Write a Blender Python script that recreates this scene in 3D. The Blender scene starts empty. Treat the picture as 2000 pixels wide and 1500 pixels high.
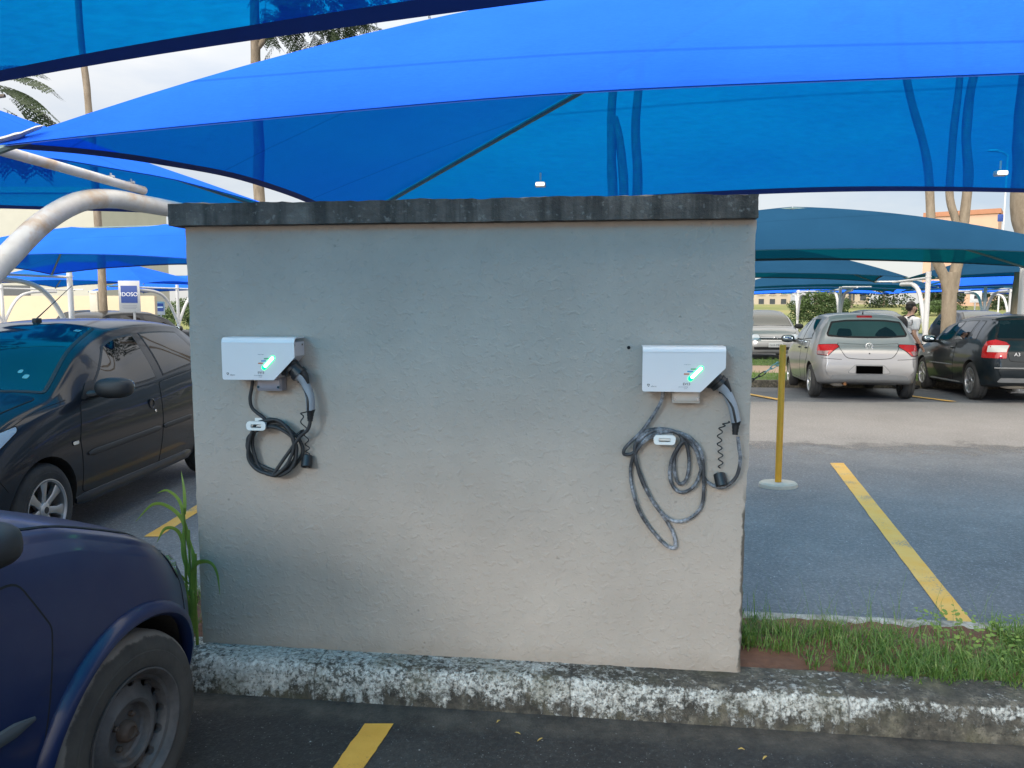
import bpy, bmesh, math, random
from mathutils import Vector, Matrix, noise
from mathutils.bvhtree import BVHTree
from mathutils.geometry import delaunay_2d_cdt
R = math.radians
random.seed(7)
SC = bpy.context.scene
COL = SC.collection

# ------------------------------------------------------------------ camera, sky, sun, exposure
CAM_H = 1.53
PITCH = math.atan(152 / 1500)
cd = bpy.data.cameras.new('camera')
cd.sensor_width = 36.0
cd.lens = 27.0
cd.clip_start = 0.05
cd.clip_end = 2000
cam = bpy.data.objects.new('camera', cd)
COL.objects.link(cam)
cam.location = (0, 0, CAM_H)
cam.rotation_euler = (math.pi / 2 - PITCH, 0, 0)
SC.camera = cam

SUN_DIR = Vector((-0.46, -0.84, 0.36)).normalized()          # towards the sun (behind the camera, to the left)
SUN_EL = math.asin(SUN_DIR.z)
SUN_AZ = math.atan2(SUN_DIR.x, SUN_DIR.y)
world = bpy.data.worlds.new('World')
SC.world = world
world.use_nodes = True
wn, wl = world.node_tree.nodes, world.node_tree.links
wn.clear()


def wnode(t, **kw):
    n = wn.new(t)
    for k, v in kw.items():
        setattr(n, k, v)
    return n


def wmath(op, a, b=None, clamp=False):
    n = wnode('ShaderNodeMath', operation=op, use_clamp=clamp)
    for i, x in enumerate((a, b)):
        if x is None:
            continue
        if isinstance(x, (int, float)):
            n.inputs[i].default_value = x
        else:
            wl.new(x, n.inputs[i])
    return n.outputs[0]


sky = wnode('ShaderNodeTexSky', sky_type='NISHITA')
sky.sun_disc = False
sky.sun_elevation = SUN_EL
sky.sun_rotation = SUN_AZ
sky.air_density = 1.0
sky.dust_density = 0.6
tc = wnode('ShaderNodeTexCoord')
sep = wnode('ShaderNodeSeparateXYZ')
wl.new(tc.outputs['Generated'], sep.inputs[0])
# cloud deck: brightest overhead and towards the veiled sun
zup = wmath('MAXIMUM', sep.outputs[2], 0.0)
dotn = wnode('ShaderNodeVectorMath', operation='DOT_PRODUCT')
wl.new(tc.outputs['Generated'], dotn.inputs[0])
dotn.inputs[1].default_value = SUN_DIR
glow = wmath('POWER', wmath('MAXIMUM', dotn.outputs['Value'], 0.0), 2.5)
bright = wmath('ADD', wmath('ADD', wmath('MULTIPLY', wmath('MULTIPLY', zup, zup), 22.0), 5.0), wmath('MULTIPLY', glow, 19.0))
mapn = wnode('ShaderNodeMapping')
mapn.inputs['Scale'].default_value = (1.0, 1.0, 3.2)
wl.new(tc.outputs['Generated'], mapn.inputs[0])
nz = wnode('ShaderNodeTexNoise')
nz.inputs['Scale'].default_value = 2.6
nz.inputs['Detail'].default_value = 7
nz.inputs['Roughness'].default_value = 0.55
wl.new(mapn.outputs[0], nz.inputs['Vector'])
cr = wnode('ShaderNodeValToRGB')
cr.color_ramp.elements[0].position = 0.36
cr.color_ramp.elements[0].color = (0.64, 0.74, 0.90, 1)
cr.color_ramp.elements[1].position = 0.60
cr.color_ramp.elements[1].color = (0.98, 0.99, 1.01, 1)
wl.new(nz.outputs['Fac'], cr.inputs[0])
cl = wnode('ShaderNodeVectorMath', operation='SCALE')
warm = wnode('ShaderNodeMixRGB')
wl.new(wmath('ADD', wmath('MULTIPLY', wmath('MULTIPLY', zup, zup), 1.6), glow, True), warm.inputs[0])
wl.new(cr.outputs[0], warm.inputs[1])
warm.inputs[2].default_value = (1.04, 0.97, 0.86, 1)
wl.new(warm.outputs[0], cl.inputs[0])
wl.new(bright, cl.inputs['Scale'])
mix = wnode('ShaderNodeMixRGB')
mix.inputs[0].default_value = 0.86
wl.new(sky.outputs[0], mix.inputs[1])
wl.new(cl.outputs[0], mix.inputs[2])
bg = wnode('ShaderNodeBackground')
bg.inputs['Strength'].default_value = 0.11
wl.new(mix.outputs[0], bg.inputs['Color'])
out = wnode('ShaderNodeOutputWorld')
wl.new(bg.outputs[0], out.inputs[0])

sd = bpy.data.lights.new('sun', 'SUN')
sd.energy = 1.25
sd.angle = R(12)
sd.color = (1.0, 0.975, 0.94)
sun = bpy.data.objects.new('sun', sd)
COL.objects.link(sun)
sun.rotation_euler = SUN_DIR.to_track_quat('Z', 'Y').to_euler()

SC.view_settings.view_transform = 'Standard'
SC.view_settings.look = 'None'
SC.view_settings.exposure = 0.55
SC.view_settings.gamma = 1.0
SC.cycles.max_bounces = 8
SC.cycles.transparent_max_bounces = 12
SC.cycles.use_denoising = True


# ------------------------------------------------------------------ materials
class NT:
    """tiny node-tree builder"""
    def __init__(s, name):
        s.m = bpy.data.materials.new(name)
        s.m.use_nodes = True
        s.t = s.m.node_tree
        s.t.nodes.clear()
        s.out = s.t.nodes.new('ShaderNodeOutputMaterial')

    def n(s, t, ins=None, **kw):
        n = s.t.nodes.new(t)
        for k, v in kw.items():
            setattr(n, k, v)
        for k, v in (ins or {}).items():
            s.set(n.inputs[k], v)
        return n

    def set(s, sock, v):
        if isinstance(v, bpy.types.NodeSocket):
            s.t.links.new(v, sock)
        elif isinstance(v, (tuple, list)) and len(v) == 3 and sock.type == 'RGBA':
            sock.default_value = (*v, 1)
        else:
            sock.default_value = v

    def coord(s, kind='Object', scale=(1, 1, 1)):
        c = s.n('ShaderNodeTexCoord')
        m = s.n('ShaderNodeMapping', {'Vector': c.outputs[kind], 'Scale': scale})
        return m.outputs[0]

    def noise(s, vec, scale, detail=4, rough=0.5, dist=0.0):
        return s.n('ShaderNodeTexNoise', {'Vector': vec, 'Scale': scale, 'Detail': detail, 'Roughness': rough, 'Distortion': dist}).outputs['Fac']

    def voro(s, vec, scale, feature='F1'):
        return s.n('ShaderNodeTexVoronoi', {'Vector': vec, 'Scale': scale}, feature=feature).outputs['Distance']

    def ramp(s, fac, stops):
        n = s.n('ShaderNodeValToRGB', {'Fac': fac})
        e = n.color_ramp.elements
        while len(e) < len(stops):
            e.new(0.5)
        for x, (p, c) in zip(e, stops):
            x.position = p
            x.color = (*c, 1) if isinstance(c, (tuple, list)) else (c, c, c, 1)
        return n.outputs[0]

    def math(s, op, a, b=0.0, clamp=False):
        n = s.n('ShaderNodeMath', operation=op, use_clamp=clamp)
        s.set(n.inputs[0], a)
        s.set(n.inputs[1], b)
        return n.outputs[0]

    def mix(s, fac, a, b, blend='MIX'):
        n = s.n('ShaderNodeMixRGB', {'Fac': fac, 'Color1': a, 'Color2': b}, blend_type=blend)
        return n.outputs[0]

    def bump(s, h, strength=0.3, dist=0.01, normal=None):
        ins = {'Height': h, 'Strength': strength, 'Distance': dist}
        if normal is not None:
            ins['Normal'] = normal
        return s.n('ShaderNodeBump', ins).outputs[0]

    def pbr(s, color, rough=0.5, metal=0.0, normal=None, **extra):
        ins = {'Base Color': color, 'Roughness': rough, 'Metallic': metal}
        if normal is not None:
            ins['Normal'] = normal
        ins.update(extra)
        b = s.n('ShaderNodeBsdfPrincipled', ins)
        s.t.links.new(b.outputs[0], s.out.inputs[0])
        return b

    def surf(s, sh):
        s.t.links.new(sh, s.out.inputs[0])


M = {}


def simple(name, color, rough=0.5, metal=0.0, var=0.12, scale=14, bump=0.0, bscale=60, **extra):
    t = NT(name)
    v = t.coord()
    f = t.noise(v, scale, 5, 0.6)
    c = t.mix(f, tuple(x * (1 - var) for x in color), tuple(min(1, x * (1 + var)) for x in color))
    nrm = t.bump(t.noise(v, bscale, 4), bump, 0.004) if bump else None
    rr = t.math('ADD', t.math('MULTIPLY', f, 0.12), max(0.0, rough - 0.06))
    t.pbr(c, rr, metal, nrm, **extra)
    M[name] = t.m
    return t.m


def paint(name, color, metal=0.0, rough=0.35, coat=1.0, dirt=(0.25, 0.23, 0.20), dirty=0.25, coat_rough=0.03, flake=0.0):
    t = NT(name)
    v = t.coord()
    big = t.noise(v, 3.0, 6, 0.65)
    fine = t.noise(v, 55, 4, 0.7)
    d = t.math('MULTIPLY', t.ramp(big, [(0.42, 0.0), (0.75, 1.0)]), dirty)
    sp = t.math('MULTIPLY', t.ramp(fine, [(0.62, 0.0), (0.75, 1.0)]), dirty * 0.6)
    d = t.math('ADD', d, sp, True)
    c = t.mix(d, color, dirt)
    rr = t.math('ADD', t.math('MULTIPLY', d, 0.4), rough)
    cw = t.math('SUBTRACT', coat, t.math('MULTIPLY', d, 0.5 * coat), True)
    t.pbr(c, rr, metal, None, **{'Specular IOR Level': 0.25, 'Coat Weight': t.math('MULTIPLY', cw, 0.75), 'Coat IOR': 1.38, 'Coat Roughness': t.math('ADD', t.math('MULTIPLY', d, 0.3), coat_rough)})
    M[name] = t.m
    return t.m


# --- plaster wall
t = NT('plaster')
v = t.coord()
n1 = t.noise(v, 2.2, 5, 0.6)
n2 = t.noise(v, 14, 6, 0.65)
c = t.ramp(n1, [(0.3, (0.315, 0.274, 0.235)), (0.7, (0.375, 0.328, 0.283))])
c = t.mix(t.math('MULTIPLY', t.ramp(n2, [(0.35, 1.0), (0.6, 0.0)]), 0.18), c, (0.27, 0.255, 0.225))
pit = t.voro(v, 26)
pm = t.noise(v, 9, 3)
pitm = t.math('MULTIPLY', t.ramp(pit, [(0.08, 1.0), (0.17, 0.0)]), t.ramp(pm, [(0.58, 0.0), (0.66, 1.0)]))
c = t.mix(t.math('MULTIPLY', pitm, 0.35), c, (0.14, 0.125, 0.11))
sx = t.n('ShaderNodeSeparateXYZ', {'Vector': v})
# rough broken arris low on the right-hand corner: bare dark mortar showing
edge = t.math('ADD', sx.outputs[0], t.math('MULTIPLY', t.math('SUBTRACT', t.noise(v, 18, 5), 0.5), 0.045))
em = t.math('MULTIPLY', t.ramp(t.math('SUBTRACT', edge, 1.69), [(0.493, 0.0), (0.498, 1.0)]),
            t.ramp(sx.outputs[2], [(0.62, 1.0), (0.74, 0.0)]))
c = t.mix(em, c, (0.06, 0.052, 0.042))
# splashed soil along the foot
foot = t.math('ADD', sx.outputs[2], t.math('MULTIPLY', t.math('SUBTRACT', t.noise(v, 7, 5), 0.5), 0.10))
c = t.mix(t.ramp(foot, [(0.0, 0.35), (0.075, 0.0)]), c, (0.20, 0.155, 0.115))
tv = t.coord('Object', (1.0, 1.0, 1.05))
tro = t.noise(tv, 21, 7, 0.68, 0.3)
lump = t.ramp(t.noise(t.coord('Object', (1, 1, 1.1)), 38, 3, 0.5, 0.3), [(0.52, 0.0), (0.66, 1.0)])
h = t.math('ADD', t.math('MULTIPLY', tro, 1.0), t.math('MULTIPLY', lump, 0.42))
h = t.math('SUBTRACT', h, t.math('MULTIPLY', pitm, 0.6))
nb = t.bump(h, 0.48, 0.0075)
nb = t.bump(t.noise(v, 190, 3, 0.6), 0.18, 0.003, nb)
sm = t.noise(v, 0.9, 4, 0.55, 0.4)
c = t.mix(t.ramp(sm, [(0.45, 0.0), (0.65, 0.10)]), c, (0.24, 0.225, 0.205))
t.pbr(c, 0.88, 0, nb)
M['plaster'] = t.m

# --- weathered concrete (wall cap)
t = NT('cap_concrete')
v = t.coord()
n1 = t.noise(v, 5, 6, 0.65)
c = t.ramp(n1, [(0.3, (0.048, 0.042, 0.036)), (0.55, (0.102, 0.088, 0.076)), (0.75, (0.185, 0.160, 0.138))])
stv = t.coord('Object', (9, 9, 0.6))
stn = t.noise(stv, 1.6, 4, 0.6)
c = t.mix(t.ramp(stn, [(0.45, 0.0), (0.6, 0.7)]), c, (0.022, 0.021, 0.019))
c = t.mix(t.ramp(t.noise(v, 45, 3), [(0.62, 0.0), (0.7, 0.6)]), c, (0.20, 0.19, 0.17))
t.pbr(c, 0.92, 0, t.bump(t.noise(v, 42, 6, 0.7), 0.9, 0.012))
M['cap_concrete'] = t.m

# --- kerb: whitewash flaking off mouldy concrete
t = NT('kerb_concrete')
v = t.coord()
sx = t.n('ShaderNodeSeparateXYZ', {'Vector': v})
n1 = t.noise(v, 34, 7, 0.76, 0.2)
n0 = t.noise(v, 2.1, 3, 0.5)
vs = t.noise(t.coord('Object', (34, 34, 8)), 1.0, 5, 0.65)
base = t.ramp(t.noise(v, 18, 6, 0.7), [(0.3, (0.022, 0.020, 0.017)), (0.52, (0.075, 0.066, 0.052)), (0.7, (0.20, 0.175, 0.135))])
# paint coverage: more at the left end, near the arris, in patches
geo = t.n('ShaderNodeNewGeometry')
gz = t.n('ShaderNodeSeparateXYZ', {'Vector': geo.outputs['Normal']})
top = t.ramp(gz.outputs[2], [(0.55, 0.0), (0.95, 1.0)])
cov = t.math('ADD', t.math('MULTIPLY', n0, 0.46), t.math('MULTIPLY', n1, 0.62))
cov = t.math('ADD', cov, t.math('MULTIPLY', vs, 0.36))
cov = t.math('ADD', cov, t.math('MULTIPLY', sx.outputs[2], 1.7))
cov = t.math('SUBTRACT', cov, t.math('MULTIPLY', top, 0.17))
cov = t.math('SUBTRACT', cov, t.math('MULTIPLY', t.math('ADD', sx.outputs[0], 1.3), 0.045))
pm = t.math('MULTIPLY', t.ramp(cov, [(0.695, 0.0), (0.765, 1.0)]), t.ramp(t.noise(v, 95, 4, 0.8), [(0.36, 0.25), (0.47, 1.0)]))
pc = t.ramp(t.noise(v, 60, 4), [(0.3, (0.30, 0.295, 0.265)), (0.7, (0.62, 0.61, 0.57))])
c = t.mix(pm, base, pc)
blk = t.math('MULTIPLY', t.ramp(t.math('ADD', t.noise(v, 46, 6, 0.75), t.math('MULTIPLY', t.math('SUBTRACT', t.noise(v, 4.5, 3), 0.5), 0.35)), [(0.52, 0.0), (0.60, 1.0)]), 0.80)
c = t.mix(blk, c, (0.028, 0.026, 0.020))
along = t.math('ADD', t.math('ADD', t.math('MULTIPLY', sx.outputs[0], 0.99245), t.math('MULTIPLY', sx.outputs[1], -0.12261)), t.math('MULTIPLY', t.math('SUBTRACT', t.noise(v, 12, 3), 0.5), 0.02))
jn = t.math('ABSOLUTE', t.math('SUBTRACT', t.math('FRACT', t.math('ADD', t.math('MULTIPLY', along, 1.0), 0.62)), 0.5))
c = t.mix(t.ramp(jn, [(0.0, 0.8), (0.006, 0.0)]), c, (0.02, 0.018, 0.015))
moss = t.ramp(t.noise(v, 6, 4), [(0.5, 0.0), (0.7, 0.5)])
c = t.mix(moss, c, (0.11, 0.10, 0.055))
t.pbr(c, 0.93, 0, t.bump(t.math('ADD', t.noise(v, 40, 7, 0.7), t.math('MULTIPLY', pm, 0.35)), 0.9, 0.012))
M['kerb_concrete'] = t.m


t = NT('pale_kerb')
v = t.coord()
c = t.ramp(t.noise(v, 14, 6, 0.7), [(0.32, (0.10, 0.088, 0.07)), (0.5, (0.30, 0.275, 0.235)), (0.68, (0.52, 0.49, 0.44))])
t.pbr(c, 0.92, 0, t.bump(t.noise(v, 40, 6, 0.7), 0.8, 0.01))
M['pale_kerb'] = t.m


def asphalt(name, lo, hi, stone, dust, rough=0.75, spk=0.5, dustamt=0.5, gutter=False):
    t = NT(name)
    v = t.coord()
    c = t.ramp(t.noise(v, 0.8, 6, 0.62), [(0.3, lo), (0.7, hi)])
    c = t.mix(t.math('MULTIPLY', t.noise(v, 160, 3, 0.7), 0.6), c, tuple(x * 0.45 for x in lo))
    c = t.mix(t.math('MULTIPLY', t.ramp(t.noise(v, 1.7, 7, 0.7, 0.5), [(0.48, 0.0), (0.72, 1.0)]), dustamt), c, dust)
    vo = t.voro(v, 95)
    sel = t.noise(v, 37, 2)
    st = t.math('MULTIPLY', t.ramp(vo, [(0.16, 1.0), (0.24, 0.0)]), t.ramp(sel, [(0.55, 0.0), (0.62, 1.0)]))
    c = t.mix(t.math('MULTIPLY', st, spk), c, stone)
    vo2 = t.voro(v, 17)
    st2 = t.math('MULTIPLY', t.ramp(vo2, [(0.045, 1.0), (0.075, 0.0)]), t.ramp(t.noise(v, 5, 2), [(0.5, 0.0), (0.6, 1.0)]))
    c = t.mix(t.math('MULTIPLY', st2, 0.75), c, tuple(min(1, x * 1.5) for x in stone))
    mid = t.noise(v, 48, 3, 0.8)
    c = t.mix(t.ramp(mid, [(0.52, 0.0), (0.68, 0.45)]), c, tuple(x * 1.9 for x in hi))
    c = t.mix(t.ramp(mid, [(0.30, 0.6), (0.44, 0.0)]), c, tuple(x * 0.45 for x in lo))
    if gutter:
        s2 = t.n('ShaderNodeSeparateXYZ', {'Vector': v})
        dist = t.math('ADD', t.math('MULTIPLY', t.math('SUBTRACT', s2.outputs[0], -1.3001), 0.12261), t.math('MULTIPLY', t.math('SUBTRACT', s2.outputs[1], 3.0873), 0.99245))
        dist = t.math('ADD', dist, t.math('MULTIPLY', t.math('SUBTRACT', t.noise(v, 5, 6, 0.7), 0.5), 0.16))
        gm = t.math('MULTIPLY', t.ramp(t.math('ADD', dist, 1.0), [(0.68, 0.0), (0.76, 1.0)]), t.ramp(t.noise(v, 16, 5, 0.7), [(0.3, 0.55), (0.6, 0.95)]))
        c = t.mix(gm, c, t.ramp(t.noise(v, 9, 5, 0.7), [(0.35, (0.030, 0.026, 0.022)), (0.65, (0.088, 0.074, 0.060))]))
    h = t.math('ADD', t.noise(v, 120, 4, 0.75), t.math('MULTIPLY', vo, 0.7))
    rr = t.math('ADD', t.math('MULTIPLY', t.noise(v, 1.3, 5), 0.3), rough - 0.15)
    t.pbr(c, rr, 0, t.bump(h, 0.55, 0.006), **{'Specular IOR Level': 0.4})
    M[name] = t.m


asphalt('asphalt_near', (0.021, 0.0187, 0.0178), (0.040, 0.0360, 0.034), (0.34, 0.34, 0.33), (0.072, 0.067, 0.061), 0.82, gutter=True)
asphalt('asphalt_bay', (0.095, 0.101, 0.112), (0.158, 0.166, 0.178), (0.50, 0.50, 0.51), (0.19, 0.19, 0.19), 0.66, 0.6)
asphalt('asphalt_far', (0.085, 0.090, 0.105), (0.13, 0.135, 0.15), (0.35, 0.35, 0.36), (0.22, 0.21, 0.20), 0.7, 0.2)
asphalt('road_concrete', (0.185, 0.174, 0.168), (0.25, 0.237, 0.23), (0.5, 0.48, 0.46), (0.20, 0.19, 0.19), 0.8, 0.2, 0.7)
asphalt('gutter_dirt', (0.045, 0.040, 0.034), (0.075, 0.066, 0.055), (0.3, 0.28, 0.25), (0.035, 0.032, 0.03), 0.9, 0.3)


# the road's near edge wears away into the bay: grit thins out
t2 = M['road_concrete'].copy()
t2.name = 'road_worn'
M['road_worn'] = t2
nt = t2.node_tree
bs = [n for n in nt.nodes if n.type == 'BSDF_PRINCIPLED'][0]
om = [n for n in nt.nodes if n.type == 'OUTPUT_MATERIAL'][0]
tcn = nt.nodes.new('ShaderNodeTexCoord')
spn = nt.nodes.new('ShaderNodeSeparateXYZ')
nt.links.new(tcn.outputs['Object'], spn.inputs[0])
nzn = nt.nodes.new('ShaderNodeTexNoise')
nzn.inputs['Scale'].default_value = 1.6
nzn.inputs['Detail'].default_value = 9
nzn.inputs['Roughness'].default_value = 0.75
nt.links.new(tcn.outputs['Object'], nzn.inputs['Vector'])
m1 = nt.nodes.new('ShaderNodeMath')
m1.operation = 'MULTIPLY_ADD'
nt.links.new(nzn.outputs['Fac'], m1.inputs[0])
m1.inputs[1].default_value = 2.6
nt.links.new(spn.outputs[1], m1.inputs[2])
m2 = nt.nodes.new('ShaderNodeMath')
m2.operation = 'MULTIPLY_ADD'
nt.links.new(spn.outputs[0], m2.inputs[0])
m2.inputs[1].default_value = 0.06
nt.links.new(m1.outputs[0], m2.inputs[2])
mr = nt.nodes.new('ShaderNodeMapRange')
mr.inputs['From Min'].default_value = 9.55
mr.inputs['From Max'].default_value = 10.15
nt.links.new(m2.outputs[0], mr.inputs['Value'])
trn = nt.nodes.new('ShaderNodeBsdfTransparent')
mxn = nt.nodes.new('ShaderNodeMixShader')
nt.links.new(mr.outputs[0], mxn.inputs[0])
nt.links.new(trn.outputs[0], mxn.inputs[1])
nt.links.new(bs.outputs[0], mxn.inputs[2])
nt.links.new(mxn.outputs[0], om.inputs[0])


def worn_paint(name, c1, c2, under, wear=0.5):
    t = NT(name)
    v = t.coord()
    c = t.ramp(t.noise(v, 6, 5, 0.6), [(0.3, c1), (0.7, c2)])
    w = t.math('ADD', t.math('MULTIPLY', t.noise(v, 70, 5, 0.75), 0.6), t.math('MULTIPLY', t.noise(v, 4, 4), 0.5))
    c = t.mix(t.ramp(w, [(wear, 0.0), (wear + 0.09, 1.0)]), c, under)
    t.pbr(c, 0.75, 0, t.bump(t.noise(v, 120, 4, 0.7), 0.5, 0.004))
    M[name] = t.m


worn_paint('yellow_line', (0.56, 0.27, 0.030), (0.66, 0.345, 0.055), (0.10, 0.075, 0.045), 0.60)
worn_paint('yellow_line_faded', (0.62, 0.315, 0.04), (0.60, 0.37, 0.11), (0.19, 0.18, 0.15), 0.60)


def fabric(name, refl, trans, thru, amount=0.16, tr=0.42):
    """woven shade net: part diffuse, part translucent, with open weave one can look through"""
    t = NT(name)
    v = t.coord()
    st = t.noise(t.coord('Object', (0.35, 0.9, 3.0)), 30, 4, 0.6)
    big = t.noise(v, 0.9, 4, 0.6)
    seam = t.noise(t.coord('Object', (0.3, 4, 4)), 1.4, 3, 0.5)
    k = t.ramp(big, [(0.3, 0.90), (0.7, 1.08)])
    sp3 = t.n('ShaderNodeSeparateXYZ', {'Vector': v})
    acr = t.math('ADD', t.math('MULTIPLY', sp3.outputs[0], 0.15), sp3.outputs[1])
    sm = t.math('ABSOLUTE', t.math('SUBTRACT', t.math('FRACT', t.math('ADD', t.math('MULTIPLY', acr, 0.82), 0.18)), 0.5))
    seamk = t.ramp(sm, [(0.0, 0.72), (0.006, 0.78), (0.011, 1.0)])
    thr = t.ramp(t.noise(t.coord('Object', (0.5, 2.0, 5.0)), 60, 3, 0.7), [(0.3, 0.90), (0.7, 1.07)])
    k = t.math('MULTIPLY', t.math('MULTIPLY', k, seamk), thr)
    dif = t.n('ShaderNodeBsdfDiffuse', {'Color': t.mix(1.0, refl, k, 'MULTIPLY')})
    tl = t.n('ShaderNodeBsdfTranslucent', {'Color': t.mix(1.0, trans, t.ramp(st, [(0.35, 0.88), (0.65, 1.10)]), 'MULTIPLY')})
    m1 = t.n('ShaderNodeMixShader', {0: tr, 1: dif.outputs[0], 2: tl.outputs[0]})
    tp = t.n('ShaderNodeBsdfTransparent', {'Color': thru})
    lw = t.n('ShaderNodeLayerWeight', {'Blend': 0.5})
    cosn = t.math('SUBTRACT', 1.0, lw.outputs['Facing'])
    a = t.math('MULTIPLY', t.math('MULTIPLY', t.ramp(st, [(0.3, 0.85), (0.7, 1.15)]), t.math('MULTIPLY', amount, seamk)), t.math('POWER', cosn, 1.2))   # a woven net closes up when seen at a slant
    m2 = t.n('ShaderNodeMixShader', {0: a, 1: m1.outputs[0], 2: tp.outputs[0]})
    t.surf(m2.outputs[0])
    M[name] = t.m


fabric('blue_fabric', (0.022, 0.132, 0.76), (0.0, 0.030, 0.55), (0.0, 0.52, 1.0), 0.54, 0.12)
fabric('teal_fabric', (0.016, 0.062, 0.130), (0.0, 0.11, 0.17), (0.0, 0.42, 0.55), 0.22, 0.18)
simple('blue_hem', (0.004, 0.030, 0.19), 0.8, var=0.15, scale=5)
simple('teal_hem', (0.004, 0.028, 0.048), 0.8, var=0.15, scale=5)
simple('galvanised_pipe', (0.13, 0.19, 0.19), 0.5, 0.3, var=0.2)
t = NT('white_rusty')
v = t.coord()
rust = t.ramp(t.noise(v, 3.2, 6, 0.65, 0.4), [(0.52, 0.0), (0.70, 0.8)])
c = t.mix(rust, t.ramp(t.noise(v, 9, 5), [(0.3, (0.52, 0.51, 0.48)), (0.7, (0.66, 0.66, 0.64))]), (0.46, 0.27, 0.10))
t.pbr(c, 0.45, 0, t.bump(t.noise(v, 50, 3), 0.1, 0.003))
M['white_rusty'] = t.m
simple('white_metal', (0.56, 0.565, 0.57), 0.45, var=0.08)
simple('rust', (0.20, 0.085, 0.03), 0.85, var=0.4, scale=30, bump=0.4)
simple('charger_white', (0.66, 0.61, 0.60), 0.32, var=0.02)
simple('charger_side', (0.55, 0.52, 0.53), 0.4, var=0.03)
simple('black_plastic', (0.012, 0.013, 0.014), 0.42, var=0.2)
simple('dark_rubber', (0.020, 0.021, 0.023), 0.6, var=0.3, scale=25)
simple('grey_plastic', (0.235, 0.25, 0.275), 0.45, var=0.06)
simple('box_grey', (0.24, 0.235, 0.27), 0.3, var=0.05)
simple('box_cream', (0.45, 0.41, 0.37), 0.5, var=0.06)
simple('hook_white', (0.66, 0.65, 0.62), 0.4, var=0.05)
simple('ink', (0.03, 0.032, 0.04), 0.5, var=0.1)
simple('ink_grey', (0.22, 0.23, 0.27), 0.5, var=0.1)
simple('mark_green', (0.10, 0.34, 0.18), 0.5)
simple('mark_blue', (0.05, 0.25, 0.45), 0.5)
simple('mark_red', (0.50, 0.13, 0.06), 0.5)
t = NT('led_green')
e = t.n('ShaderNodeEmission', {'Color': (0.0, 1.0, 0.18), 'Strength': 2.6})
t.surf(e.outputs[0])
M['led_green'] = t.m
t = NT('led_core')
e = t.n('ShaderNodeEmission', {'Color': (0.22, 1.0, 0.36), 'Strength': 9.0})
t.surf(e.outputs[0])
M['led_core'] = t.m
t = NT('lamp_glow')
e = t.n('ShaderNodeEmission', {'Color': (1.0, 0.93, 0.75), 'Strength': 1.6})
t.surf(e.outputs[0])
M['lamp_glow'] = t.m
t = NT('scuffed_cable')
v = t.coord()
s1 = t.noise(v, 9, 5, 0.7)
s2 = t.noise(v, 70, 3, 0.6)
w = t.math('MULTIPLY', t.ramp(s1, [(0.44, 0.0), (0.6, 1.0)]), t.ramp(s2, [(0.3, 0.15), (0.6, 1.0)]))
t.pbr(t.mix(t.math('MULTIPLY', w, 0.75), (0.035, 0.036, 0.04), (0.40, 0.42, 0.46)), 0.6, 0, t.bump(s2, 0.3, 0.002))
M['scuffed_cable'] = t.m
# vehicles
paint('paint_navy', (0.0015, 0.010, 0.050), 0.0, 0.42, 0.6, (0.06, 0.07, 0.10), 0.20, 0.12)
paint('paint_black_green', (0.0030, 0.0065, 0.0125), 0.0, 0.30, 0.5, (0.03, 0.032, 0.036), 0.10, 0.02)
paint('paint_silver', (0.30, 0.295, 0.295), 0.5, 0.34, 0.8, (0.30, 0.28, 0.25), 0.12, 0.05)
paint('paint_dark_teal', (0.004, 0.009, 0.013), 0.0, 0.3, 0.7, (0.05, 0.05, 0.05), 0.15, 0.02)
paint('paint_cyan', (0.05, 0.33, 0.50), 0.1, 0.35, 0.8, (0.1, 0.2, 0.25), 0.1, 0.05)
paint('paint_graphite', (0.05, 0.055, 0.065), 0.3, 0.35, 0.9, (0.1, 0.1, 0.1), 0.15, 0.05)
simple('car_trim', (0.016, 0.017, 0.019), 0.55, var=0.25)
simple('car_gap', (0.003, 0.003, 0.004), 0.9)
simple('moulding_grey', (0.035, 0.045, 0.055), 0.5, var=0.25)
simple('bumper_grey', (0.16, 0.165, 0.17), 0.55)
simple('chrome', (0.62, 0.63, 0.65), 0.12, 1.0, var=0.05)
simple('mirror_glass', (0.20, 0.25, 0.28), 0.06, 1.0, var=0.02)
simple('wheel_well', (0.012, 0.010, 0.009), 0.95, var=0.5, scale=20, bump=0.8, bscale=25)
simple('alloy', (0.46, 0.46, 0.47), 0.32, 0.85, var=0.12)
simple('brake_disc', (0.07, 0.05, 0.04), 0.6, 0.5, var=0.4)
simple('plate_grey', (0.42, 0.43, 0.44), 0.45, var=0.06)
simple('plate_black', (0.001, 0.001, 0.001), 0.9, **{'Specular IOR Level': 0.0})
simple('reflector', (0.75, 0.76, 0.74), 0.2, 0.6)
t = NT('tyre')
v = t.coord()
c = t.ramp(t.noise(v, 6, 6, 0.7), [(0.3, (0.016, 0.016, 0.017)), (0.7, (0.042, 0.040, 0.038))])
t.pbr(c, 0.8, 0, t.bump(t.noise(v, 60, 4), 0.35, 0.003))
M['tyre'] = t.m
t = NT('tyre_dusty')
v = t.coord()
sx = t.n('ShaderNodeSeparateXYZ', {'Vector': v})
rad = t.math('SQRT', t.math('ADD', t.math('POWER', sx.outputs[0], 2.0), t.math('POWER', sx.outputs[2], 2.0)))
rad = t.math('ADD', rad, t.math('MULTIPLY', t.math('SUBTRACT', t.noise(v, 13, 5, 0.7), 0.5), 0.03))
c = t.ramp(t.noise(v, 8, 6, 0.7), [(0.3, (0.026, 0.024, 0.022)), (0.7, (0.056, 0.051, 0.046))])
c = t.mix(t.ramp(rad, [(0.269, 0.0), (0.274, 0.8)]), c, (0.21, 0.185, 0.16))
t.pbr(c, 0.85, 0, t.bump(t.noise(v, 60, 4), 0.35, 0.003))
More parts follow.
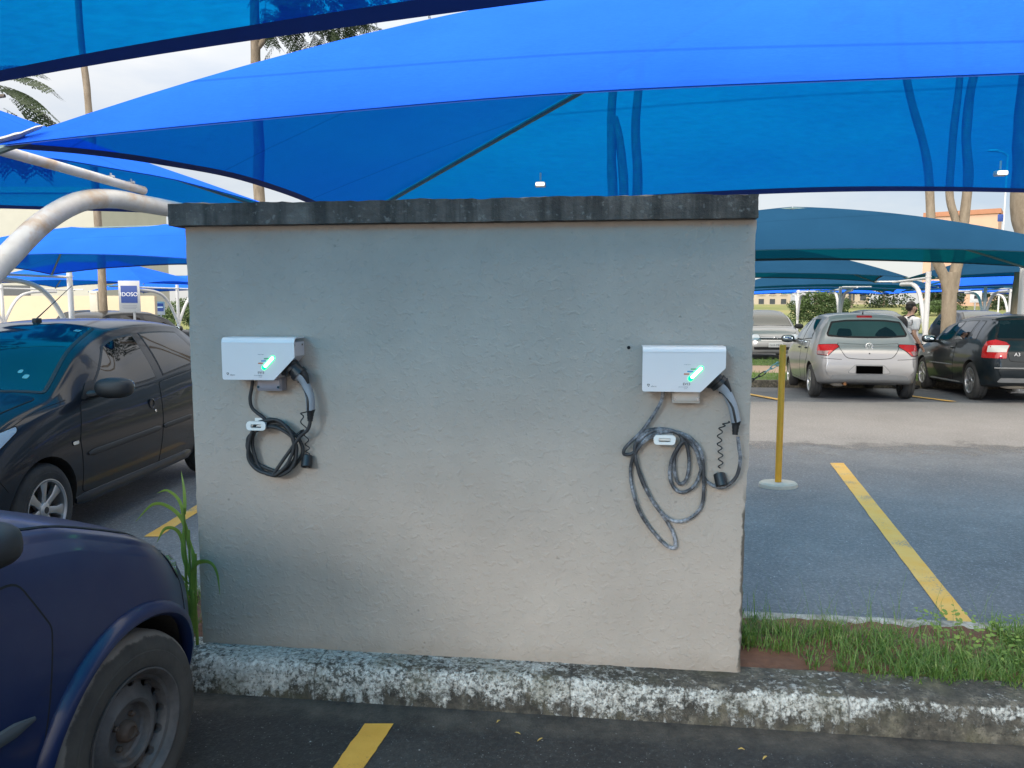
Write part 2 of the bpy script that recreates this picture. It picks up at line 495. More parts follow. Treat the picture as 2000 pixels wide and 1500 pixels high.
M['tyre_dusty'] = t.m
t = NT('steel_wheel')
v = t.coord()
c = t.ramp(t.noise(v, 9, 6, 0.7), [(0.32, (0.034, 0.034, 0.037)), (0.6, (0.078, 0.075, 0.077)), (0.78, (0.125, 0.115, 0.108))])
c = t.mix(t.ramp(t.noise(v, 14, 5, 0.7), [(0.58, 0.0), (0.7, 0.8)]), c, (0.07, 0.04, 0.025))
t.pbr(c, 0.6, 0.25, t.bump(t.noise(v, 90, 4), 0.25, 0.002))
M['steel_wheel'] = t.m
simple('rusty_hub', (0.055, 0.038, 0.030), 0.75, 0.2, var=0.4, scale=40, bump=0.5)


def glass(name, tint, refl=(1, 1, 1), spec=0.6, coat=1.0):
    t = NT(name)
    v = t.coord()
    c = t.mix(t.ramp(t.noise(v, 2.0, 3), [(0.35, 0.0), (0.65, 1.0)]), tuple(x * 0.75 for x in tint), tint)
    t.pbr(c, 0.04, 0, None, **{'Specular IOR Level': spec, 'Coat Weight': coat * 0.7, 'Coat Roughness': 0.02, 'Coat IOR': 1.45})
    M[name] = t.m


glass('glass_dark', (0.006, 0.007, 0.010), spec=0.35, coat=0.45)
glass('glass_teal', (0.003, 0.030, 0.042), spec=0.4, coat=0.5)
simple('sticker', (0.10, 0.30, 0.34), 0.5)
glass('glass_green', (0.022, 0.042, 0.042), spec=0.4, coat=0.5)
glass('lens_red', (0.42, 0.012, 0.012), spec=0.5)
glass('lens_white', (0.62, 0.60, 0.56), spec=0.5)
glass('lens_smoke', (0.24, 0.16, 0.16), spec=0.5)
glass('lens_head', (0.34, 0.42, 0.50), spec=0.9)
glass('lens_blue', (0.04, 0.22, 0.60), spec=0.9)
glass('lens_orange', (0.75, 0.16, 0.04), spec=0.6)
# setting
simple('soil_red', (0.135, 0.060, 0.034), 0.95, var=0.5, scale=28, bump=1.0, bscale=38)
simple('dirt_path', (0.26, 0.195, 0.145), 0.95, var=0.2, scale=5, bump=0.4)
t = NT('blade')
oi = t.n('ShaderNodeTexCoord')
c = t.ramp(t.noise(oi.outputs['Object'], 31, 4, 0.7), [(0.30, (0.052, 0.100, 0.020)), (0.50, (0.105, 0.185, 0.042)), (0.62, (0.21, 0.27, 0.085)), (0.70, (0.36, 0.32, 0.15))])
d = t.n('ShaderNodeBsdfPrincipled', {'Base Color': c, 'Roughness': 0.5, 'Specular IOR Level': 0.35})
tl = t.n('ShaderNodeBsdfTranslucent', {'Color': t.mix(1.0, c, (1.1, 1.5, 0.6), 'MULTIPLY')})
ms = t.n('ShaderNodeMixShader', {0: 0.35, 1: d.outputs[0], 2: tl.outputs[0]})
t.surf(ms.outputs[0])
M['blade'] = t.m


def leafmat(name, lo, hi, sc=3.0):
    t = NT(name)
    v = t.coord()
    c = t.ramp(t.noise(v, sc, 4, 0.6), [(0.3, lo), (0.7, hi)])
    d = t.n('ShaderNodeBsdfPrincipled', {'Base Color': c, 'Roughness': 0.55})
    tl = t.n('ShaderNodeBsdfTranslucent', {'Color': c})
    ms = t.n('ShaderNodeMixShader', {0: 0.3, 1: d.outputs[0], 2: tl.outputs[0]})
    t.surf(ms.outputs[0])
    M[name] = t.m


leafmat('leaf_dark', (0.012, 0.028, 0.009), (0.036, 0.066, 0.020))
leafmat('leaf_mid', (0.035, 0.070, 0.020), (0.10, 0.16, 0.05), 1.5)
leafmat('leaf_bright', (0.11, 0.18, 0.022), (0.24, 0.34, 0.06), 9)
t = NT('bark')
v = t.coord('Object', (1, 1, 0.35))
c = t.ramp(t.noise(v, 8, 6, 0.65), [(0.3, (0.15, 0.118, 0.082)), (0.7, (0.27, 0.225, 0.17))])
t.pbr(c, 0.9, 0, t.bump(t.noise(v, 24, 5, 0.7), 0.5, 0.02))
M['bark'] = t.m
t = NT('field_grass')
v = t.coord()
c = t.ramp(t.noise(v, 0.15, 7, 0.7), [(0.3, (0.085, 0.115, 0.030)), (0.52, (0.15, 0.165, 0.050)), (0.7, (0.24, 0.20, 0.09))])
t.pbr(c, 0.95, 0, t.bump(t.noise(v, 5, 5, 0.7), 0.8, 0.1))
M['field_grass'] = t.m
t = NT('lawn')
v = t.coord()
c = t.ramp(t.noise(v, 4, 7, 0.75), [(0.3, (0.045, 0.085, 0.018)), (0.6, (0.10, 0.16, 0.035)), (0.75, (0.20, 0.16, 0.08))])
t.pbr(c, 0.95, 0, t.bump(t.noise(v, 40, 5, 0.75), 1.0, 0.04))
M['lawn'] = t.m
simple('beige_render', (0.56, 0.47, 0.33), 0.9, var=0.08, scale=3)
simple('cream_render', (0.40, 0.35, 0.28), 0.9, var=0.12, scale=0.6)
simple('grey_render', (0.40, 0.40, 0.35), 0.9, var=0.15, scale=0.4)
simple('pink_render', (0.50, 0.33, 0.24), 0.9, var=0.12, scale=0.6)
simple('roof_tile', (0.36, 0.17, 0.10), 0.9, var=0.15, scale=2)
simple('window_dark', (0.05, 0.06, 0.07), 0.2, var=0.3)
simple('sign_grey', (0.40, 0.41, 0.43), 0.5, var=0.05)
simple('sign_blue', (0.020, 0.058, 0.25), 0.45, var=0.06)
simple('sign_white', (0.78, 0.79, 0.80), 0.5, var=0.03)
simple('sign_back', (0.50, 0.47, 0.40), 0.55, var=0.08)
simple('post_yellow', (0.64, 0.295, 0.02), 0.45, var=0.18, scale=12)
simple('old_cement', (0.42, 0.37, 0.31), 0.9, var=0.2, scale=20, bump=0.5)
simple('chain_dark', (0.022, 0.018, 0.016), 0.5, 0.6, var=0.3)
simple('chain_hook', (0.20, 0.32, 0.30), 0.4, 0.6)
simple('dry_leaf', (0.42, 0.27, 0.07), 0.8, var=0.3, scale=30)
simple('skin', (0.50, 0.29, 0.21), 0.5, var=0.06)
simple('hair', (0.012, 0.010, 0.009), 0.6)
simple('white_shirt', (0.80, 0.77, 0.78), 0.85, var=0.06, bump=0.3, bscale=18)
simple('dark_trousers', (0.016, 0.018, 0.03), 0.85)
simple('mask_black', (0.010, 0.010, 0.011), 0.8)
simple('backpack', (0.022, 0.022, 0.026), 0.8, bump=0.3)
simple('shoe', (0.02, 0.02, 0.02), 0.6)


# ------------------------------------------------------------------ mesh helpers
class MB:
    def __init__(s):
        s.v, s.f, s.mi = [], [], []

    def add(s, vs, fs, mi=0):
        o = len(s.v)
        s.v += [Vector(p) for p in vs]
        s.f += [tuple(i + o for i in f) for f in fs]
        s.mi += [mi] * len(fs)
        return s

    def box(s, a, b, mi=0, bev=0.0):
        bm = bmesh.new()
        bmesh.ops.create_cube(bm, size=1)
        a, b = Vector(a), Vector(b)
        for v in bm.verts:
            v.co = Vector(((a[i] + b[i]) / 2 + v.co[i] * abs(b[i] - a[i]) for i in range(3)))
        if bev:
            bmesh.ops.bevel(bm, geom=bm.edges[:], offset=bev, segments=2, affect='EDGES', profile=0.5)
        s.addbm(bm, mi)
        return s

    def addbm(s, bm, mi=0, mat=None):
        bm.verts.index_update()
        vs = [(mat @ v.co) if mat else v.co.copy() for v in bm.verts]
        s.add(vs, [tuple(v.index for v in f.verts) for f in bm.faces], mi)
        bm.free()

    def tube(s, pts, r, n=12, closed=False, mi=0, cap=True, flat=None):
        pts = [Vector(p) for p in pts]
        N = len(pts)
        rs = r if isinstance(r, (list, tuple)) else [r] * N
        T = []
        for i in range(N):
            a = pts[(i - 1) % N] if (closed or i > 0) else pts[i]
            b = pts[(i + 1) % N] if (closed or i < N - 1) else pts[i]
            d = b - a
            T.append(d.normalized() if d.length > 1e-9 else Vector((0, 0, 1)))
        up = Vector((0, 0, 1)) if abs(T[0].z) < 0.9 else Vector((0, 1, 0))
        if flat:
            up = Vector(flat)
        nrm = (up - T[0] * up.dot(T[0])).normalized()
        vs = []
        for i in range(N):
            nrm = nrm - T[i] * nrm.dot(T[i])
            nrm = nrm.normalized() if nrm.length > 1e-6 else T[i].orthogonal().normalized()
            bi = T[i].cross(nrm)
            ra, rb = rs[i] if isinstance(rs[i], (list, tuple)) else (rs[i], rs[i])
            for k in range(n):
                a = 2 * math.pi * k / n
                vs.append(pts[i] + nrm * math.cos(a) * ra + bi * math.sin(a) * rb)
        fs = []
        for i in range(N if closed else N - 1):
            j = (i + 1) % N
            for k in range(n):
                l = (k + 1) % n
                fs.append((i * n + k, i * n + l, j * n + l, j * n + k))
        if cap and not closed:
            fs.append(tuple(range(n))[::-1])
            fs.append(tuple((N - 1) * n + k for k in range(n)))
        s.add(vs, fs, mi)
        return s

    def lathe(s, prof, n=32, mat=None, mi=0, closed=False):
        """prof: (radius, y) pairs, axis = local y"""
        mat = mat or Matrix.Identity(4)
        vs, fs = [], []
        for (r, y) in prof:
            for k in range(n):
                a = 2 * math.pi * k / n
                vs.append(mat @ Vector((r * math.cos(a), y, r * math.sin(a))))
        m = len(prof)
        for i in range(m if closed else m - 1):
            j = (i + 1) % m
            for k in range(n):
                l = (k + 1) % n
                fs.append((i * n + k, i * n + l, j * n + l, j * n + k))
        s.add(vs, fs, mi)
        return s

    def prism(s, poly, a, b, axis='y', mi=0):
        """extrude 2-D polygon (x,z) along y from a to b (axis='y'), or (x,y) along z"""
        n = len(poly)
        if axis == 'y':
            vs = [(p[0], a, p[1]) for p in poly] + [(p[0], b, p[1]) for p in poly]
        elif axis == 'z':
            vs = [(p[0], p[1], a) for p in poly] + [(p[0], p[1], b) for p in poly]
        else:
            vs = [(a, p[0], p[1]) for p in poly] + [(b, p[0], p[1]) for p in poly]
        fs = [tuple(range(n)), tuple(range(2 * n - 1, n - 1, -1))]
        fs += [(i, (i + 1) % n, n + (i + 1) % n, n + i) for i in range(n)]
        s.add(vs, fs, mi)
        return s

    def build(s, name, mats, parent=None, smooth=True, angle=35, loc=None):
        me = bpy.data.meshes.new(name)
        me.from_pydata([tuple(v) for v in s.v], [], s.f)
        if isinstance(mats, str):
            mats = [mats]
        for m in mats:
            me.materials.append(M[m])
        me.polygons.foreach_set('material_index', s.mi)
        bm = bmesh.new()
        bm.from_mesh(me)
        bmesh.ops.recalc_face_normals(bm, faces=bm.faces)
        if smooth:
            ca = R(angle)
            for f in bm.faces:
                f.smooth = True
            for e in bm.edges:
                if len(e.link_faces) == 2 and e.calc_face_angle(0) > ca:
                    e.smooth = False
        bm.to_mesh(me)
        bm.free()
        o = bpy.data.objects.new(name, me)
        COL.objects.link(o)
        if parent:
            o.parent = parent
        if loc is not None:
            o.location = loc
        return o


def empty(name, loc=(0, 0, 0), rz=0.0, label=None, cat=None, group=None):
    o = bpy.data.objects.new(name, None)
    COL.objects.link(o)
    o.empty_display_size = 0.2
    o.location = loc
    o.rotation_euler = (0, 0, rz)
    tag(o, label, cat, group)
    return o


def tag(o, label=None, cat=None, group=None, kind=None):
    if label:
        o['label'] = label
    if cat:
        o['category'] = cat
    if group:
        o['group'] = group
    if kind:
        o['kind'] = kind
    return o


def copy_tree(o, parent=None):
    c = o.copy()
    COL.objects.link(c)
    if parent:
        c.parent = parent
    for ch in [x for x in CH.get(o.name, [])]:
        copy_tree(ch, c)
    return c


CH = {}


def index_children(root):
    CH.clear()
    for x in bpy.data.objects:
        if x.parent:
            CH.setdefault(x.parent.name, []).append(x)


def dup(root, loc, rz, label, group=None):
    index_children(root)
    c = copy_tree(root)
    c.location = loc
    c.rotation_euler = (root.rotation_euler[0], root.rotation_euler[1], rz)
    c['label'] = label
    if group:
        c['group'] = group
    return c


def catmull(pts, per=8, closed=False):
    P = [Vector(p) for p in pts]
    n = len(P)
    out = []
    rng = range(n if closed else n - 1)
    for i in rng:
        p0 = P[(i - 1) % n] if (closed or i > 0) else P[0] * 2 - P[1]
        p1, p2 = P[i], P[(i + 1) % n]
        p3 = P[(i + 2) % n] if (closed or i < n - 2) else P[-1] * 2 - P[-2]
        for k in range(per):
            t = k / per
            out.append(0.5 * ((2 * p1) + (p2 - p0) * t + (2 * p0 - 5 * p1 + 4 * p2 - p3) * t * t + (3 * p1 - p0 - 3 * p2 + p3) * t ** 3))
    if not closed:
        out.append(P[-1])
    return out


def text_obj(name, txt, size, matname, parent, mat, extrude=0.0006, align='LEFT'):
    cu = bpy.data.curves.new(name, 'FONT')
    cu.body = txt
    cu.size = size
    cu.extrude = extrude
    cu.align_x = align
    o = bpy.data.objects.new(name + '_tmp', cu)
    COL.objects.link(o)
    dg = bpy.context.evaluated_depsgraph_get()
    me = bpy.data.meshes.new_from_object(o.evaluated_get(dg))
    bpy.data.objects.remove(o)
    me.transform(mat)
    me.materials.clear()
    me.materials.append(M[matname])
    ob = bpy.data.objects.new(name, me)
    COL.objects.link(ob)
    ob.parent = parent
    return ob


FRONT = Matrix.Rotation(math.pi / 2, 4, 'X')       # text lying in xz, facing -y


# ------------------------------------------------------------------ lot frame (origin: left foot of the charger wall)
LOT0 = Vector((-1.3001, 3.0873, 0))
LOT_YAW = R(-7.043)
EU = Vector((math.cos(LOT_YAW), math.sin(LOT_YAW), 0))
EV = Vector((-math.sin(LOT_YAW), math.cos(LOT_YAW), 0))


def lot(u, v, z=0.0):
    return LOT0 + EU * u + EV * v + Vector((0, 0, z))


# ------------------------------------------------------------------ ground
def ground_z(d):
    if d < 12.5:
        return 0.0
    if d < 15.5:
        return -0.10 * (d - 12.5) / 3.0
    if d < 21:
        return -0.10 + 0.06 * (d - 15.5) / 5.5
    return -0.04


def sheet(name, poly, z, m, label=None, sub=0):
    b = MB()
    b.add([(p[0], p[1], (z if len(p) < 3 else p[2])) for p in poly], [tuple(range(len(poly)))])
    o = b.build(name, m, smooth=False)
    tag(o, kind='structure')
    return o


GW = 400
b = MB()
ys = [-40, 0, 12.5, 15.5, 21, 60, 700]
for i in range(len(ys) - 1):
    b.add([(-GW, ys[i], ground_z(ys[i]) - 0.012), (GW, ys[i], ground_z(ys[i]) - 0.012), (GW, ys[i + 1], ground_z(ys[i + 1]) - 0.012), (-GW, ys[i + 1], ground_z(ys[i + 1]) - 0.012)], [(0, 1, 2, 3)])
tag(b.build('ground', 'asphalt_far', smooth=False), kind='structure')


def W2(p):
    return (p.x, p.y)


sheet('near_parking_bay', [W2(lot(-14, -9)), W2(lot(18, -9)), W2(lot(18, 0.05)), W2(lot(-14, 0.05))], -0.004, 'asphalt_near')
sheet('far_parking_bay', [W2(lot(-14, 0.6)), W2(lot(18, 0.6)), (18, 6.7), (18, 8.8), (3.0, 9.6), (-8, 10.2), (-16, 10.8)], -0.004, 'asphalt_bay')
b = MB()
n = 700
vs, fs = [], []
for i in range(n + 1):
    x = -30 + 70 * i / n
    vs += [(x, 7.6 - 0.06 * (x - 3) + 0.22 * noise.noise((x * 0.9, 0, 0)) + 0.10 * noise.noise((x * 4.1, 0, 0)) + 0.05 * noise.noise((x * 11.0, 2, 0)), -0.0025), (x, 12.25 - 0.03 * (x - 5) + 0.1 * noise.noise((x, 7, 0)), 0.0)]
for i in range(n):
    fs.append((2 * i, 2 * i + 2, 2 * i + 3, 2 * i + 1))
b.add(vs, fs)
tag(b.build('road', 'road_worn', smooth=False), kind='structure')


def line_sheet(name, pts, m, label):
    b = MB()
    a0, a1, b1, b0 = [Vector(p) for p in pts]
    n = 24
    vs, fs = [], []
    for i in range(n + 1):
        t = i / n
        w1 = 0.004 * noise.noise((i * 0.7, 3.1, a0.x))
        w2 = 0.004 * noise.noise((i * 0.7, 9.1, a0.x))
        p = a0.lerp(b0, t)
        q = a1.lerp(b1, t)
        dd = (q - p).normalized()
        vs += [p + dd * w1, q + dd * w2]
    for i in range(n):
        fs.append((2 * i, 2 * i + 1, 2 * i + 3, 2 * i + 2))
    b.add(vs, fs)
    o = b.build(name, m, smooth=False)
    tag(o, kind='structure')
    return o


line_sheet('bay_marking', [(-0.66, 2.1, 0.0), (-0.565, 2.1, 0.0), (-0.434, 2.69, 0.0), (-0.543, 2.69, 0.0)], 'yellow_line', '')
line_sheet('bay_marking', [(3.12, 7.42, 0.0), (3.255, 7.42, 0.0), (2.242, 3.60, 0.0), (2.125, 3.60, 0.0)], 'yellow_line_faded', '')
line_sheet('bay_marking', [(-2.46, 5.0, 0.0), (-2.36, 5.0, 0.0), (-2.30, 7.6, 0.0), (-2.40, 7.6, 0.0)], 'yellow_line_faded', '')
line_sheet('bay_marking', [(7.05, 12.3, 0.004), (7.18, 12.3, 0.004), (6.95, 13.4, -0.022), (6.82, 13.4, -0.022)], 'yellow_line_faded', '')
line_sheet('bay_marking', [(4.35, 12.5, 0.004), (4.48, 12.5, 0.004), (4.28, 13.9, -0.042), (4.15, 13.9, -0.042)], 'yellow_line_faded', '')
# pale concrete patch at the bottom of the frame
b = MB()
ring = []
for k in range(40):
    a = 2 * math.pi * k / 40
    rr = 1 + 0.12 * noise.noise((math.cos(a) * 1.5, math.sin(a) * 1.5, 4))
    ring.append(Vector((1.05 + 0.42 * rr * math.cos(a), 2.20 + 0.17 * rr * math.sin(a) - 0.05 * math.cos(a), 0.0)))
b.add(ring, [tuple(range(40))])
tag(b.build('concrete_patch', 'road_concrete', smooth=False), kind='structure')


# kerb with rounded, chipped arris
def kerb(name, m, path_fn, u0, u1, n, prof, rough=0.006, seed=0.0):
    b = MB()
    vs, fs = [], []
    k = len(prof)
    for i in range(n + 1):
        u = u0 + (u1 - u0) * i / n
        for (v, z) in prof:
            p = path_fn(u, v, z)
            q = Vector((u * 11 + seed, v * 17, z * 23))
            d = noise.noise(q) * rough + noise.noise(q * 3) * rough * 0.6
            if z > 0.02:
                p = p + EV * (-d) + Vector((0, 0, d * 0.8))
            vs.append(p)
    for i in range(n):
        for j in range(k - 1):
            fs.append((i * k + j, (i + 1) * k + j, (i + 1) * k + j + 1, i * k + j + 1))
    b.add(vs, fs)
    o = b.build(name, m, smooth=True, angle=60)
    o['kind'] = 'structure'
    return o


KP = [(-0.155, -0.02), (-0.150, 0.02), (-0.147, 0.05), (-0.143, 0.08), (-0.139, 0.10), (-0.131, 0.117), (-0.118, 0.128), (-0.09, 0.131), (-0.05, 0.131), (0.0, 0.130), (0.06, 0.128)]
kerb('kerb', 'kerb_concrete', lot, -5.2, 7.5, 420, KP, 0.007)
kerb('kerb', 'pale_kerb', lot, -5.2, 7.5, 200, [(0.62, 0.085), (0.64, 0.098), (0.70, 0.098), (0.725, 0.085), (0.735, -0.02)], 0.006, 5)
# soil bed of the median
b = MB()
nu, nv = 420, 20
vs, fs = [], []
for i in range(nu + 1):
    for j in range(nv + 1):
        u = -5.2 + 12.7 * i / nu
        v = 0.02 + 0.62 * j / nv
        vs.append(lot(u, v, 0.115 - 0.02 * j / nv + 0.012 * noise.noise((u * 4, v * 6, 1)) + 0.010 * noise.noise((u * 14, v * 14, 1)) + 0.008 * noise.noise((u * 37, v * 37, 1))))
for i in range(nu):
    for j in range(nv):
        a = i * (nv + 1) + j
        fs.append((a, a + nv + 1, a + nv + 2, a + 1))
b.add(vs, fs)
tag(b.build('soil_bed', 'soil_red'), kind='structure')


# ------------------------------------------------------------------ charger wall
WALL = empty('plastered_wall', lot(0, 0, 0.13), LOT_YAW, 'grey rough plastered wall with a dark concrete cap carrying two chargers', 'wall')
b = MB()
nx, nz_ = 70, 60
WL, WT, WH = 2.204, 0.55, 1.712
# front face as a grid so the corner can be slightly broken
vs, fs = [], []
for i in range(nx + 1):
    for j in range(nz_ + 1):
        x = WL * i / nx
        z = WH * j / nz_
        y = 0.003 * noise.noise((x * 1.7, 0, z * 1.7))
        if i in (0, nx):
            s = 1 if i == 0 else -1
            x += s * (0.004 + 0.005 * noise.noise((z * 9, s * 3, 0)) + 0.003 * noise.noise((z * 31, s, 0)))
            if i == nx and z < 0.78:
                x -= 0.006 + 0.008 * abs(noise.noise((z * 22, 2, 7)))
            y += 0.006
        vs.append((x, y, z))
for i in range(nx):
    for j in range(nz_):
        a = i * (nz_ + 1) + j
        fs.append((a, a + nz_ + 1, a + nz_ + 2, a + 1))
nvf = len(vs)
# sides and back, joined to the front grid's border
lo = [0 * (nz_ + 1) + j for j in range(nz_ + 1)]
hi = [nx * (nz_ + 1) + j for j in range(nz_ + 1)]
for j in range(nz_ + 1):
    vs.append((0.0, WT, WH * j / nz_))
for j in range(nz_ + 1):
    vs.append((WL, WT, WH * j / nz_))
for j in range(nz_):
    fs.append((lo[j], lo[j + 1], nvf + j + 1, nvf + j))
    fs.append((hi[j], nvf + nz_ + 1 + j, nvf + nz_ + 2 + j, hi[j + 1]))
    fs.append((nvf + j, nvf + j + 1, nvf + nz_ + 2 + j, nvf + nz_ + 1 + j))
b.add(vs, fs)
b.build('wall_body', 'plaster', WALL)
b = MB()
bm = bmesh.new()
bmesh.ops.create_cube(bm, size=1)
x0, x1, y0, y1, z0, z1 = -0.032, 2.196, -0.052, 0.60, 1.712, 1.80
for v in bm.verts:
    v.co = Vector((x0 if v.co.x < 0 else x1, y0 if v.co.y < 0 else y1, z0 if v.co.z < 0 else z1))
lx = [e for e in bm.edges if abs((e.verts[0].co - e.verts[1].co).x) > 1]
bmesh.ops.subdivide_edges(bm, edges=lx, cuts=90)
ly = [e for e in bm.edges if abs((e.verts[0].co - e.verts[1].co).y) > 0.3]
bmesh.ops.subdivide_edges(bm, edges=ly, cuts=14, use_grid_fill=True)
lz = [e for e in bm.edges if abs((e.verts[0].co - e.verts[1].co).z) > 0.06]
bmesh.ops.subdivide_edges(bm, edges=lz, cuts=4, use_grid_fill=True)
bm.normal_update()
for v in bm.verts:
    c = v.co
    d = 0.003 * noise.noise(c * 7) + 0.003 * noise.noise(c * 31) + 0.002 * noise.noise(c * 70)
    if c.z > z1 - 0.01:
        c.z += d * 1.3 + 0.004 * noise.noise(c * 14)
        if c.y < y0 + 0.01:
            c.z -= 0.004
    else:
        v.co += v.normal * d * 0.6
b.addbm(bm)
b.build('cap_slab', 'cap_concrete', WALL, angle=50)
# small drilled hole beside the right-hand charger
b = MB()
b.lathe([(0.0, -0.001), (0.006, -0.001), (0.0065, 0.0015)], 14, Matrix.Translation((1.75, -0.0035, 1.246)))
b.build('drill_hole', 'car_gap', WALL)


# ------------------------------------------------------------------ chargers
def rounded_poly(pts, rads, seg=6):
    out = []
    n = len(pts)
    for i in range(n):
        p0, p1, p2 = Vector(pts[i - 1]), Vector(pts[i]), Vector(pts[(i + 1) % n])
        r = rads[i] if isinstance(rads, (list, tuple)) else rads
        if r <= 0:
            out.append(p1)
            continue
        a, c = (p0 - p1).normalized(), (p2 - p1).normalized()
        ang = a.angle(c)
        d = min(r / math.tan(ang / 2), (p0 - p1).length * 0.49, (p2 - p1).length * 0.49)
        s, e = p1 + a * d, p1 + c * d
        for k in range(seg + 1):
            t = k / seg
            out.append((1 - t) ** 2 * s + 2 * t * (1 - t) * p1 + t * t * e)
    return out


def make_charger(origin, label, box_mat, side_open):
    root = empty('wall_charger', lot(*origin), LOT_YAW, label, 'charger', 'wall chargers')
    W_, H_, D_ = 0.292, 0.163, 0.112
    cx, cz = 0.207, 0.087
    # front cover: a bent sheet, rounded at the top, corner cut off at the lower right
    b = MB()
    front = rounded_poly([(0, 0), (cx, 0), (W_, cz), (W_, H_ - 0.02), (0, H_ - 0.02)], [0.009, 0.004, 0.004, 0, 0], 5)
    # profile of the bend in (y,z)
    prof = [(-D_, 0.0)]
    bend = [(-D_ + 0.022 * (1 - math.cos(a)), H_ - 0.022 + 0.022 * math.sin(a)) for a in [math.pi / 2 * k / 6 for k in range(7)]]
    T = 0.004
    n = len(front)
    vs = [(p[0], -D_, p[1]) for p in front] + [(p[0], -D_ + T, p[1]) for p in front]
    fs = [tuple(range(n)), tuple(range(2 * n - 1, n - 1, -1))]
    fs += [(i, (i + 1) % n, n + (i + 1) % n, n + i) for i in range(n)]
    b.add(vs, fs)
    # bent top: swept in x
    tp = [(-D_, H_ - 0.0205)] + bend + [(-0.012, H_)]
    tin = [(-0.012, H_ - T)] + [(y + (T * 0.7 if y < -0.06 else 0), z - T) for (y, z) in reversed(bend)] + [(-D_ + T, H_ - 0.0205)]
    pr = tp + tin
    b.prism([(y, z) for (y, z) in pr], 0.0, W_, axis='x')
    b.build('cover', 'charger_white', root, angle=28)
    # inner body, set in from the cover
    b = MB()
    body = rounded_poly([(0.006, 0.004), (cx + 0.002, 0.004), (W_ - 0.006, cz + 0.004), (W_ - 0.006, H_ - 0.018), (0.006, H_ - 0.018)], 0.004, 3)
    b.prism(body, -D_ + T + 0.001, 0.0)
    for (sy, sz) in ((-0.095, H_ - 0.03), (-0.02, H_ - 0.03)):
        b.lathe([(0, -0.0005), (0.004, -0.0005), (0.004, 0.001)], 10, Matrix.Translation((W_ - 0.0055, sy, sz)) @ Matrix.Rotation(-math.pi / 2, 4, 'Z'), 1)
    b.build('housing', ['charger_side', 'ink'], root, smooth=False)
    # status light: slanted capsule lens with the lit strip in it
    ang = math.atan2(0.054, 0.052)
    ctr = Vector((0.188, 0, 0.067))
    ax = Vector((math.cos(ang), 0, math.sin(ang)))
    nx_ = Vector((-ax.z, 0, ax.x))

    def capsule(L, r, off):
        o = []
        for k in range(13):
            a = -math.pi / 2 + math.pi * k / 12
            o.append(ctr + off + ax * (L + r * math.cos(a)) + nx_ * r * math.sin(a))
        for k in range(13):
            a = math.pi / 2 + math.pi * k / 12
            o.append(ctr + off + ax * (-L + r * math.cos(a)) + nx_ * r * math.sin(a))
        return o
    b = MB()
    c1 = capsule(0.026, 0.0088, Vector((0, 0, 0)))
    b.prism([(p.x, p.z) for p in c1], -D_ - 0.002, -D_ + 0.001)
    led = b.build('status_light', 'led_green', root, smooth=False)
    b = MB()
    c2 = capsule(0.021, 0.0062, ax * 0.004)
    b.prism([(p.x, p.z) for p in c2], -D_ - 0.0035, -D_ - 0.002)
    b.build('lit_strip', 'led_core', led, smooth=False)
    # printed bars and writing
    for (x, z, L, m) in ((0.170, 0.0825, 0.026, 'mark_green'), (0.158, 0.0735, 0.022, 'mark_blue'), (0.146, 0.0645, 0.020, 'mark_red')):
        b = MB()
        b.prism(rounded_poly([(x, z - 0.0025), (x + L, z - 0.0025), (x + L, z + 0.0025), (x, z + 0.0025)], 0.0024, 3), -D_ - 0.0008, -D_ + 0.001)
        b.build('status_bar', m, root, smooth=False)
    FT = Matrix.Translation((0, -D_ - 0.0008, 0))
    text_obj('caption', 'charger status', 0.0042, 'ink_grey', root, FT @ Matrix.Translation((0.146, 0, 0.0975)) @ FRONT, 0.0003)
    text_obj('model_mark', 'EV13', 0.0125, 'ink', root, FT @ Matrix.Translation((0.1435, 0, 0.0245)) @ FRONT, 0.0004)
    text_obj('caption', 'electric mobility', 0.0052, 'ink_grey', root, FT @ Matrix.Translation((0.128, 0, 0.0165)) @ FRONT, 0.0003)
    text_obj('caption', '22 kW', 0.0044, 'ink_grey', root, FT @ Matrix.Translation((0.147, 0, 0.0105)) @ FRONT, 0.0003)
    text_obj('brand_mark', 'efacec', 0.0082, 'ink_grey', root, FT @ Matrix.Translation((0.031, 0, 0.0165)) @ FRONT, 0.0004)
    b = MB()
    ring = rounded_poly([(0.016, 0.0275), (0.028, 0.0275), (0.0225, 0.0145)], 0.003, 5)
    cc = Vector((0.0222, 0.0228))
    inner = [cc + (Vector(p) - cc) * 0.55 for p in ring]
    n = len(ring)
    vs = [(p[0], -D_ - 0.001, p[1]) for p in ring] + [(p[0], -D_ - 0.001, p[1]) for p in inner] + [(p[0], -D_ + 0.001, p[1]) for p in ring]
    b.add(vs, [(i, (i + 1) % n, n + (i + 1) % n, n + i) for i in range(n)] + [(i, (i + 1) % n, 2 * n + (i + 1) % n, 2 * n + i) for i in range(n)])
    b.build('logo', 'ink', root, smooth=False)
    # socket on the cut corner
    b = MB()
    axd = Vector((cz, 0, -(W_ - cx))).normalized()
    mid = Vector(((cx + W_) / 2, -0.062, cz / 2 + 0.002))
    rot = Vector((0, 1, 0)).rotation_difference(axd).to_matrix().to_4x4()
    Mx = Matrix.Translation(mid) @ rot
    b.lathe([(0.0, -0.01), (0.040, -0.01), (0.041, 0.004), (0.036, 0.008), (0.034, 0.018), (0.030, 0.019), (0.0, 0.019)], 28, Mx)
    b.build('socket', 'black_plastic', root)
    # small junction box under the cover
    b = MB()
    x0, x1 = (0.112, 0.212)
    b.box((x0, -0.055, -0.048), (x1, -0.002, 0.004), 0, 0.004)
    b.box((x0 + 0.004, -0.062, -0.040), (x1 - 0.004, -0.054, 0.004), 0, 0.003)
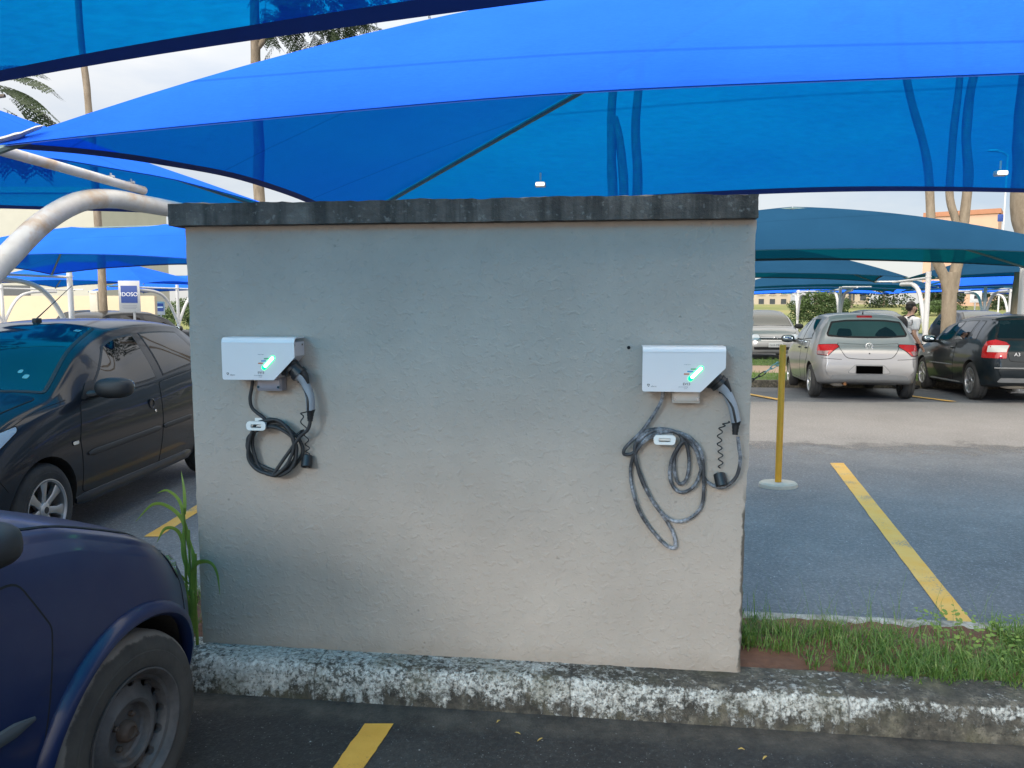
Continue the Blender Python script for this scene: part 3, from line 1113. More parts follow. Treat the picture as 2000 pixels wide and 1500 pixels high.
    for x in (x0 + 0.009, x1 - 0.009):
        b.lathe([(0, -0.004), (0.005, -0.004), (0.006, 0.0)], 12, Matrix.Translation((x, -0.0615, -0.032)), 1)
    b.build('junction_box', [box_mat, 'chrome'], root, angle=30)
    if not side_open:
        for x in (0.033, 0.088):
            b = MB()
            b.tube([(x, -0.02, 0.006), (x, -0.02, -0.006)], 0.008, 12)
            b.lathe([(0, -0.003), (0.004, -0.003), (0.005, 0)], 10, Matrix.Translation((x, -0.028, -0.001)), 1)
            b.build('cable_gland', ['box_cream', 'chrome'], root)
    return root


make_charger((0.198, 0, 1.248), 'white wall charger on the left, dark grey box beneath it and a neat coil below', 'box_grey', True)
make_charger((1.797, 0, 1.224), 'white wall charger near the right corner, cream box beneath it and a messy cable', 'box_cream', False)


def make_hook(u, z, label):
    root = empty('cable_hook', lot(u, 0, z), LOT_YAW, label, 'hook', 'cable hooks')
    b = MB()
    outer = rounded_poly([(-0.038, -0.018), (0.036, -0.018), (0.040, 0.010), (0.030, 0.018), (-0.034, 0.018), (-0.042, 0.004)], 0.012, 5)
    inner = rounded_poly([(-0.022, -0.008), (0.020, -0.008), (0.023, 0.006), (-0.023, 0.006)], 0.005, 9)
    n = len(outer)
    # match counts by resampling inner
    import bisect

    def resamp(P, n):
        P = [Vector(p) for p in P]
        L = [0.0]
        for i in range(len(P)):
            L.append(L[-1] + (P[(i + 1) % len(P)] - P[i]).length)
        o = []
        for k in range(n):
            s = L[-1] * k / n
            i = bisect.bisect_right(L, s) - 1
            t = (s - L[i]) / max(1e-9, L[i + 1] - L[i])
            o.append(P[i].lerp(P[(i + 1) % len(P)], t))
        return o
    outer = resamp(outer, 40)
    inner = resamp(inner, 40)
    n = 40
    # the front flap is a thick frame standing off the wall
    y0, y1 = -0.066, -0.056
    vs = [(p.x, y0, p.y) for p in outer] + [(p.x, y0, p.y) for p in inner] + [(p.x, y1, p.y) for p in outer] + [(p.x, y1, p.y) for p in inner]
    fs = []
    for i in range(n):
        j = (i + 1) % n
        fs += [(i, j, n + j, n + i), (2 * n + i, 3 * n + i, 3 * n + j, 2 * n + j), (i, 2 * n + i, 2 * n + j, j), (n + i, n + j, 3 * n + j, 3 * n + i)]
    b.add(vs, fs)
    b.build('flap', 'hook_white', root, angle=40)
    b = MB()
    b.box((-0.030, -0.057, -0.004), (0.030, 0.0, 0.002), 0, 0.001)
    b.box((-0.034, -0.004, -0.016), (0.034, 0.0, 0.022), 0, 0.0015)
    b.build('arm', 'hook_white', root, angle=40)
    return root


make_hook(0.305, 1.062, 'small white hook holding the neat round cable coil')
make_hook(1.885, 1.040, 'small white hook holding the loose tangled grey cable')


def make_plug(root, P, out, black_top=True):
    """P: local 2-D points: collar start, collar end, shoulder, bend, grip end, boot end"""
    y = out
    p = [Vector((q[0], y, q[1])) for q in P]
    pr = empty_part = None
    b = MB()
    d = (p[1] - p[0]).normalized()
    b.tube([p[0], p[0] + d * 0.012, p[0] + d * 0.013, p[1] - d * 0.016, p[1] - d * 0.015, p[1]], [0.030, 0.031, 0.028, 0.028, 0.0335, 0.0335], 24)
    pl = b.build('plug', 'black_plastic', root)
    b = MB()
    path = catmull([p[1] - d * 0.002, p[1] + d * 0.016, p[2], p[3], p[4]], 7)
    N = len(path)
    rr = []
    for i in range(N):
        t = i / (N - 1)
        w = 0.030 - 0.010 * min(1, t / 0.5)
        rr.append((w * 0.95, w * 0.85))
    b.tube(path, rr, 18, flat=(0, 1, 0))
    b.build('grip', 'grey_plastic', pl)
    # dark back shell and trigger line
    b = MB()
    side = Vector((0, -1, 0))
    back = []
    for i in range(N):
        tdir = (path[min(N - 1, i + 1)] - path[max(0, i - 1)]).normalized()
        nrm = tdir.cross(side).normalized()
        if nrm.x < 0:
            nrm = -nrm
        back.append(path[i] + nrm * (rr[i][1] * 0.62) - Vector((0, 0.006, 0)))
    k0 = int(N * 0.55)
    b.tube(back[:k0], [(0.018 * (1 - 0.85 * i / k0) + 0.004, 0.016 * (1 - 0.8 * i / k0) + 0.004) for i in range(k0)], 14, flat=(0, 1, 0))
    b.build('back_shell', 'black_plastic', pl)
    b = MB()
    tr = []
    for i in range(int(N * 0.28), N):
        tdir = (path[min(N - 1, i + 1)] - path[max(0, i - 1)]).normalized()
        nrm = tdir.cross(side).normalized()
        if nrm.x > 0:
            nrm = -nrm
        k = (i - N * 0.28) / (N * 0.72)
        tr.append(path[i] + nrm * (rr[i][1] * (0.95 - 0.75 * min(1, k * 1.6))) + Vector((0, -rr[i][0] * (0.15 + 0.85 * min(1, k * 1.4)), 0)))
    b.tube(tr, [0.0065] + [0.0045] * (len(tr) - 2) + [0.003], 10)
    b.build('trigger', 'black_plastic', pl)
    b = MB()
    dd = (p[5] - p[4]).normalized()
    L = (p[5] - p[4]).length
    pts, rs = [], []
    for k in range(9):
        t = k / 8
        pts.append(p[4] - dd * 0.004 + dd * (L + 0.004) * t)
        rs.append((0.0185 if k < 2 else 0.0165 - 0.006 * t) * (1.0 if k % 2 == 0 else 0.9))
    b.tube(pts, rs, 16)
    b.build('boot', 'black_plastic', pl)
    return pl


def make_tether(root, pts, r=0.0024, amp=0.008, waves=6):
    P = catmull(pts, 40)
    out = []
    n = len(P)
    for i, q in enumerate(P):
        t = i / (n - 1)
        out.append(q + Vector((amp * math.sin(2 * math.pi * waves * t), 0.4 * amp * math.cos(2 * math.pi * waves * t), 0)))
    b = MB()
    b.tube(out, r, 6)
    return b.build('tether', 'black_plastic', root)


def make_cap(root, c, tilt, r=0.021, h=0.048):
    b = MB()
    m = Matrix.Translation(c) @ Matrix.Rotation(tilt, 4, 'Y') @ Matrix.Rotation(R(62), 4, 'X') @ Matrix.Rotation(R(14), 4, 'Z')
    b.lathe([(0.0, -h / 2 + 0.008), (r - 0.004, -h / 2 + 0.008), (r - 0.003, -h / 2), (r, -h / 2 + 0.001), (r, h / 2 - 0.003), (r - 0.003, h / 2), (0, h / 2)], 24, m)
    return b.build('dust_cap', 'black_plastic', root)


# left cable: tidy coil
root = empty('charging_cable', lot(0, 0, 0), LOT_YAW, 'black charging cable in a neat round coil, its grey plug in the left charger', 'cable', 'charging cables')
plg = make_plug(root, [(0.452, 1.303), (0.490, 1.264), (0.512, 1.228), (0.527, 1.180), (0.529, 1.128), (0.525, 1.085)], -0.062)
pts = [(0.279, -0.03, 1.25), (0.277, -0.03, 1.215), (0.266, -0.028, 1.165), (0.274, -0.026, 1.125), (0.312, -0.024, 1.093)]
cx, cz = 0.357, 0.968
for i in range(0, 4 * 14 + 8):
    a = R(100) - 2 * math.pi * i / 14
    turn = i / 14
    rx = 0.098 + 0.012 * math.sin(turn * 2.3) + 0.006 * math.cos(i * 1.7)
    rz = 0.104 + 0.012 * math.cos(turn * 2.9 + 1) + 0.004 * math.sin(i * 2.1)
    x = cx + 0.008 * math.sin(turn * 3.7) + rx * math.cos(a)
    z = cz - 0.006 * math.cos(turn * 2.2) + rz * math.sin(a)
    top = max(0.0, math.sin(a))
    pts.append((x, -0.014 - 0.009 * turn - 0.006 * top, z))
pts += [(0.462, -0.052, 1.00), (0.487, -0.055, 1.028), (0.512, -0.060, 1.048), (0.524, -0.062, 1.075), (0.525, -0.062, 1.10)]
b = MB()
b.tube(catmull(pts, 5), 0.0068, 10)
b.build('cord', 'dark_rubber', root)
b = MB()
b.tube([(0.462 + 0.022 * math.cos(a), -0.032 + 0.028 * math.sin(a), 1.028 + 0.016 * math.cos(a)) for a in [2 * math.pi * k / 16 for k in range(16)]], 0.0025, 6, True)
b.tube([(0.478, -0.05, 1.04), (0.487, -0.055, 1.046)], 0.003, 6)
b.build('cable_tie', 'black_plastic', root)
make_tether(root, [(0.508, -0.055, 1.125), (0.484, -0.045, 1.10), (0.494, -0.035, 1.04), (0.495, -0.025, 0.99), (0.496, -0.022, 0.955), (0.492, -0.022, 0.93)])
make_cap(root, (0.494, -0.028, 0.918), R(12))

# right cable: scuffed, loose loops
root = empty('charging_cable', lot(0, 0, 0), LOT_YAW, 'scuffed grey charging cable hanging in loose uneven loops, plugged into the right charger', 'cable', 'charging cables')
plg = make_plug(root, [(2.040, 1.285), (2.078, 1.247), (2.103, 1.216), (2.124, 1.170), (2.138, 1.112), (2.136, 1.065)], -0.062)
px = [(1295, 762), (1290, 785), (1268, 822), (1250, 845), (1222, 872), (1219, 886), (1236, 884), (1262, 858), (1300, 842), (1340, 850), (1368, 880), (1374, 930),
      (1372, 985), (1350, 1012), (1318, 1018), (1290, 1000), (1262, 958), (1246, 915), (1240, 870), (1262, 842), (1304, 838), (1345, 858), (1366, 892), (1370, 915), (1355, 950), (1328, 962), (1310, 940),
      (1310, 905), (1322, 875), (1338, 862), (1346, 900), (1341, 935), (1327, 946), (1318, 925), (1318, 890), (1332, 858), (1310, 840), (1272, 848), (1243, 880), (1232, 915), (1236, 960), (1252, 1005),
      (1280, 1045), (1304, 1068), (1318, 1068), (1316, 1045), (1300, 1015), (1270, 972), (1252, 930), (1240, 890), (1252, 855), (1285, 838), (1325, 846), (1356, 875), (1368, 910), (1380, 940), (1408, 951), (1434, 932), (1443, 900), (1440, 870), (1437, 850)]


def pxwall(x, y, v):
    """a pixel of the photograph read off on the wall plane (metres along the wall, height)"""
    u_, w_ = (x - 1000) / 1500, (750 - y) / 1500
    cp, sp = math.cos(PITCH), math.sin(PITCH)
    D = Vector((u_, cp + w_ * sp, -sp + w_ * cp))
    O = Vector((0, 0, CAM_H))
    t = (v - (O - LOT0).dot(EV)) / D.dot(EV)
    P = O + D * t - LOT0
    return P.dot(EU), P.z


pts = []
for i, q in enumerate(px):
    u, z = pxwall(q[0], q[1], -0.025)
    off = -0.016 - 0.010 * (0.5 + 0.5 * math.sin(i * 1.9)) - (0.014 if q[1] < 890 and i < 54 else 0.0)
    if i > len(px) - 6:
        off = -0.03 - 0.008 * (i - len(px) + 6)
    pts.append((u, off, z))
b = MB()
b.tube(catmull(pts, 6), 0.0066, 10)
b.build('cord', 'scuffed_cable', root)
make_tether(root, [(2.112, -0.055, 1.112), (2.088, -0.05, 1.085), (2.086, -0.03, 1.03), (2.092, -0.025, 0.98), (2.094, -0.022, 0.93)], waves=7)
make_cap(root, (2.094, -0.03, 0.888), R(4), 0.022, 0.05)


# ------------------------------------------------------------------ shade canopies
def make_canopy(name, origin, U, V, L, W, col, label, H=1.35, ul=3.0, zc=2.33, eu=0.2, ev=0.12, kn=1.0, kf=0.05, group=None, res=14):
    """hipped shade sail: origin = near left corner, U along the row, V across (unit vectors), edges arched, ridge along U"""
    root = empty(name, (origin[0], origin[1], 0), 0, label, 'canopy', group or 'shade canopies over the parking bays')
    U = Vector((U[0], U[1], 0))
    V = Vector((V[0], V[1], 0))

    def edge(side, q):
        aq = 4 * q * (1 - q)
        if side == 0:
            return U * (L * q) + V * (0.06 * aq) + Vector((0, 0, zc + eu * aq))
        if side == 2:
            return U * (L * q) + V * (W - 0.10 * aq) + Vector((0, 0, zc + eu * aq))
        if side == 1:
            return U * (0.12 * aq) + V * (W * q) + Vector((0, 0, zc + ev * aq))
        return U * (L - 0.12 * aq) + V * (W * q) + Vector((0, 0, zc + ev * aq))
    zr = zc + H

    def apex(side, q):
        if side in (0, 2):
            return U * (ul + (L - 2 * ul) * q) + V * (W / 2) + Vector((0, 0, zr - 0.05 * 4 * q * (1 - q)))
        return U * (ul if side == 1 else L - ul) + V * (W / 2) + Vector((0, 0, zr))

    def kk(side, q):
        if side == 0:
            return kn
        if side == 2:
            return kf
        return kn + (kf - kn) * q

    def surf(side, q, t):
        p = edge(side, q).lerp(apex(side, q), t)
        wv = 0.012 * noise.noise((q * 5 + side * 7, t * 3, L)) * (1 - t) + 0.006 * noise.noise((q * 2.5 + side * 3, t * 16, L)) + 0.010 * max(0, 1 - 6 * min(q, 1 - q)) * noise.noise((q * 60, t * 2, side))
        p.z += kk(side, q) * t * (1 - t) + wv * (4 * q * (1 - q))
        return p
    b = MB()
    for side in range(4):
        nq, nt = (res * 2 if side in (0, 2) else res), res
        vs, fs = [], []
        for i in range(nq + 1):
            for j in range(nt + 1):
                vs.append(surf(side, i / nq, j / nt))
        for i in range(nq):
            for j in range(nt):
                a = i * (nt + 1) + j
                fs.append((a, a + nt + 1, a + nt + 2, a + 1))
        b.add(vs, fs)
    b.build('fabric', col + '_fabric', root, angle=180)
    b = MB()
    for side in range(4):
        nq = res * 2
        vs, fs = [], []
        for i in range(nq + 1):
            q = i / nq
            p = surf(side, q, 0.0)
            tt = min(0.5, 0.058 / max(0.1, (apex(side, q) - edge(side, q)).length))
            p2 = surf(side, q, tt)
            dz = Vector((0, 0, -0.006))
            vs += [p - Vector((0, 0, 0.009)), p2 + dz]
        for i in range(nq):
            fs.append((2 * i, 2 * i + 1, 2 * i + 3, 2 * i + 2))
        b.add(vs, fs)
    b.build('hem', col + '_hem', root, angle=180)
    for (side, q) in ((0, 0), (0, 1), (2, 0), (2, 1)):
        b = MB()
        b.tube([surf(side, q, k / 12) - Vector((0, 0, 0.030)) for k in range(13)], 0.021, 8)
        b.build('hip_pipe', 'galvanised_pipe', root)
    b = MB()
    b.tube([apex(0, 0) - Vector((0, 0, 0.034)), apex(0, 1) - Vector((0, 0, 0.034))], 0.021, 8)
    b.build('ridge_pipe', 'galvanised_pipe', root)
    return root


VD = Vector((1.0, 3.55, 0)).normalized()
A1 = Vector((-2.6, 3.95, 0))
CAN1 = make_canopy('shade_canopy', A1, EU, VD, 9.0, 3.7, 'blue', 'large blue shade canopy rising directly behind the charger wall', H=1.4, ul=4.0, kn=0.65, res=20)
b = MB()
b.tube(catmull([(-0.12, 0.02, 2.345), (-0.02, 0.02, 2.352), (0.10, 0.01, 2.375), (0.26, -0.01, 2.425)], 6), [(0.012, 0.012)] * 4 + [(0.014, 0.03)] * 4 + [(0.012, 0.034)] * 6 + [(0.008, 0.02)] * 4 + [(0.003, 0.004)], 10, flat=(0, 0, 1))
b.build('corner_strap', 'white_rusty', CAN1)
make_canopy('shade_canopy', A1 - EU * 9.25, EU, VD, 9.0, 3.7, 'blue', 'blue shade canopy at the left edge behind the white bent arm', H=1.4, ul=4.0, kn=0.65)
U0 = Vector((math.cos(R(-13)), math.sin(R(-13)), 0))
o0 = lot(-1.75, 0.10) - VD * 3.7
make_canopy('shade_canopy', o0, U0, VD, 9.0, 3.7, 'blue', 'nearest blue shade canopy overhead, its dark hem crossing the upper left sky', H=1.4, ul=3.0, zc=2.335, eu=0.2, kn=0.3, kf=0.3, res=20)
for (q, lab) in (((0.2406, 6.7, 2.566), 'small lit lamp under the big canopy, above the middle of the wall'), ((3.868, 6.2, 2.576), 'small lit lamp under the big canopy at the far right')):
    root = empty('canopy_lamp', q, R(-7), lab, 'lamp', 'lamps under the big canopy')
    b = MB()
    b.box((-0.045, -0.012, -0.020), (0.045, 0.05, 0.022), 0, 0.008)
    b.tube([(0, 0.03, 0.015), (0, 0.03, 0.10)], 0.008, 8)
    b.build('housing', 'white_metal', root)
    b = MB()
    b.prism(rounded_poly([(-0.038, -0.015), (0.038, -0.015), (0.038, 0.016), (-0.038, 0.016)], 0.012, 5), -0.016, -0.0125)
    b.build('lens', 'lamp_glow', root, smooth=False)
make_canopy('shade_canopy', o0 - U0 * 9.2, U0, VD, 9.0, 3.7, 'blue', 'unseen blue shade canopy added beyond the upper left corner to shade the wall', H=1.4, ul=3.0, zc=2.335, eu=0.2, kn=0.3, kf=0.3)  # out of view, added to block skylight from the left and darken the wall top
YR = R(-14)
U2 = Vector((math.cos(YR), math.sin(YR), 0))
V2 = Vector((-math.sin(YR), math.cos(YR), 0))
C2 = Vector((9.3, 14.0, 0))
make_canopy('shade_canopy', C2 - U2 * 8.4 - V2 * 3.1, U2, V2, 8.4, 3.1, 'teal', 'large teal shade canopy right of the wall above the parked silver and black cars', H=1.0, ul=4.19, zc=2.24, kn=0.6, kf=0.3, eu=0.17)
D2 = Vector((-10.7, 18.0, 0))
make_canopy('shade_canopy', D2 - V2 * 3.7, U2, V2, 7.0, 3.7, 'blue', 'blue shade canopy left of the wall above the dark hatchback roof', H=0.85, ul=2.4, zc=2.26, kn=0.4, eu=0.18)


# ------------------------------------------------------------------ steel posts with curved arms
def make_post(loc, rz, label, arms=(1,), height=2.42, r=0.06, arm_r=0.055, mat_='white_metal', group='white shade posts', low=1.0, bars=True, back=0.0):
    root = empty('shade_post', loc, rz, label, 'post', group)
    b = MB()
    b.tube([(0, 0, -0.02), (0, 0, height)], r, 14)
    b.box((-0.12, -0.12, -0.02), (0.12, 0.12, 0.015), 0, 0.003)
    b.lathe([(0, 0.0), (r + 0.012, 0.0), (r + 0.012, 0.03), (0, 0.03)], 14, Matrix.Translation((0, 0, height - 0.14)) @ Matrix.Rotation(math.pi / 2, 4, 'X'))
    b.build('column', mat_, root)
    for s in arms:
        b = MB()
        path = catmull([(0, s * 0.02, low), (0, s * 0.22, low + 0.36), (0, s * 0.52, low + 0.80), (0, s * 0.88, low + 1.10), (0, s * 1.35, low + 1.235), (0, s * 1.95, low + 1.27), (0, s * 2.6, low + 1.28)], 6)
        b.tube(path, arm_r, 12)
        b.build('arm', mat_, root)
        if bars:
            b = MB()
            zt = low + 1.28 + 0.09
            b.tube([(0, s * 0.1, zt), (0, s * 3.6, zt)], 0.030, 10)
            b.tube([(-0.5, s * 3.55, zt + 0.02), (0.5, s * 3.55, zt + 0.02)], 0.022, 8)
            b.build('crossbar', mat_, root)
    return root


# the near arm, worked out in place (its column stands at the kerb, left of the frame)
root = empty('shade_post', (-2.80, 3.42, 0.1), R(-5), 'rusty white bent arm and bar reaching in from the left edge above the hatchback', 'post', 'white shade posts')
b = MB()
b.tube([(0, 0, 0), (0, 0, 2.3)], 0.07, 16)
b.box((-0.14, -0.14, -0.02), (0.14, 0.14, 0.015), 0, 0.003)
b.build('column', 'white_rusty', root)
path = catmull([(0, 0.02, 0.75), (0.0, 0.22, 1.16), (0, 0.55, 1.50), (0, 0.82, 1.72), (0, 1.10, 1.92), (0, 1.42, 2.07), (0, 1.75, 2.135), (0, 2.1, 2.15), (0, 2.6, 2.165), (0, 3.4, 2.18)], 6)
b = MB()
b.tube(path, 0.062, 20)
b.build('arm', 'white_rusty', root)
b = MB()
b.tube([(0.01, 0.42, 2.26), (0.01, 2.12, 2.243)], 0.030, 14)
b.lathe([(0, -0.0), (0.0305, 0.0), (0.030, 0.008), (0.02, 0.014), (0, 0.016)], 14, Matrix.Translation((0.01, 2.12, 2.243)))
for y in (1.75, 1.98):
    b.box((-0.012, y - 0.012, 2.27), (0.032, y + 0.012, 2.285), 0, 0.002)
    b.tube([(0.01, y, 2.27), (0.01, y, 2.30)], 0.006, 8)
b.build('crossbar', 'white_rusty', root)
b = MB()
pts = [(0.01 + 0.033 * math.cos(a), 0.44 + 0.008 * a, 2.258 + 0.033 * math.sin(a)) for a in [2 * math.pi * 4 * k / 60 for k in range(61)]]
b.tube(pts, 0.004, 6)
b.tube([(0.01, 0.55, 2.26), (0.0, 0.52, 2.36), (-0.02, 0.5, 2.46)], 0.008, 8)
b.build('wire_tie', 'rust', root)
def P2(u, v):
    return Vector((9.3, 14.0, 0)) + U2 * u + V2 * v


post0 = make_post((9.34, 14.15, -0.05), YR, 'thick white post at the right edge behind the black hatchback', (-1,), r=0.062, low=0.9)
dup(post0, Vector((-10.45, 18.3, -0.06)), YR, 'white post with curved arm above the dark hatchback roof, left of the wall')
post1 = make_post((10.05, 18.7, -0.06), YR, 'white post with curved arm standing just left of the forked tree trunk', (1,), low=0.9)

B2 = Vector((10.0, 18.9, 0))
k = 0
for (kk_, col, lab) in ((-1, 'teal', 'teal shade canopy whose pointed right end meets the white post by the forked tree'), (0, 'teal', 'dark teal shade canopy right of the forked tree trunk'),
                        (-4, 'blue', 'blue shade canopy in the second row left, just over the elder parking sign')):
    make_canopy('shade_canopy', B2 + U2 * (7.3 * kk_ + (0.3 if kk_ >= 0 else 0)), U2, V2, 7.0, 3.7, col, lab, H=0.85, ul=2.6, zc=2.24, kn=0.3, eu=0.14)
# third and fourth rows, farther off
R3 = Vector((15.5, 27.5, 0))
cols = ['blue', 'teal', 'blue', 'teal']
for (kk_, col, lab) in ((0, 'blue', 'bright blue shade canopy peeping out behind the forked tree trunk'), (-1, 'teal', 'teal shade canopy in the third row above the walking person'),
                        (-5, 'blue', 'blue shade canopy at the far left edge, third row')):
    make_canopy('shade_canopy', R3 + U2 * (7.3 * kk_), U2, V2, 7.0, 3.7, col, lab, H=0.8, ul=2.6, zc=2.22, kn=0.25, eu=0.12, res=9)
R4 = Vector((17.0, 32.0, 0))
for (kk_, col, lab) in ((-1, 'teal', 'long teal shade canopy low over the grassy field, right of the person'),
                        (0, 'teal', 'distant teal shade canopy at the right edge under the thick post')):
    make_canopy('shade_canopy', R4 + U2 * (7.3 * kk_), U2, V2, 7.0, 3.7, col, lab, H=0.75, ul=2.6, zc=2.2, kn=0.2, eu=0.12, res=9)
R5 = Vector((20.5, 42.0, 0))
for (kk_, col, lab) in ((-1, 'blue', 'farthest blue shade canopy, tiny above the round bush'), (0, 'blue', 'farthest blue shade canopy, tiny near the right edge')):
    make_canopy('shade_canopy', R5 + U2 * (7.3 * kk_), U2, V2, 7.0, 3.7, col, lab, H=0.75, ul=2.6, zc=2.2, kn=0.2, eu=0.12, res=8)
pv = make_post((13.5, 31.8, -0.05), YR, 'distant white forked post rising behind the silver hatchback roof', (1, -1), low=0.9)
dup(pv, Vector((15.0, 40.5, -0.05)), YR, 'distant white forked post left of the round bush')
dup(pv, Vector((20.2, 33.0, -0.05)), YR, 'distant white forked post seen right of the tree trunk')
dup(pv, Vector((24.5, 38.0, -0.05)), YR, 'smallest distant white forked post near the right edge')
dup(pv, Vector((-13.2, 30.5, -0.05)), YR, 'distant white forked post right of the elder parking sign')
dup(pv, Vector((-19.8, 30.0, -0.05)), YR, 'distant white forked post at the left, behind the beige boundary wall line')


# ------------------------------------------------------------------ vehicles
def pchip(tab):
    xs = [p[0] for p in tab]
    ys = [p[1] for p in tab]
    n = len(xs)
    h = [xs[i + 1] - xs[i] for i in range(n - 1)]
    dl = [(ys[i + 1] - ys[i]) / h[i] for i in range(n - 1)]
    m = [0.0] * n
    m[0], m[-1] = dl[0], dl[-1]
    for i in range(1, n - 1):
        if dl[i - 1] * dl[i] <= 0:
            m[i] = 0
        else:
            w1, w2 = 2 * h[i] + h[i - 1], h[i] + 2 * h[i - 1]
            m[i] = (w1 + w2) / (w1 / dl[i - 1] + w2 / dl[i])

    def f(x):
        if x <= xs[0]:
            return ys[0]
        if x >= xs[-1]:
            return ys[-1]
        i = 0
        while x > xs[i + 1]:
            i += 1
        t = (x - xs[i]) / h[i]
        return ((2 * t ** 3 - 3 * t * t + 1) * ys[i] + (t ** 3 - 2 * t * t + t) * h[i] * m[i] + (-2 * t ** 3 + 3 * t * t) * ys[i + 1] + (t ** 3 - t * t) * h[i] * m[i + 1])
    return f


class Car:
    def __init__(s, spec, paint_, label, cat='car', group=None):
        s.p = spec
        s.L = spec['L']
        s.W = spec['W']
        s.paint = paint_
        s.root = empty('parked_car', (0, 0, 0), 0, label, cat, group or 'cars parked under the canopies')
        s.F = {k: pchip(v) for k, v in spec['curves'].items()}
        s.make_body()

    def section(s, st):
        F = s.F
        zb, zw, zs, zr, zt = F['zb'](st), F['zw'](st), F['zs'](st), F['zr'](st), F['zt'](st)
        wb, ww, ws, wr = F['wb'](st), F['ww'](st), F['ws'](st), F['wr'](st)
        P = [(0, zb), (wb * 0.5, zb), (wb * 0.93, zb)]
        # lower side: quadratic through sill, waist and shoulder
        z0 = zb + 0.03
        for k in range(11):
            t = k / 10
            z = z0 + (zs - z0) * t
            a = (z - zw) * (z - zs) / ((z0 - zw) * (z0 - zs))
            b_ = (z - z0) * (z - zs) / ((zw - z0) * (zw - zs))
            c = (z - z0) * (z - zw) / ((zs - z0) * (zs - zw))
            P.append((wb * a + ww * b_ + ws * c, z))
        for k in range(1, 8):
            t = k / 8
            bul = 0.022 * 4 * t * (1 - t) * min(1, (zr - zs) / 0.3)
            P.append((ws + (wr - ws) * t + bul, zs + (zr - zs) * t))
        e = s.p.get('crown', 0.5)
        for k in range(13):
            a = math.pi / 2 * k / 12
            P.append((wr * math.cos(a) ** (0.75), zr + (zt - zr) * math.sin(a) ** (1.0)))
        return P

    def make_body(s):
        L = s.L
        st = []
        a = 0.0
        while a < L:
            st.append(a)
            d = min(a, L - a)
            a += 0.008 if d < 0.08 else (0.018 if d < 0.3 else (0.03 if d < 1.2 else 0.05))
        st.append(L)
        V, Fc = [], []
        m = None
        for q in st:
            P = s.section(q)
            full = P + [(-y, z) for (y, z) in reversed(P[1:-1])]
            m = len(full)
            V += [(L / 2 - q, y, z) for (y, z) in full]
        for i in range(len(st) - 1):
            for k in range(m):
                l = (k + 1) % m
                Fc.append((i * m + k, i * m + l, (i + 1) * m + l, (i + 1) * m + k))
        Fc.append(tuple(range(m)))
        Fc.append(tuple((len(st) - 1) * m + k for k in range(m))[::-1])
        b = MB()
        b.add(V, Fc)
        body = b.build('body', [s.paint, 'wheel_well'], s.root, angle=38)
        bm = bmesh.new()
        bm.from_mesh(body.data)
        s.bvh = BVHTree.FromBMesh(bm)
        bm.free()
        # wheel arches cut out
        ra = s.p['arch']
        b = MB()
        for ax in s.axles():
            for sg in (1, -1):
                mt = Matrix.Translation((ax, sg * (s.W / 2 - 0.02), s.p['tr']))
                b.lathe([(0, -0.24), (ra, -0.24), (ra, 0.30), (0, 0.30)], 40, mt, 1)
        cut = b.build('cutter', [s.paint, 'wheel_well'])
        md = body.modifiers.new('cut', 'BOOLEAN')
        md.operation = 'DIFFERENCE'
        md.object = cut
        md.solver = 'EXACT'
        dg = bpy.context.evaluated_depsgraph_get()
        me = bpy.data.meshes.new_from_object(body.evaluated_get(dg))
        body.modifiers.clear()
        body.data = me
        bpy.data.objects.remove(cut)
        bm = bmesh.new()
        bm.from_mesh(me)
        for e in bm.edges:
            e.smooth = not (len(e.link_faces) == 2 and (e.calc_face_angle(0) > R(40) or e.link_faces[0].material_index != e.link_faces[1].material_index))
        for f in bm.faces:
            f.smooth = True
        bm.to_mesh(me)
        bm.free()
        s.body = body

    def axles(s):
        fo = s.p['FO']
        return (s.L / 2 - fo, s.L / 2 - fo - s.p['WB'])

    def caster(s, proj):
        L = s.L
        kind = proj[0]
        if kind == 'side':
            sg = proj[1]
            return lambda q: (Vector((L / 2 - q[0], sg * 2.5, q[1])), Vector((0, -sg, 0)))
        if kind == 'top':
            return lambda q: (Vector((L / 2 - q[0], q[1], 3)), Vector((0, 0, -1)))
        a = R(proj[1])
        co = Vector(proj[2]) if len(proj) > 2 else Vector((0, 0, 0))
        d = Vector((math.cos(a), math.sin(a), 0))
        e = Vector((-math.sin(a), math.cos(a), 0))
        return lambda q: (co + d * 6 + e * q[0] + Vector((0, 0, q[1])), -d)

    def hit(s, proj, q, off=0.0):
        o, d = s.caster(proj)(q)
        h = s.bvh.ray_cast(o, d)
        if h[0] is None:
            return None
        n = h[1] if h[1].dot(d) < 0 else -h[1]
        return h[0] + n * off

    def patch(s, name, poly, proj, mats, off=0.004, border=0.0, rnd=0.03, grid=0.06, parent=None, label=None):
        P = [Vector(p[:2]) for p in (rounded_poly(poly, rnd, 4) if rnd else poly)]
        area = sum(P[i].x * P[(i + 1) % len(P)].y - P[(i + 1) % len(P)].x * P[i].y for i in range(len(P)))
        if area < 0:
            P.reverse()
        Q = []
        for i in range(len(P)):
            a, c = P[i], P[(i + 1) % len(P)]
            k = max(1, int((c - a).length / grid + 0.5))
            Q += [a.lerp(c, j / k) for j in range(k)]
        # drop coincident points
        Q = [q for i, q in enumerate(Q) if (q - Q[i - 1]).length > 1e-4]
        n = len(Q)
        inner = Q
        if border:
            inner = []
            for i in range(n):
                e1 = (Q[i] - Q[i - 1]).normalized()
                e2 = (Q[(i + 1) % n] - Q[i]).normalized()
                n1, n2 = Vector((-e1.y, e1.x)), Vector((-e2.y, e2.x))
                m = (n1 + n2)
                m = m / max(0.35, m.length) if m.length < 0.7 else m.normalized() / max(0.5, m.normalized().dot(n1))
                inner.append(Q[i] + m * border)
        xs = [q.x for q in inner]
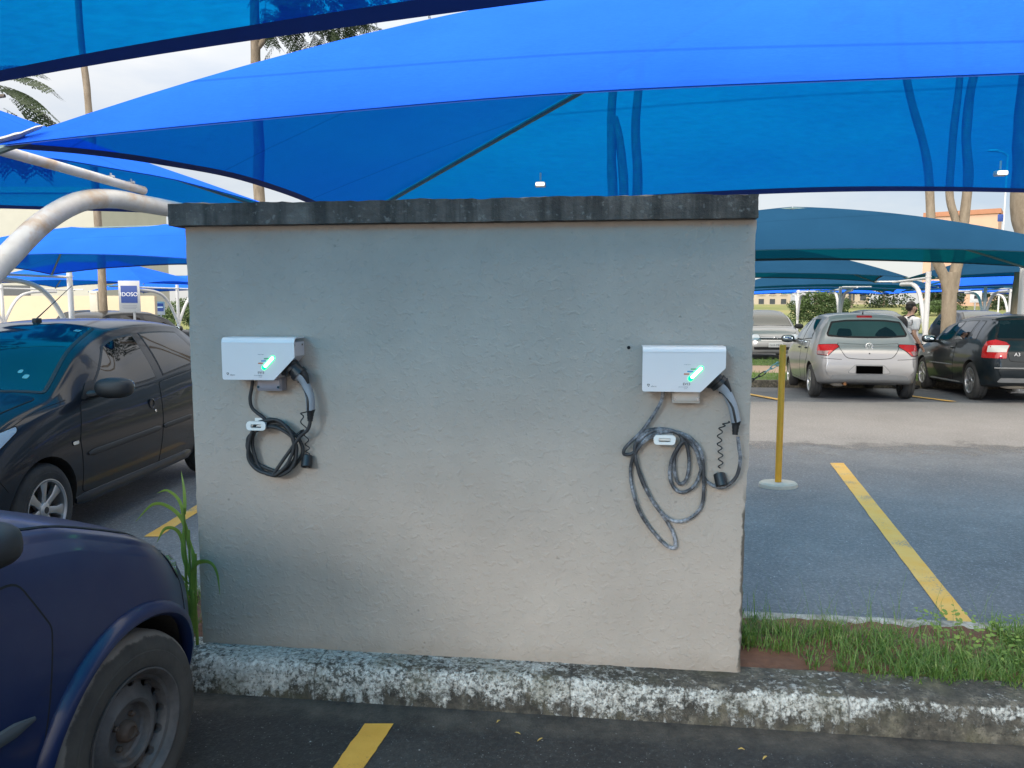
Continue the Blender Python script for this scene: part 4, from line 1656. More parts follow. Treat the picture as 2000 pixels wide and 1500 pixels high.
        ys = [q.y for q in inner]
        pts = [q.copy() for q in inner]
        x = min(xs) + grid * 0.5

        def inside(p):
            c = False
            for i in range(n):
                a, b2 = inner[i], inner[(i + 1) % n]
                if (a.y > p.y) != (b2.y > p.y) and p.x < (b2.x - a.x) * (p.y - a.y) / (b2.y - a.y) + a.x:
                    c = not c
            return c
        while x < max(xs):
            y = min(ys) + grid * 0.5
            while y < max(ys):
                p = Vector((x, y))
                if inside(p) and min((p - q).length for q in inner) > grid * 0.4:
                    pts.append(p)
                y += grid
            x += grid
        r = delaunay_2d_cdt(pts, [(i, (i + 1) % n) for i in range(n)], [], 1, 1e-5)
        V3, bad = [], set()
        for i, q in enumerate(r[0]):
            h = s.hit(proj, q, off)
            if h is None:
                bad.add(i)
                h = Vector((0, 0, 0))
            V3.append(h)
        fs = [tuple(f) for f in r[2] if not any(i in bad for i in f)]
        b = MB()
        b.add(V3, fs, 0)
        ml = [mats] if isinstance(mats, str) else list(mats)
        ring_out = [s.hit(proj, q, off * 0.6) for q in Q]
        ring_in = [s.hit(proj, q, off * 0.98) for q in inner]
        skirt = [s.hit(proj, q, -0.004) for q in Q]
        vs = [(v or Vector((0, 0, 0))) for v in ring_out + ring_in + skirt]
        ff = []
        mi = 1 if (border and len(ml) > 1) else 0
        for i in range(n):
            j = (i + 1) % n
            ids = (ring_out[i], ring_out[j], ring_in[i], ring_in[j], skirt[i], skirt[j])
            if any(v is None for v in ids):
                continue
            if border:
                ff.append((i, j, n + j, n + i))
            ff.append((2 * n + i, 2 * n + j, j, i))
        b.add(vs, ff, mi)
        o = b.build(name, ml, parent or s.root, angle=50)
        if label:
            o['label'] = label
        return o

    def strip(s, name, pts, proj, r, mat_, per=6, off=0.0, parent=None, flat=1.0, smooth_=True):
        P = catmull([Vector((p[0], p[1], 0)) for p in pts], per) if smooth_ else [Vector((p[0], p[1], 0)) for p in pts]
        H = [s.hit(proj, (p.x, p.y), off) for p in P]
        H = [h for h in H if h is not None]
        if len(H) < 2:
            return None
        b = MB()
        b.tube(H, r, 8)
        return b.build(name, mat_, parent or s.root)

    def gap(s, pts, proj, w=0.003, parent=None, name='shut_line'):
        return s.strip(name, pts, proj, w, 'car_gap', off=-w * 0.35, parent=parent or s.body)

    def wheels(s, style='alloy', which=(0, 1, 2, 3), tyre_m='tyre', inset=0.035, steer=0.0):
        r, w, rr = s.p['tr'], s.p['tw'], s.p['rim']
        proto = make_wheel(style, r, w, rr, tyre_m)
        k = 0
        first = True
        for i, ax in enumerate(s.axles()):
            for sg in (1, -1):
                if k in which:
                    if first:
                        o = proto
                        first = False
                    else:
                        index_children(proto)
                        o = copy_tree(proto)
                    o.parent = s.root
                    o.location = (ax, sg * (s.W / 2 - inset - w / 2), r)
                    o.rotation_euler = (0, 0, (0 if sg > 0 else math.pi) + (steer if i == 0 else 0))
                k += 1

    def place(s, axle_xy, which, heading, z=0.0, pitch=0.0):
        """put the centre of the front (0) or rear (1) axle at a point; heading in degrees from +Y towards +X"""
        a = R(90 - heading)
        f = Vector((math.cos(a), math.sin(a), 0))
        ax = s.axles()[which]
        c = Vector((axle_xy[0], axle_xy[1], 0)) - f * ax
        c.z = z + math.tan(pitch) * ax * 1.0
        s.root.location = c
        s.root.rotation_euler = (0, pitch, a)


def make_wheel(style, r, w, rr, tyre_m):
    root = bpy.data.objects.new('wheel', None)
    COL.objects.link(root)
    h = w / 2
    b = MB()
    prof = [(rr - 0.006, -h + 0.02), (rr + 0.006, -h + 0.004), (rr + 0.03, -h - 0.002), (r - 0.045, -h - 0.002), (r - 0.02, -h + 0.008), (r - 0.006, -h + 0.022), (r, -h + 0.040),
            (r, -0.030), (r - 0.006, -0.027), (r - 0.006, -0.023), (r, -0.020), (r, 0.020), (r - 0.006, 0.023), (r - 0.006, 0.027), (r, 0.030),
            (r, h - 0.040), (r - 0.006, h - 0.022), (r - 0.02, h - 0.008), (r - 0.045, h + 0.002), (r - 0.055, h + 0.001), (r - 0.058, h + 0.0028), (rr + 0.03, h + 0.002), (rr + 0.006, h - 0.004), (rr - 0.006, h - 0.02)]
    b.lathe(prof, 64, None, 0, True)
    b.build('tyre', tyre_m, root, angle=30)
    if style == 'steel':
        b = MB()
        prof = [(rr + 0.004, h - 0.004), (rr + 0.006, h + 0.003), (rr + 0.001, h + 0.004), (rr - 0.010, h - 0.004), (rr - 0.016, h - 0.016), (rr - 0.026, h - 0.020), (rr - 0.032, h - 0.030),
                (rr * 0.80, h - 0.046), (rr * 0.70, h - 0.040), (rr * 0.60, h - 0.026), (rr * 0.53, h - 0.022), (rr * 0.47, h - 0.026), (rr * 0.44, h - 0.044), (rr * 0.40, h - 0.050), (0.0, h - 0.050),
                (0.0, h - 0.056), (rr * 0.40, h - 0.056), (rr * 0.50, h - 0.034), (rr * 0.60, h - 0.034), (rr * 0.80, h - 0.055), (rr - 0.026, h - 0.040), (rr - 0.012, h - 0.06), (rr - 0.012, -h + 0.02), (rr + 0.004, -h + 0.01)]
        b.lathe(prof, 72, None, 0, True)
        rim = b.build('rim', 'steel_wheel', root, angle=30)
        b = MB()
        for k in range(14):
            a = 2 * math.pi * k / 14
            c = Vector((math.cos(a), 0, math.sin(a)))
            tgt = Vector((-math.sin(a), 0, math.cos(a)))
            ring = []
            for i in range(14):
                q = 2 * math.pi * i / 14
                p = c * (rr * 0.775 + 0.0105 * math.cos(q)) + tgt * (0.0155 * math.sin(q))
                ring.append((p.x, p.z))
            b.prism(ring, h - 0.085, h + 0.02)
        cut = b.build('cutter', 'wheel_well', smooth=False)
        md = rim.modifiers.new('holes', 'BOOLEAN')
        md.operation = 'DIFFERENCE'
        md.object = cut
        md.solver = 'EXACT'
        dg = bpy.context.evaluated_depsgraph_get()
        me = bpy.data.meshes.new_from_object(rim.evaluated_get(dg))
        rim.modifiers.clear()
        rim.data = me
        bpy.data.objects.remove(cut)
        b = MB()
        b.lathe([(0.032, h - 0.051), (0.030, h - 0.030), (0.024, h - 0.022), (0.018, h - 0.020), (0.016, h - 0.026), (0.0, h - 0.026)], 26)
        b.build('hub', 'rusty_hub', root)
        for k in range(4):
            a = 2 * math.pi * (k + 0.4) / 4
            b = MB()
            b.lathe([(0.009, h - 0.051), (0.009, h - 0.038), (0.006, h - 0.034), (0, h - 0.034)], 6, Matrix.Translation((0.049 * math.cos(a), 0, 0.049 * math.sin(a))))
            b.build('bolt', 'rusty_hub', root, angle=20)
        b = MB()
        b.lathe([(0, h - 0.09), (rr * 0.92, h - 0.09), (rr * 0.92, h - 0.10), (0, h - 0.10)], 40)
        b.build('brake_disc', 'wheel_well', root)
    else:
        n = {'alloy': 7, 'alloy5': 5, 'cover': 9}[style]
        b = MB()
        prof = [(rr + 0.004, h - 0.006), (rr + 0.006, h + 0.003), (rr, h + 0.004), (rr - 0.012, h - 0.004), (rr - 0.016, h - 0.04), (rr - 0.03, -h + 0.03), (rr - 0.01, -h + 0.02), (rr + 0.004, h - 0.03)]
        b.lathe(prof, 56, None, 0, True)
        for k in range(n):
            a = 2 * math.pi * k / n
            m = Matrix.Rotation(-a, 4, 'Y')
            w0, w1 = (0.022, 0.040) if style == 'alloy' else (0.030, 0.050)
            z0, z1 = 0.03, rr - 0.006
            ps = []
            for (z, hw, y) in ((z0, w0, h - 0.022), (z1 * 0.6, w0 * 0.95, h - 0.012), (z1, w1, h - 0.010)):
                ps += [(-hw, y - 0.004, z), (-hw * 0.62, y, z), (hw * 0.62, y, z), (hw, y - 0.004, z), (hw, y - 0.03, z), (-hw, y - 0.03, z)]
            fs = [(0, 1, 2, 3, 4, 5), (17, 16, 15, 14, 13, 12)]
            for q in range(2):
                for i in range(6):
                    j = (i + 1) % 6
                    fs.append((q * 6 + i, q * 6 + j, q * 6 + 6 + j, q * 6 + 6 + i))
            b.add([m @ Vector(p) for p in ps], fs)
        b.lathe([(0, h - 0.008), (0.028, h - 0.008), (0.046, h - 0.016), (0.052, h - 0.045)], 28)
        b.build('rim', 'alloy', root, angle=30)
        b = MB()
        b.lathe([(0, h - 0.006), (0.020, h - 0.006), (0.022, h - 0.010)], 18)
        b.build('hub', 'car_trim', root)
        b = MB()
        b.lathe([(0, h - 0.06), (rr * 0.68, h - 0.06), (rr * 0.68, h - 0.07), (0, h - 0.07)], 36)
        b.lathe([(rr * 0.68, h - 0.085), (rr - 0.017, h - 0.085)], 36, None, 1)
        b.build('brake_disc', ['brake_disc', 'wheel_well'], root)
    return root


def ellipsoid(b, c, r, n=20, m=12, pw=0.8, mat=None):
    vs, fs = [], []
    sg = lambda v: math.copysign(abs(v) ** pw, v)
    for i in range(m + 1):
        a = -math.pi / 2 + math.pi * i / m
        for k in range(n):
            t = 2 * math.pi * k / n
            p = Vector((r[0] * sg(math.cos(a)) * sg(math.cos(t)), r[1] * sg(math.cos(a)) * sg(math.sin(t)), r[2] * sg(math.sin(a))))
            p = (mat @ p) if mat else p
            vs.append(Vector(c) + p)
    for i in range(m):
        for k in range(n):
            l = (k + 1) % n
            fs.append((i * n + k, i * n + l, (i + 1) * n + l, (i + 1) * n + k))
    b.add(vs, fs)


def add_mirror(car, s_, z, sg, mat_, size=(0.075, 0.115, 0.068), out=0.13, yaw=0):
    base = car.hit(('side', sg), (s_, z))
    c = base + Vector((-0.03, sg * out, 0.025))
    b = MB()
    ellipsoid(b, c, size, pw=0.75)
    o = b.build('wing_mirror', mat_, car.root)
    b = MB()
    b.tube([base + Vector((0.02, -sg * 0.02, -0.02)), base + Vector((0.0, sg * 0.04, -0.012)), c + Vector((0.01, -sg * size[1] * 0.5, -size[2] * 0.4))], [(0.03, 0.045), (0.026, 0.038), (0.025, 0.03)], 10)
    b.build('stalk', 'car_trim', o)
    b = MB()
    ellipsoid(b, c + Vector((-size[0] * 0.80, 0, 0)), (0.022, size[1] * 0.86, size[2] * 0.84), pw=0.7)
    b.build('glass', 'mirror_glass', o)
    return o


def hatch_spec(L, W, H, FO, WB, tr=0.285, tw=0.165, rim=0.172, arch=0.325, cowl=1.02, roof=1.92, rend=None, nose_z=0.69, hood_z=0.955, belt=(0.915, 1.0), tail_z=1.0, hw_roof=0.555, rear_tuck=0.16, rake=None,
               tail_w=0.80, hood_front=None, nose_w=1.0):
    hw = W / 2
    rend = rend or L - 0.62
    hb = L - rear_tuck            # foot of the hatch glass
    hz = hood_z
    mid = (roof + rend) / 2
    rake = rake or (hz + (H - hz) * 0.52)
    hf = hood_front or nose_z + 0.04
    c = {}
    c['zt'] = [(0, 0.55), (0.02, 0.60), (0.07, nose_z - 0.03), (0.16, nose_z + 0.005), (0.30, hf + 0.02), (0.62, hz - 0.055), (cowl - 0.12, hz - 0.005), (cowl, hz + 0.02), ((cowl + roof) / 2, rake + 0.06), (roof - 0.1, H - 0.055), (roof, H - 0.03), (mid, H),
               (rend - 0.1, H - 0.035), (rend, H - 0.065), (rend + 0.10, H - 0.11), ((rend + hb) / 2 + 0.03, (H + tail_z) / 2 - 0.01), (hb, tail_z), (hb + 0.06, tail_z - 0.07), (L - 0.03, 0.80), (L - 0.01, 0.66), (L, 0.60)]
    f = pchip(c['zt'])
    c['zr'] = [(0, 0.54), (0.02, 0.585), (0.07, nose_z - 0.055), (0.16, nose_z - 0.04), (0.30, hf - 0.045), (0.62, hz - 0.125), (cowl - 0.12, hz - 0.07), (cowl, hz - 0.05), ((cowl + roof) / 2, rake - 0.02), (roof - 0.1, H - 0.135), (roof, H - 0.105), (mid, H - 0.075),
               (rend - 0.1, H - 0.10), (rend, H - 0.125), (rend + 0.10, H - 0.17), ((rend + hb) / 2 + 0.03, (H + tail_z) / 2 - 0.05), (hb, tail_z - 0.03), (hb + 0.06, tail_z - 0.09), (L - 0.03, 0.785), (L - 0.01, 0.65), (L, 0.595)]
    c['zs'] = [(0, 0.525), (0.02, 0.565), (0.07, nose_z - 0.085), (0.16, nose_z - 0.075), (0.30, hf - 0.085), (0.62, hz - 0.165), (cowl - 0.12, hz - 0.105), (cowl, hz - 0.085), (cowl + 0.25, belt[0] - 0.01), (roof, belt[0] + 0.005), (rend, belt[1] - 0.01),
               (hb - 0.1, belt[1] - 0.01), (hb, tail_z - 0.06), (hb + 0.06, tail_z - 0.12), (L - 0.03, 0.765), (L - 0.01, 0.64), (L, 0.585)]
    c['zw'] = [(0, 0.44), (0.3, 0.48), (FO, 0.54), (L - 0.6, 0.58), (L - 0.1, 0.56), (L, 0.50)]
    c['zb'] = [(0, 0.33), (0.03, 0.27), (0.12, 0.22), (FO, 0.205), (L / 2, 0.20), (L - 0.7, 0.22), (L - 0.12, 0.28), (L - 0.03, 0.33), (L, 0.40)]
    c['ww'] = [(0, hw * 0.62 * nose_w), (0.015, hw * 0.70 * nose_w), (0.05, hw * 0.79 * nose_w), (0.12, hw * 0.875 * nose_w), (0.25, hw * 0.945 * (0.4 + 0.6 * nose_w)), (0.5 if FO > 0.65 else FO * 0.75, hw * 0.985), (FO, hw), (L / 2, hw), (L - 0.7, hw * 0.992), (L - 0.35, hw * 0.965), (L - 0.15, hw * 0.915), (L - 0.05, hw * 0.85), (L - 0.015, hw * 0.79), (L, hw * (tail_w - 0.06))]
    w = pchip(c['ww'])
    c['ws'] = [(x, w(x) - dx) for (x, dx) in [(0, .03), (0.05, .04), (0.12, .045), (0.25, .05), (0.5, .05), (cowl, .05), (roof, .045), (rend, .05), (L - 0.35, .055), (L - 0.15, .05), (L - 0.05, .045), (L, .03)]]
    c['wb'] = [(x, w(x) - dx) for (x, dx) in [(0, .05), (0.05, .06), (0.12, .06), (0.5, .055), (FO, .05), (L - 0.6, .05), (L - 0.15, .06), (L - 0.05, .06), (L, .05)]]
    c['wr'] = [(0, w(0) - .05), (0.05, w(.05) - .06), (0.12, w(.12) - .075), (0.25, w(.25) - .085), (0.5, w(.5) - .085), (cowl - 0.05, hw - .095), (cowl + 0.1, hw - .12), ((cowl + roof) / 2, (hw - .12 + hw_roof) / 2 + .01), (roof, hw_roof), (mid, hw_roof + 0.005), (rend, hw_roof - .01), ((rend + hb) / 2, hw_roof + .03),
               (hb, hw - .16), (hb + 0.06, w(L - .08) - .075), (L - 0.02, w(L - .02) - .06), (L, w(L) - .05)]
    return dict(L=L, W=W, H=H, FO=FO, WB=WB, tr=tr, tw=tw, rim=rim, arch=arch, curves=c, cowl=cowl, roof=roof, rend=rend, hb=hb)


def windscreen(car, mat_, dark='car_trim', marg=0.075):
    p = car.p
    c, r = p['cowl'], p['roof']
    F = car.F
    pts = []
    n = 8
    for k in range(n + 1):
        s_ = c + 0.05 + (r - 0.02 - c - 0.05) * k / n
        pts.append((s_, F['wr'](s_) - marg * (0.65 + 0.35 * k / n)))
    poly = [(c - 0.02, 0.0)] + [(c + 0.0, 0.35)] + pts + [(r + 0.015, 0.25), (r + 0.02, 0)]
    poly = poly + [(a, -b_) for (a, b_) in reversed(poly[1:-1])]
    return car.patch('windscreen', poly, ('top',), [mat_, dark], 0.005, 0.022, 0.04, 0.07)


def side_glass(car, sg, s0b, s0t, s1b, s1t, mat_='glass_dark', zlo=0.02, zhi=0.035, border=0.014, name='window', parent=None, rnd=0.03):
    F = car.F
    bot = [(s0b + (s1b - s0b) * k / 5, F['zs'](s0b + (s1b - s0b) * k / 5) + zlo) for k in range(6)]
    top = [(s1t + (s0t - s1t) * k / 5, F['zr'](s1t + (s0t - s1t) * k / 5) - zhi) for k in range(6)]
    poly = [bot[0]] + bot[1:-1] + [bot[-1], top[0]] + top[1:-1] + [top[-1]]
    rads = [rnd] + [0] * 4 + [rnd, rnd] + [0] * 4 + [rnd]
    return car.patch(name, [Vector(p) for p in poly], ('side', sg), [mat_, 'car_trim'], 0.004, border, 0, 0.06, parent)


# ---- near navy hatchback (mostly out of frame at the lower left)
sp = hatch_spec(3.65, 1.61, 1.42, 0.62, 2.443, tr=0.288, tw=0.165, rim=0.178, arch=0.338, cowl=0.90, roof=1.72, nose_w=0.86, nose_z=0.68, hood_z=0.985, belt=(0.93, 0.98), hood_front=0.765)
car = Car(sp, 'paint_navy', 'dusty navy blue hatchback cut by the lower left corner, steel wheel showing')
NAVY = car
S = ('side', -1)
ax0 = sp['FO']
# flared lip round the wheel arch
b = MB()
pts = []
for k in range(33):
    a = math.pi * (-0.10 + 1.16 * k / 32)
    h = car.hit(S, (ax0 - (sp['arch'] + 0.016) * math.cos(a), sp['tr'] + (sp['arch'] + 0.016) * math.sin(a)), 0.002)
    if h:
        pts.append(h)
b.tube(pts, [(0.030, 0.021)] * len(pts), 12, flat=(0, 1, 0))
b.build('arch_lip', 'paint_navy', car.root)
for sg in (1, -1):
    S = ('side', sg)
    car.patch('door', [(0.97, 0.87), (0.90, 0.73), (0.95, 0.45), (1.01, 0.27), (2.20, 0.25), (2.26, 0.89)], S, ['paint_navy', 'car_gap'], 0.003, 0.006, 0.05, 0.05)
    P = [car.hit(S, (0.985 + 1.17 * k / 20, 0.535 + 0.004 * k / 20), 0.006) for k in range(21)]
    b = MB()
    b.tube(P, [(0.006, 0.004)] + [(0.019, 0.010)] * 20, 10, flat=(0, 0, 1))
    b.build('side_moulding', 'moulding_grey', car.root)
    car.gap([(0.32, 0.44), (0.27, 0.55), (0.20, 0.60), (0.14, 0.64), (0.08, 0.64)], S, 0.004, name='bumper_gap')
    side_glass(car, sg, 1.20, 1.64, 2.22, 2.14, parent=None)
    add_mirror(car, 1.10, 0.985, sg, 'car_trim', (0.07, 0.078, 0.052), 0.125)
    car.patch('headlight', [(-0.30, 0.60), (-0.66, 0.60), (-0.66, 0.70), (-0.32, 0.70)] if sg < 0 else [(0.30, 0.60), (0.66, 0.60), (0.66, 0.70), (0.32, 0.70)], ('dir', 0), ['lens_head', 'car_gap'], 0.005, 0.006, 0.03, 0.05)
# bonnet shut line and pressed crease
car.patch('bonnet', [(0.13, 0.0), (0.15, 0.36), (0.26, 0.55), (0.50, 0.66), (0.89, 0.67), (0.905, 0.0), (0.89, -0.67), (0.50, -0.66), (0.26, -0.55), (0.15, -0.36)], ('top',), ['paint_navy', 'car_gap'], 0.004, 0.009, 0.06, 0.05)
windscreen(car, 'glass_dark')
car.patch('rear_window', [(-0.52, 0.98), (0.52, 0.98), (0.47, 1.28), (-0.47, 1.28)], ('dir', 180), ['glass_dark', 'car_trim'], 0.004, 0.02, 0.05)
car.wheels('steel', tyre_m='tyre_dusty', inset=0.012)
car.place((-1.865, 2.31), 0, 13.0)

# ---- dark hatchback facing us on the left
sp = hatch_spec(3.83, 1.655, 1.43, 0.77, 2.442, tr=0.288, tw=0.175, rim=0.185, arch=0.328, cowl=0.98, roof=1.98, nose_z=0.66, hood_z=0.975, belt=(0.915, 1.02), hw_roof=0.56, hood_front=0.745, rend=3.22)
car = Car(sp, 'paint_black_green', 'glossy black hatchback facing us behind the navy car, aerial on its roof')
PEU = car
F = car.F
for sg in (1, -1):
    S = ('side', sg)
    car.patch('door', [(1.22, 0.90), (1.13, 0.66), (1.16, 0.30), (2.20, 0.27), (2.28, 0.93)], S, ['paint_black_green', 'car_gap'], 0.003, 0.005, 0.05, 0.06)
    car.patch('door', [(2.29, 0.93), (2.21, 0.27), (2.62, 0.28), (2.80, 0.50), (3.00, 0.70), (3.02, 0.99)], S, ['paint_black_green', 'car_gap'], 0.003, 0.005, 0.05, 0.06)
    side_glass(car, sg, 1.30, 1.82, 2.28, 2.27, rnd=0.05)
    side_glass(car, sg, 2.39, 2.37, 3.22, 3.02, rnd=0.06)
    for (a0, a1) in ((1.20, 2.20), (2.25, 2.76)):
        P = [car.hit(S, (a0 + (a1 - a0) * k / 16, 0.555 + 0.02 * (a0 + (a1 - a0) * k / 16 - 1.2)), 0.007) for k in range(17)]
        b = MB()
        b.tube(P, [(0.010, 0.004)] + [(0.022, 0.010)] * 15 + [(0.012, 0.004)], 10, flat=(0, 0, 1))
        b.build('side_moulding', 'car_trim', car.root)
    # sill
    P = [car.hit(S, (1.10 + 1.72 * k / 20, 0.262), 0.004) for k in range(21)]
    b = MB()
    b.tube(P, [(0.02, 0.008)] + [(0.042, 0.022)] * 19 + [(0.02, 0.008)], 10, flat=(0, 0, 1))
    b.build('sill', 'paint_black_green', car.root)
    for s_ in (2.10, 2.92):
        c = car.hit(S, (s_, 0.775), 0.004)
        b = MB()
        b.lathe([(0.040, -0.003), (0.043, 0.004), (0.034, 0.007), (0.030, 0.001), (0, 0.0)], 20, Matrix.Translation(c) @ (Matrix.Identity(4) if sg > 0 else Matrix.Rotation(math.pi, 4, 'Z')))
        b.build('door_handle', 'paint_black_green', car.root)
    c = car.hit(S, (2.15, 0.715), 0.002)
    b = MB()
    b.lathe([(0.012, 0), (0.011, 0.003), (0, 0.003)], 12, Matrix.Translation(c) @ (Matrix.Identity(4) if sg > 0 else Matrix.Rotation(math.pi, 4, 'Z')))
    b.build('door_lock', 'chrome', car.root)
    car.patch('side_repeater', [(1.04, 0.635), (1.11, 0.635), (1.11, 0.665), (1.04, 0.665)], S, ['reflector', 'car_gap'], 0.006, 0.004, 0.014, 0.02)
    add_mirror(car, 1.36, 0.95, sg, 'car_trim', (0.085, 0.125, 0.070), 0.155)
    car.patch('mirror_base', [(1.22, 0.90), (1.42, 0.93), (1.44, 1.03), (1.35, 1.01)], S, 'car_trim', 0.006, 0, 0.02, 0.04)
    q = sg * 1
    car.patch('headlight', [(-0.16 * q, 0.57), (0.08 * q, 0.61), (0.24 * q, 0.70), (0.36 * q, 0.80), (0.355 * q, 0.835), (0.22 * q, 0.80), (0.02 * q, 0.745), (-0.20 * q, 0.655)], ('dir', 38 * q, (car.L / 2 - 0.12, q * (car.W / 2 - 0.13), 0)), ['lens_head', 'car_gap'], 0.006, 0.008, 0.04, 0.04)
    car.patch('turn_lamp', [(0.08 * q, 0.665), (0.20 * q, 0.715), (0.24 * q, 0.775), (0.12 * q, 0.735)], ('dir', 38 * q, (car.L / 2 - 0.12, q * (car.W / 2 - 0.13), 0)), ['lens_blue'], 0.010, 0, 0.02, 0.03)
    car.gap([(0.44, 0.48), (0.36, 0.58), (0.27, 0.62), (0.17, 0.60)], S, 0.004, name='bumper_gap')
    car.gap([(1.10, 0.925), (0.80, 0.885), (0.55, 0.815), (0.40, 0.765)], S, 0.003, name='bonnet_gap')
windscreen(car, 'glass_teal')
car.patch('bonnet', [(0.16, 0.0), (0.19, 0.30), (0.42, 0.56), (0.62, 0.64), (0.96, 0.675), (0.985, 0.0), (0.96, -0.675), (0.62, -0.64), (0.42, -0.56), (0.19, -0.30)], ('top',), ['paint_black_green', 'car_gap'], 0.004, 0.006, 0.06, 0.06)
car.patch('rear_window', [(-0.55, 1.02), (0.55, 1.02), (0.49, 1.30), (-0.49, 1.30)], ('dir', 180), ['glass_dark', 'car_trim'], 0.004, 0.02, 0.05)
car.patch('grille', [(-0.42, 0.36), (0.42, 0.36), (0.46, 0.46), (-0.46, 0.46)], ('dir', 0), 'car_trim', 0.006, 0, 0.03, 0.05)
base = car.hit(('top',), (2.02, 0.0), 0.0)
b = MB()
b.box(base + Vector((-0.04, -0.018, -0.004)), base + Vector((0.03, 0.018, 0.035)), 0, 0.006)
o = b.build('aerial_base', 'car_trim', car.root)
b = MB()
b.tube([base + Vector((0, 0, 0.03)), base + Vector((-0.38, 0.06, 0.29))], [0.005, 0.0022], 8)
b.build('aerial', 'car_trim', o)
# stickers on the windscreen corner
for (s_, y, w_) in ((1.16, 0.47, 0.018), (1.20, 0.41, 0.015), (1.84, 0.42, 0.022)):
    car.patch('windscreen_sticker', [(s_ - w_, y - w_), (s_ + w_, y - w_), (s_ + w_, y + w_), (s_ - w_, y + w_)], ('top',), 'sticker', 0.0065, 0, 0.012, 0.03)
car.wheels('alloy', inset=0.012)
car.place((-2.84 - 0.815, 4.62), 0, 181.5)

# ---- silver hatchback seen from behind
gol = hatch_spec(3.90, 1.66, 1.455, 0.79, 2.465, tr=0.285, tw=0.175, rim=0.178, arch=0.33, cowl=1.05, roof=1.92, nose_z=0.69, hood_z=0.975, belt=(0.93, 0.985), hw_roof=0.565, tail_z=0.985, rend=3.36, rear_tuck=0.22, tail_w=0.86)


def rear_common(car, paint_):
    for sg in (1, -1):
        S = ('side', sg)
        car.patch('door', [(1.25, 0.91), (1.17, 0.66), (1.20, 0.28), (2.26, 0.26), (2.34, 0.94)], S, [paint_, 'car_gap'], 0.003, 0.006, 0.05, 0.07)
        car.patch('door', [(2.35, 0.94), (2.27, 0.26), (2.66, 0.27), (2.84, 0.50), (3.02, 0.68), (3.06, 0.96)], S, [paint_, 'car_gap'], 0.003, 0.006, 0.05, 0.07)
        side_glass(car, sg, 1.34, 1.82, 2.30, 2.28)
        side_glass(car, sg, 2.40, 2.38, 3.14, 2.98)
        for s_ in (2.14, 2.86):
            c = car.hit(S, (s_, 0.83), 0.012)
            b = MB()
            ellipsoid(b, c, (0.075, 0.018, 0.016))
            b.build('door_handle', 'car_trim', car.root)
        add_mirror(car, 1.36, 0.95, sg, 'car_trim', (0.075, 0.125, 0.075), 0.15)
    windscreen(car, 'glass_green')


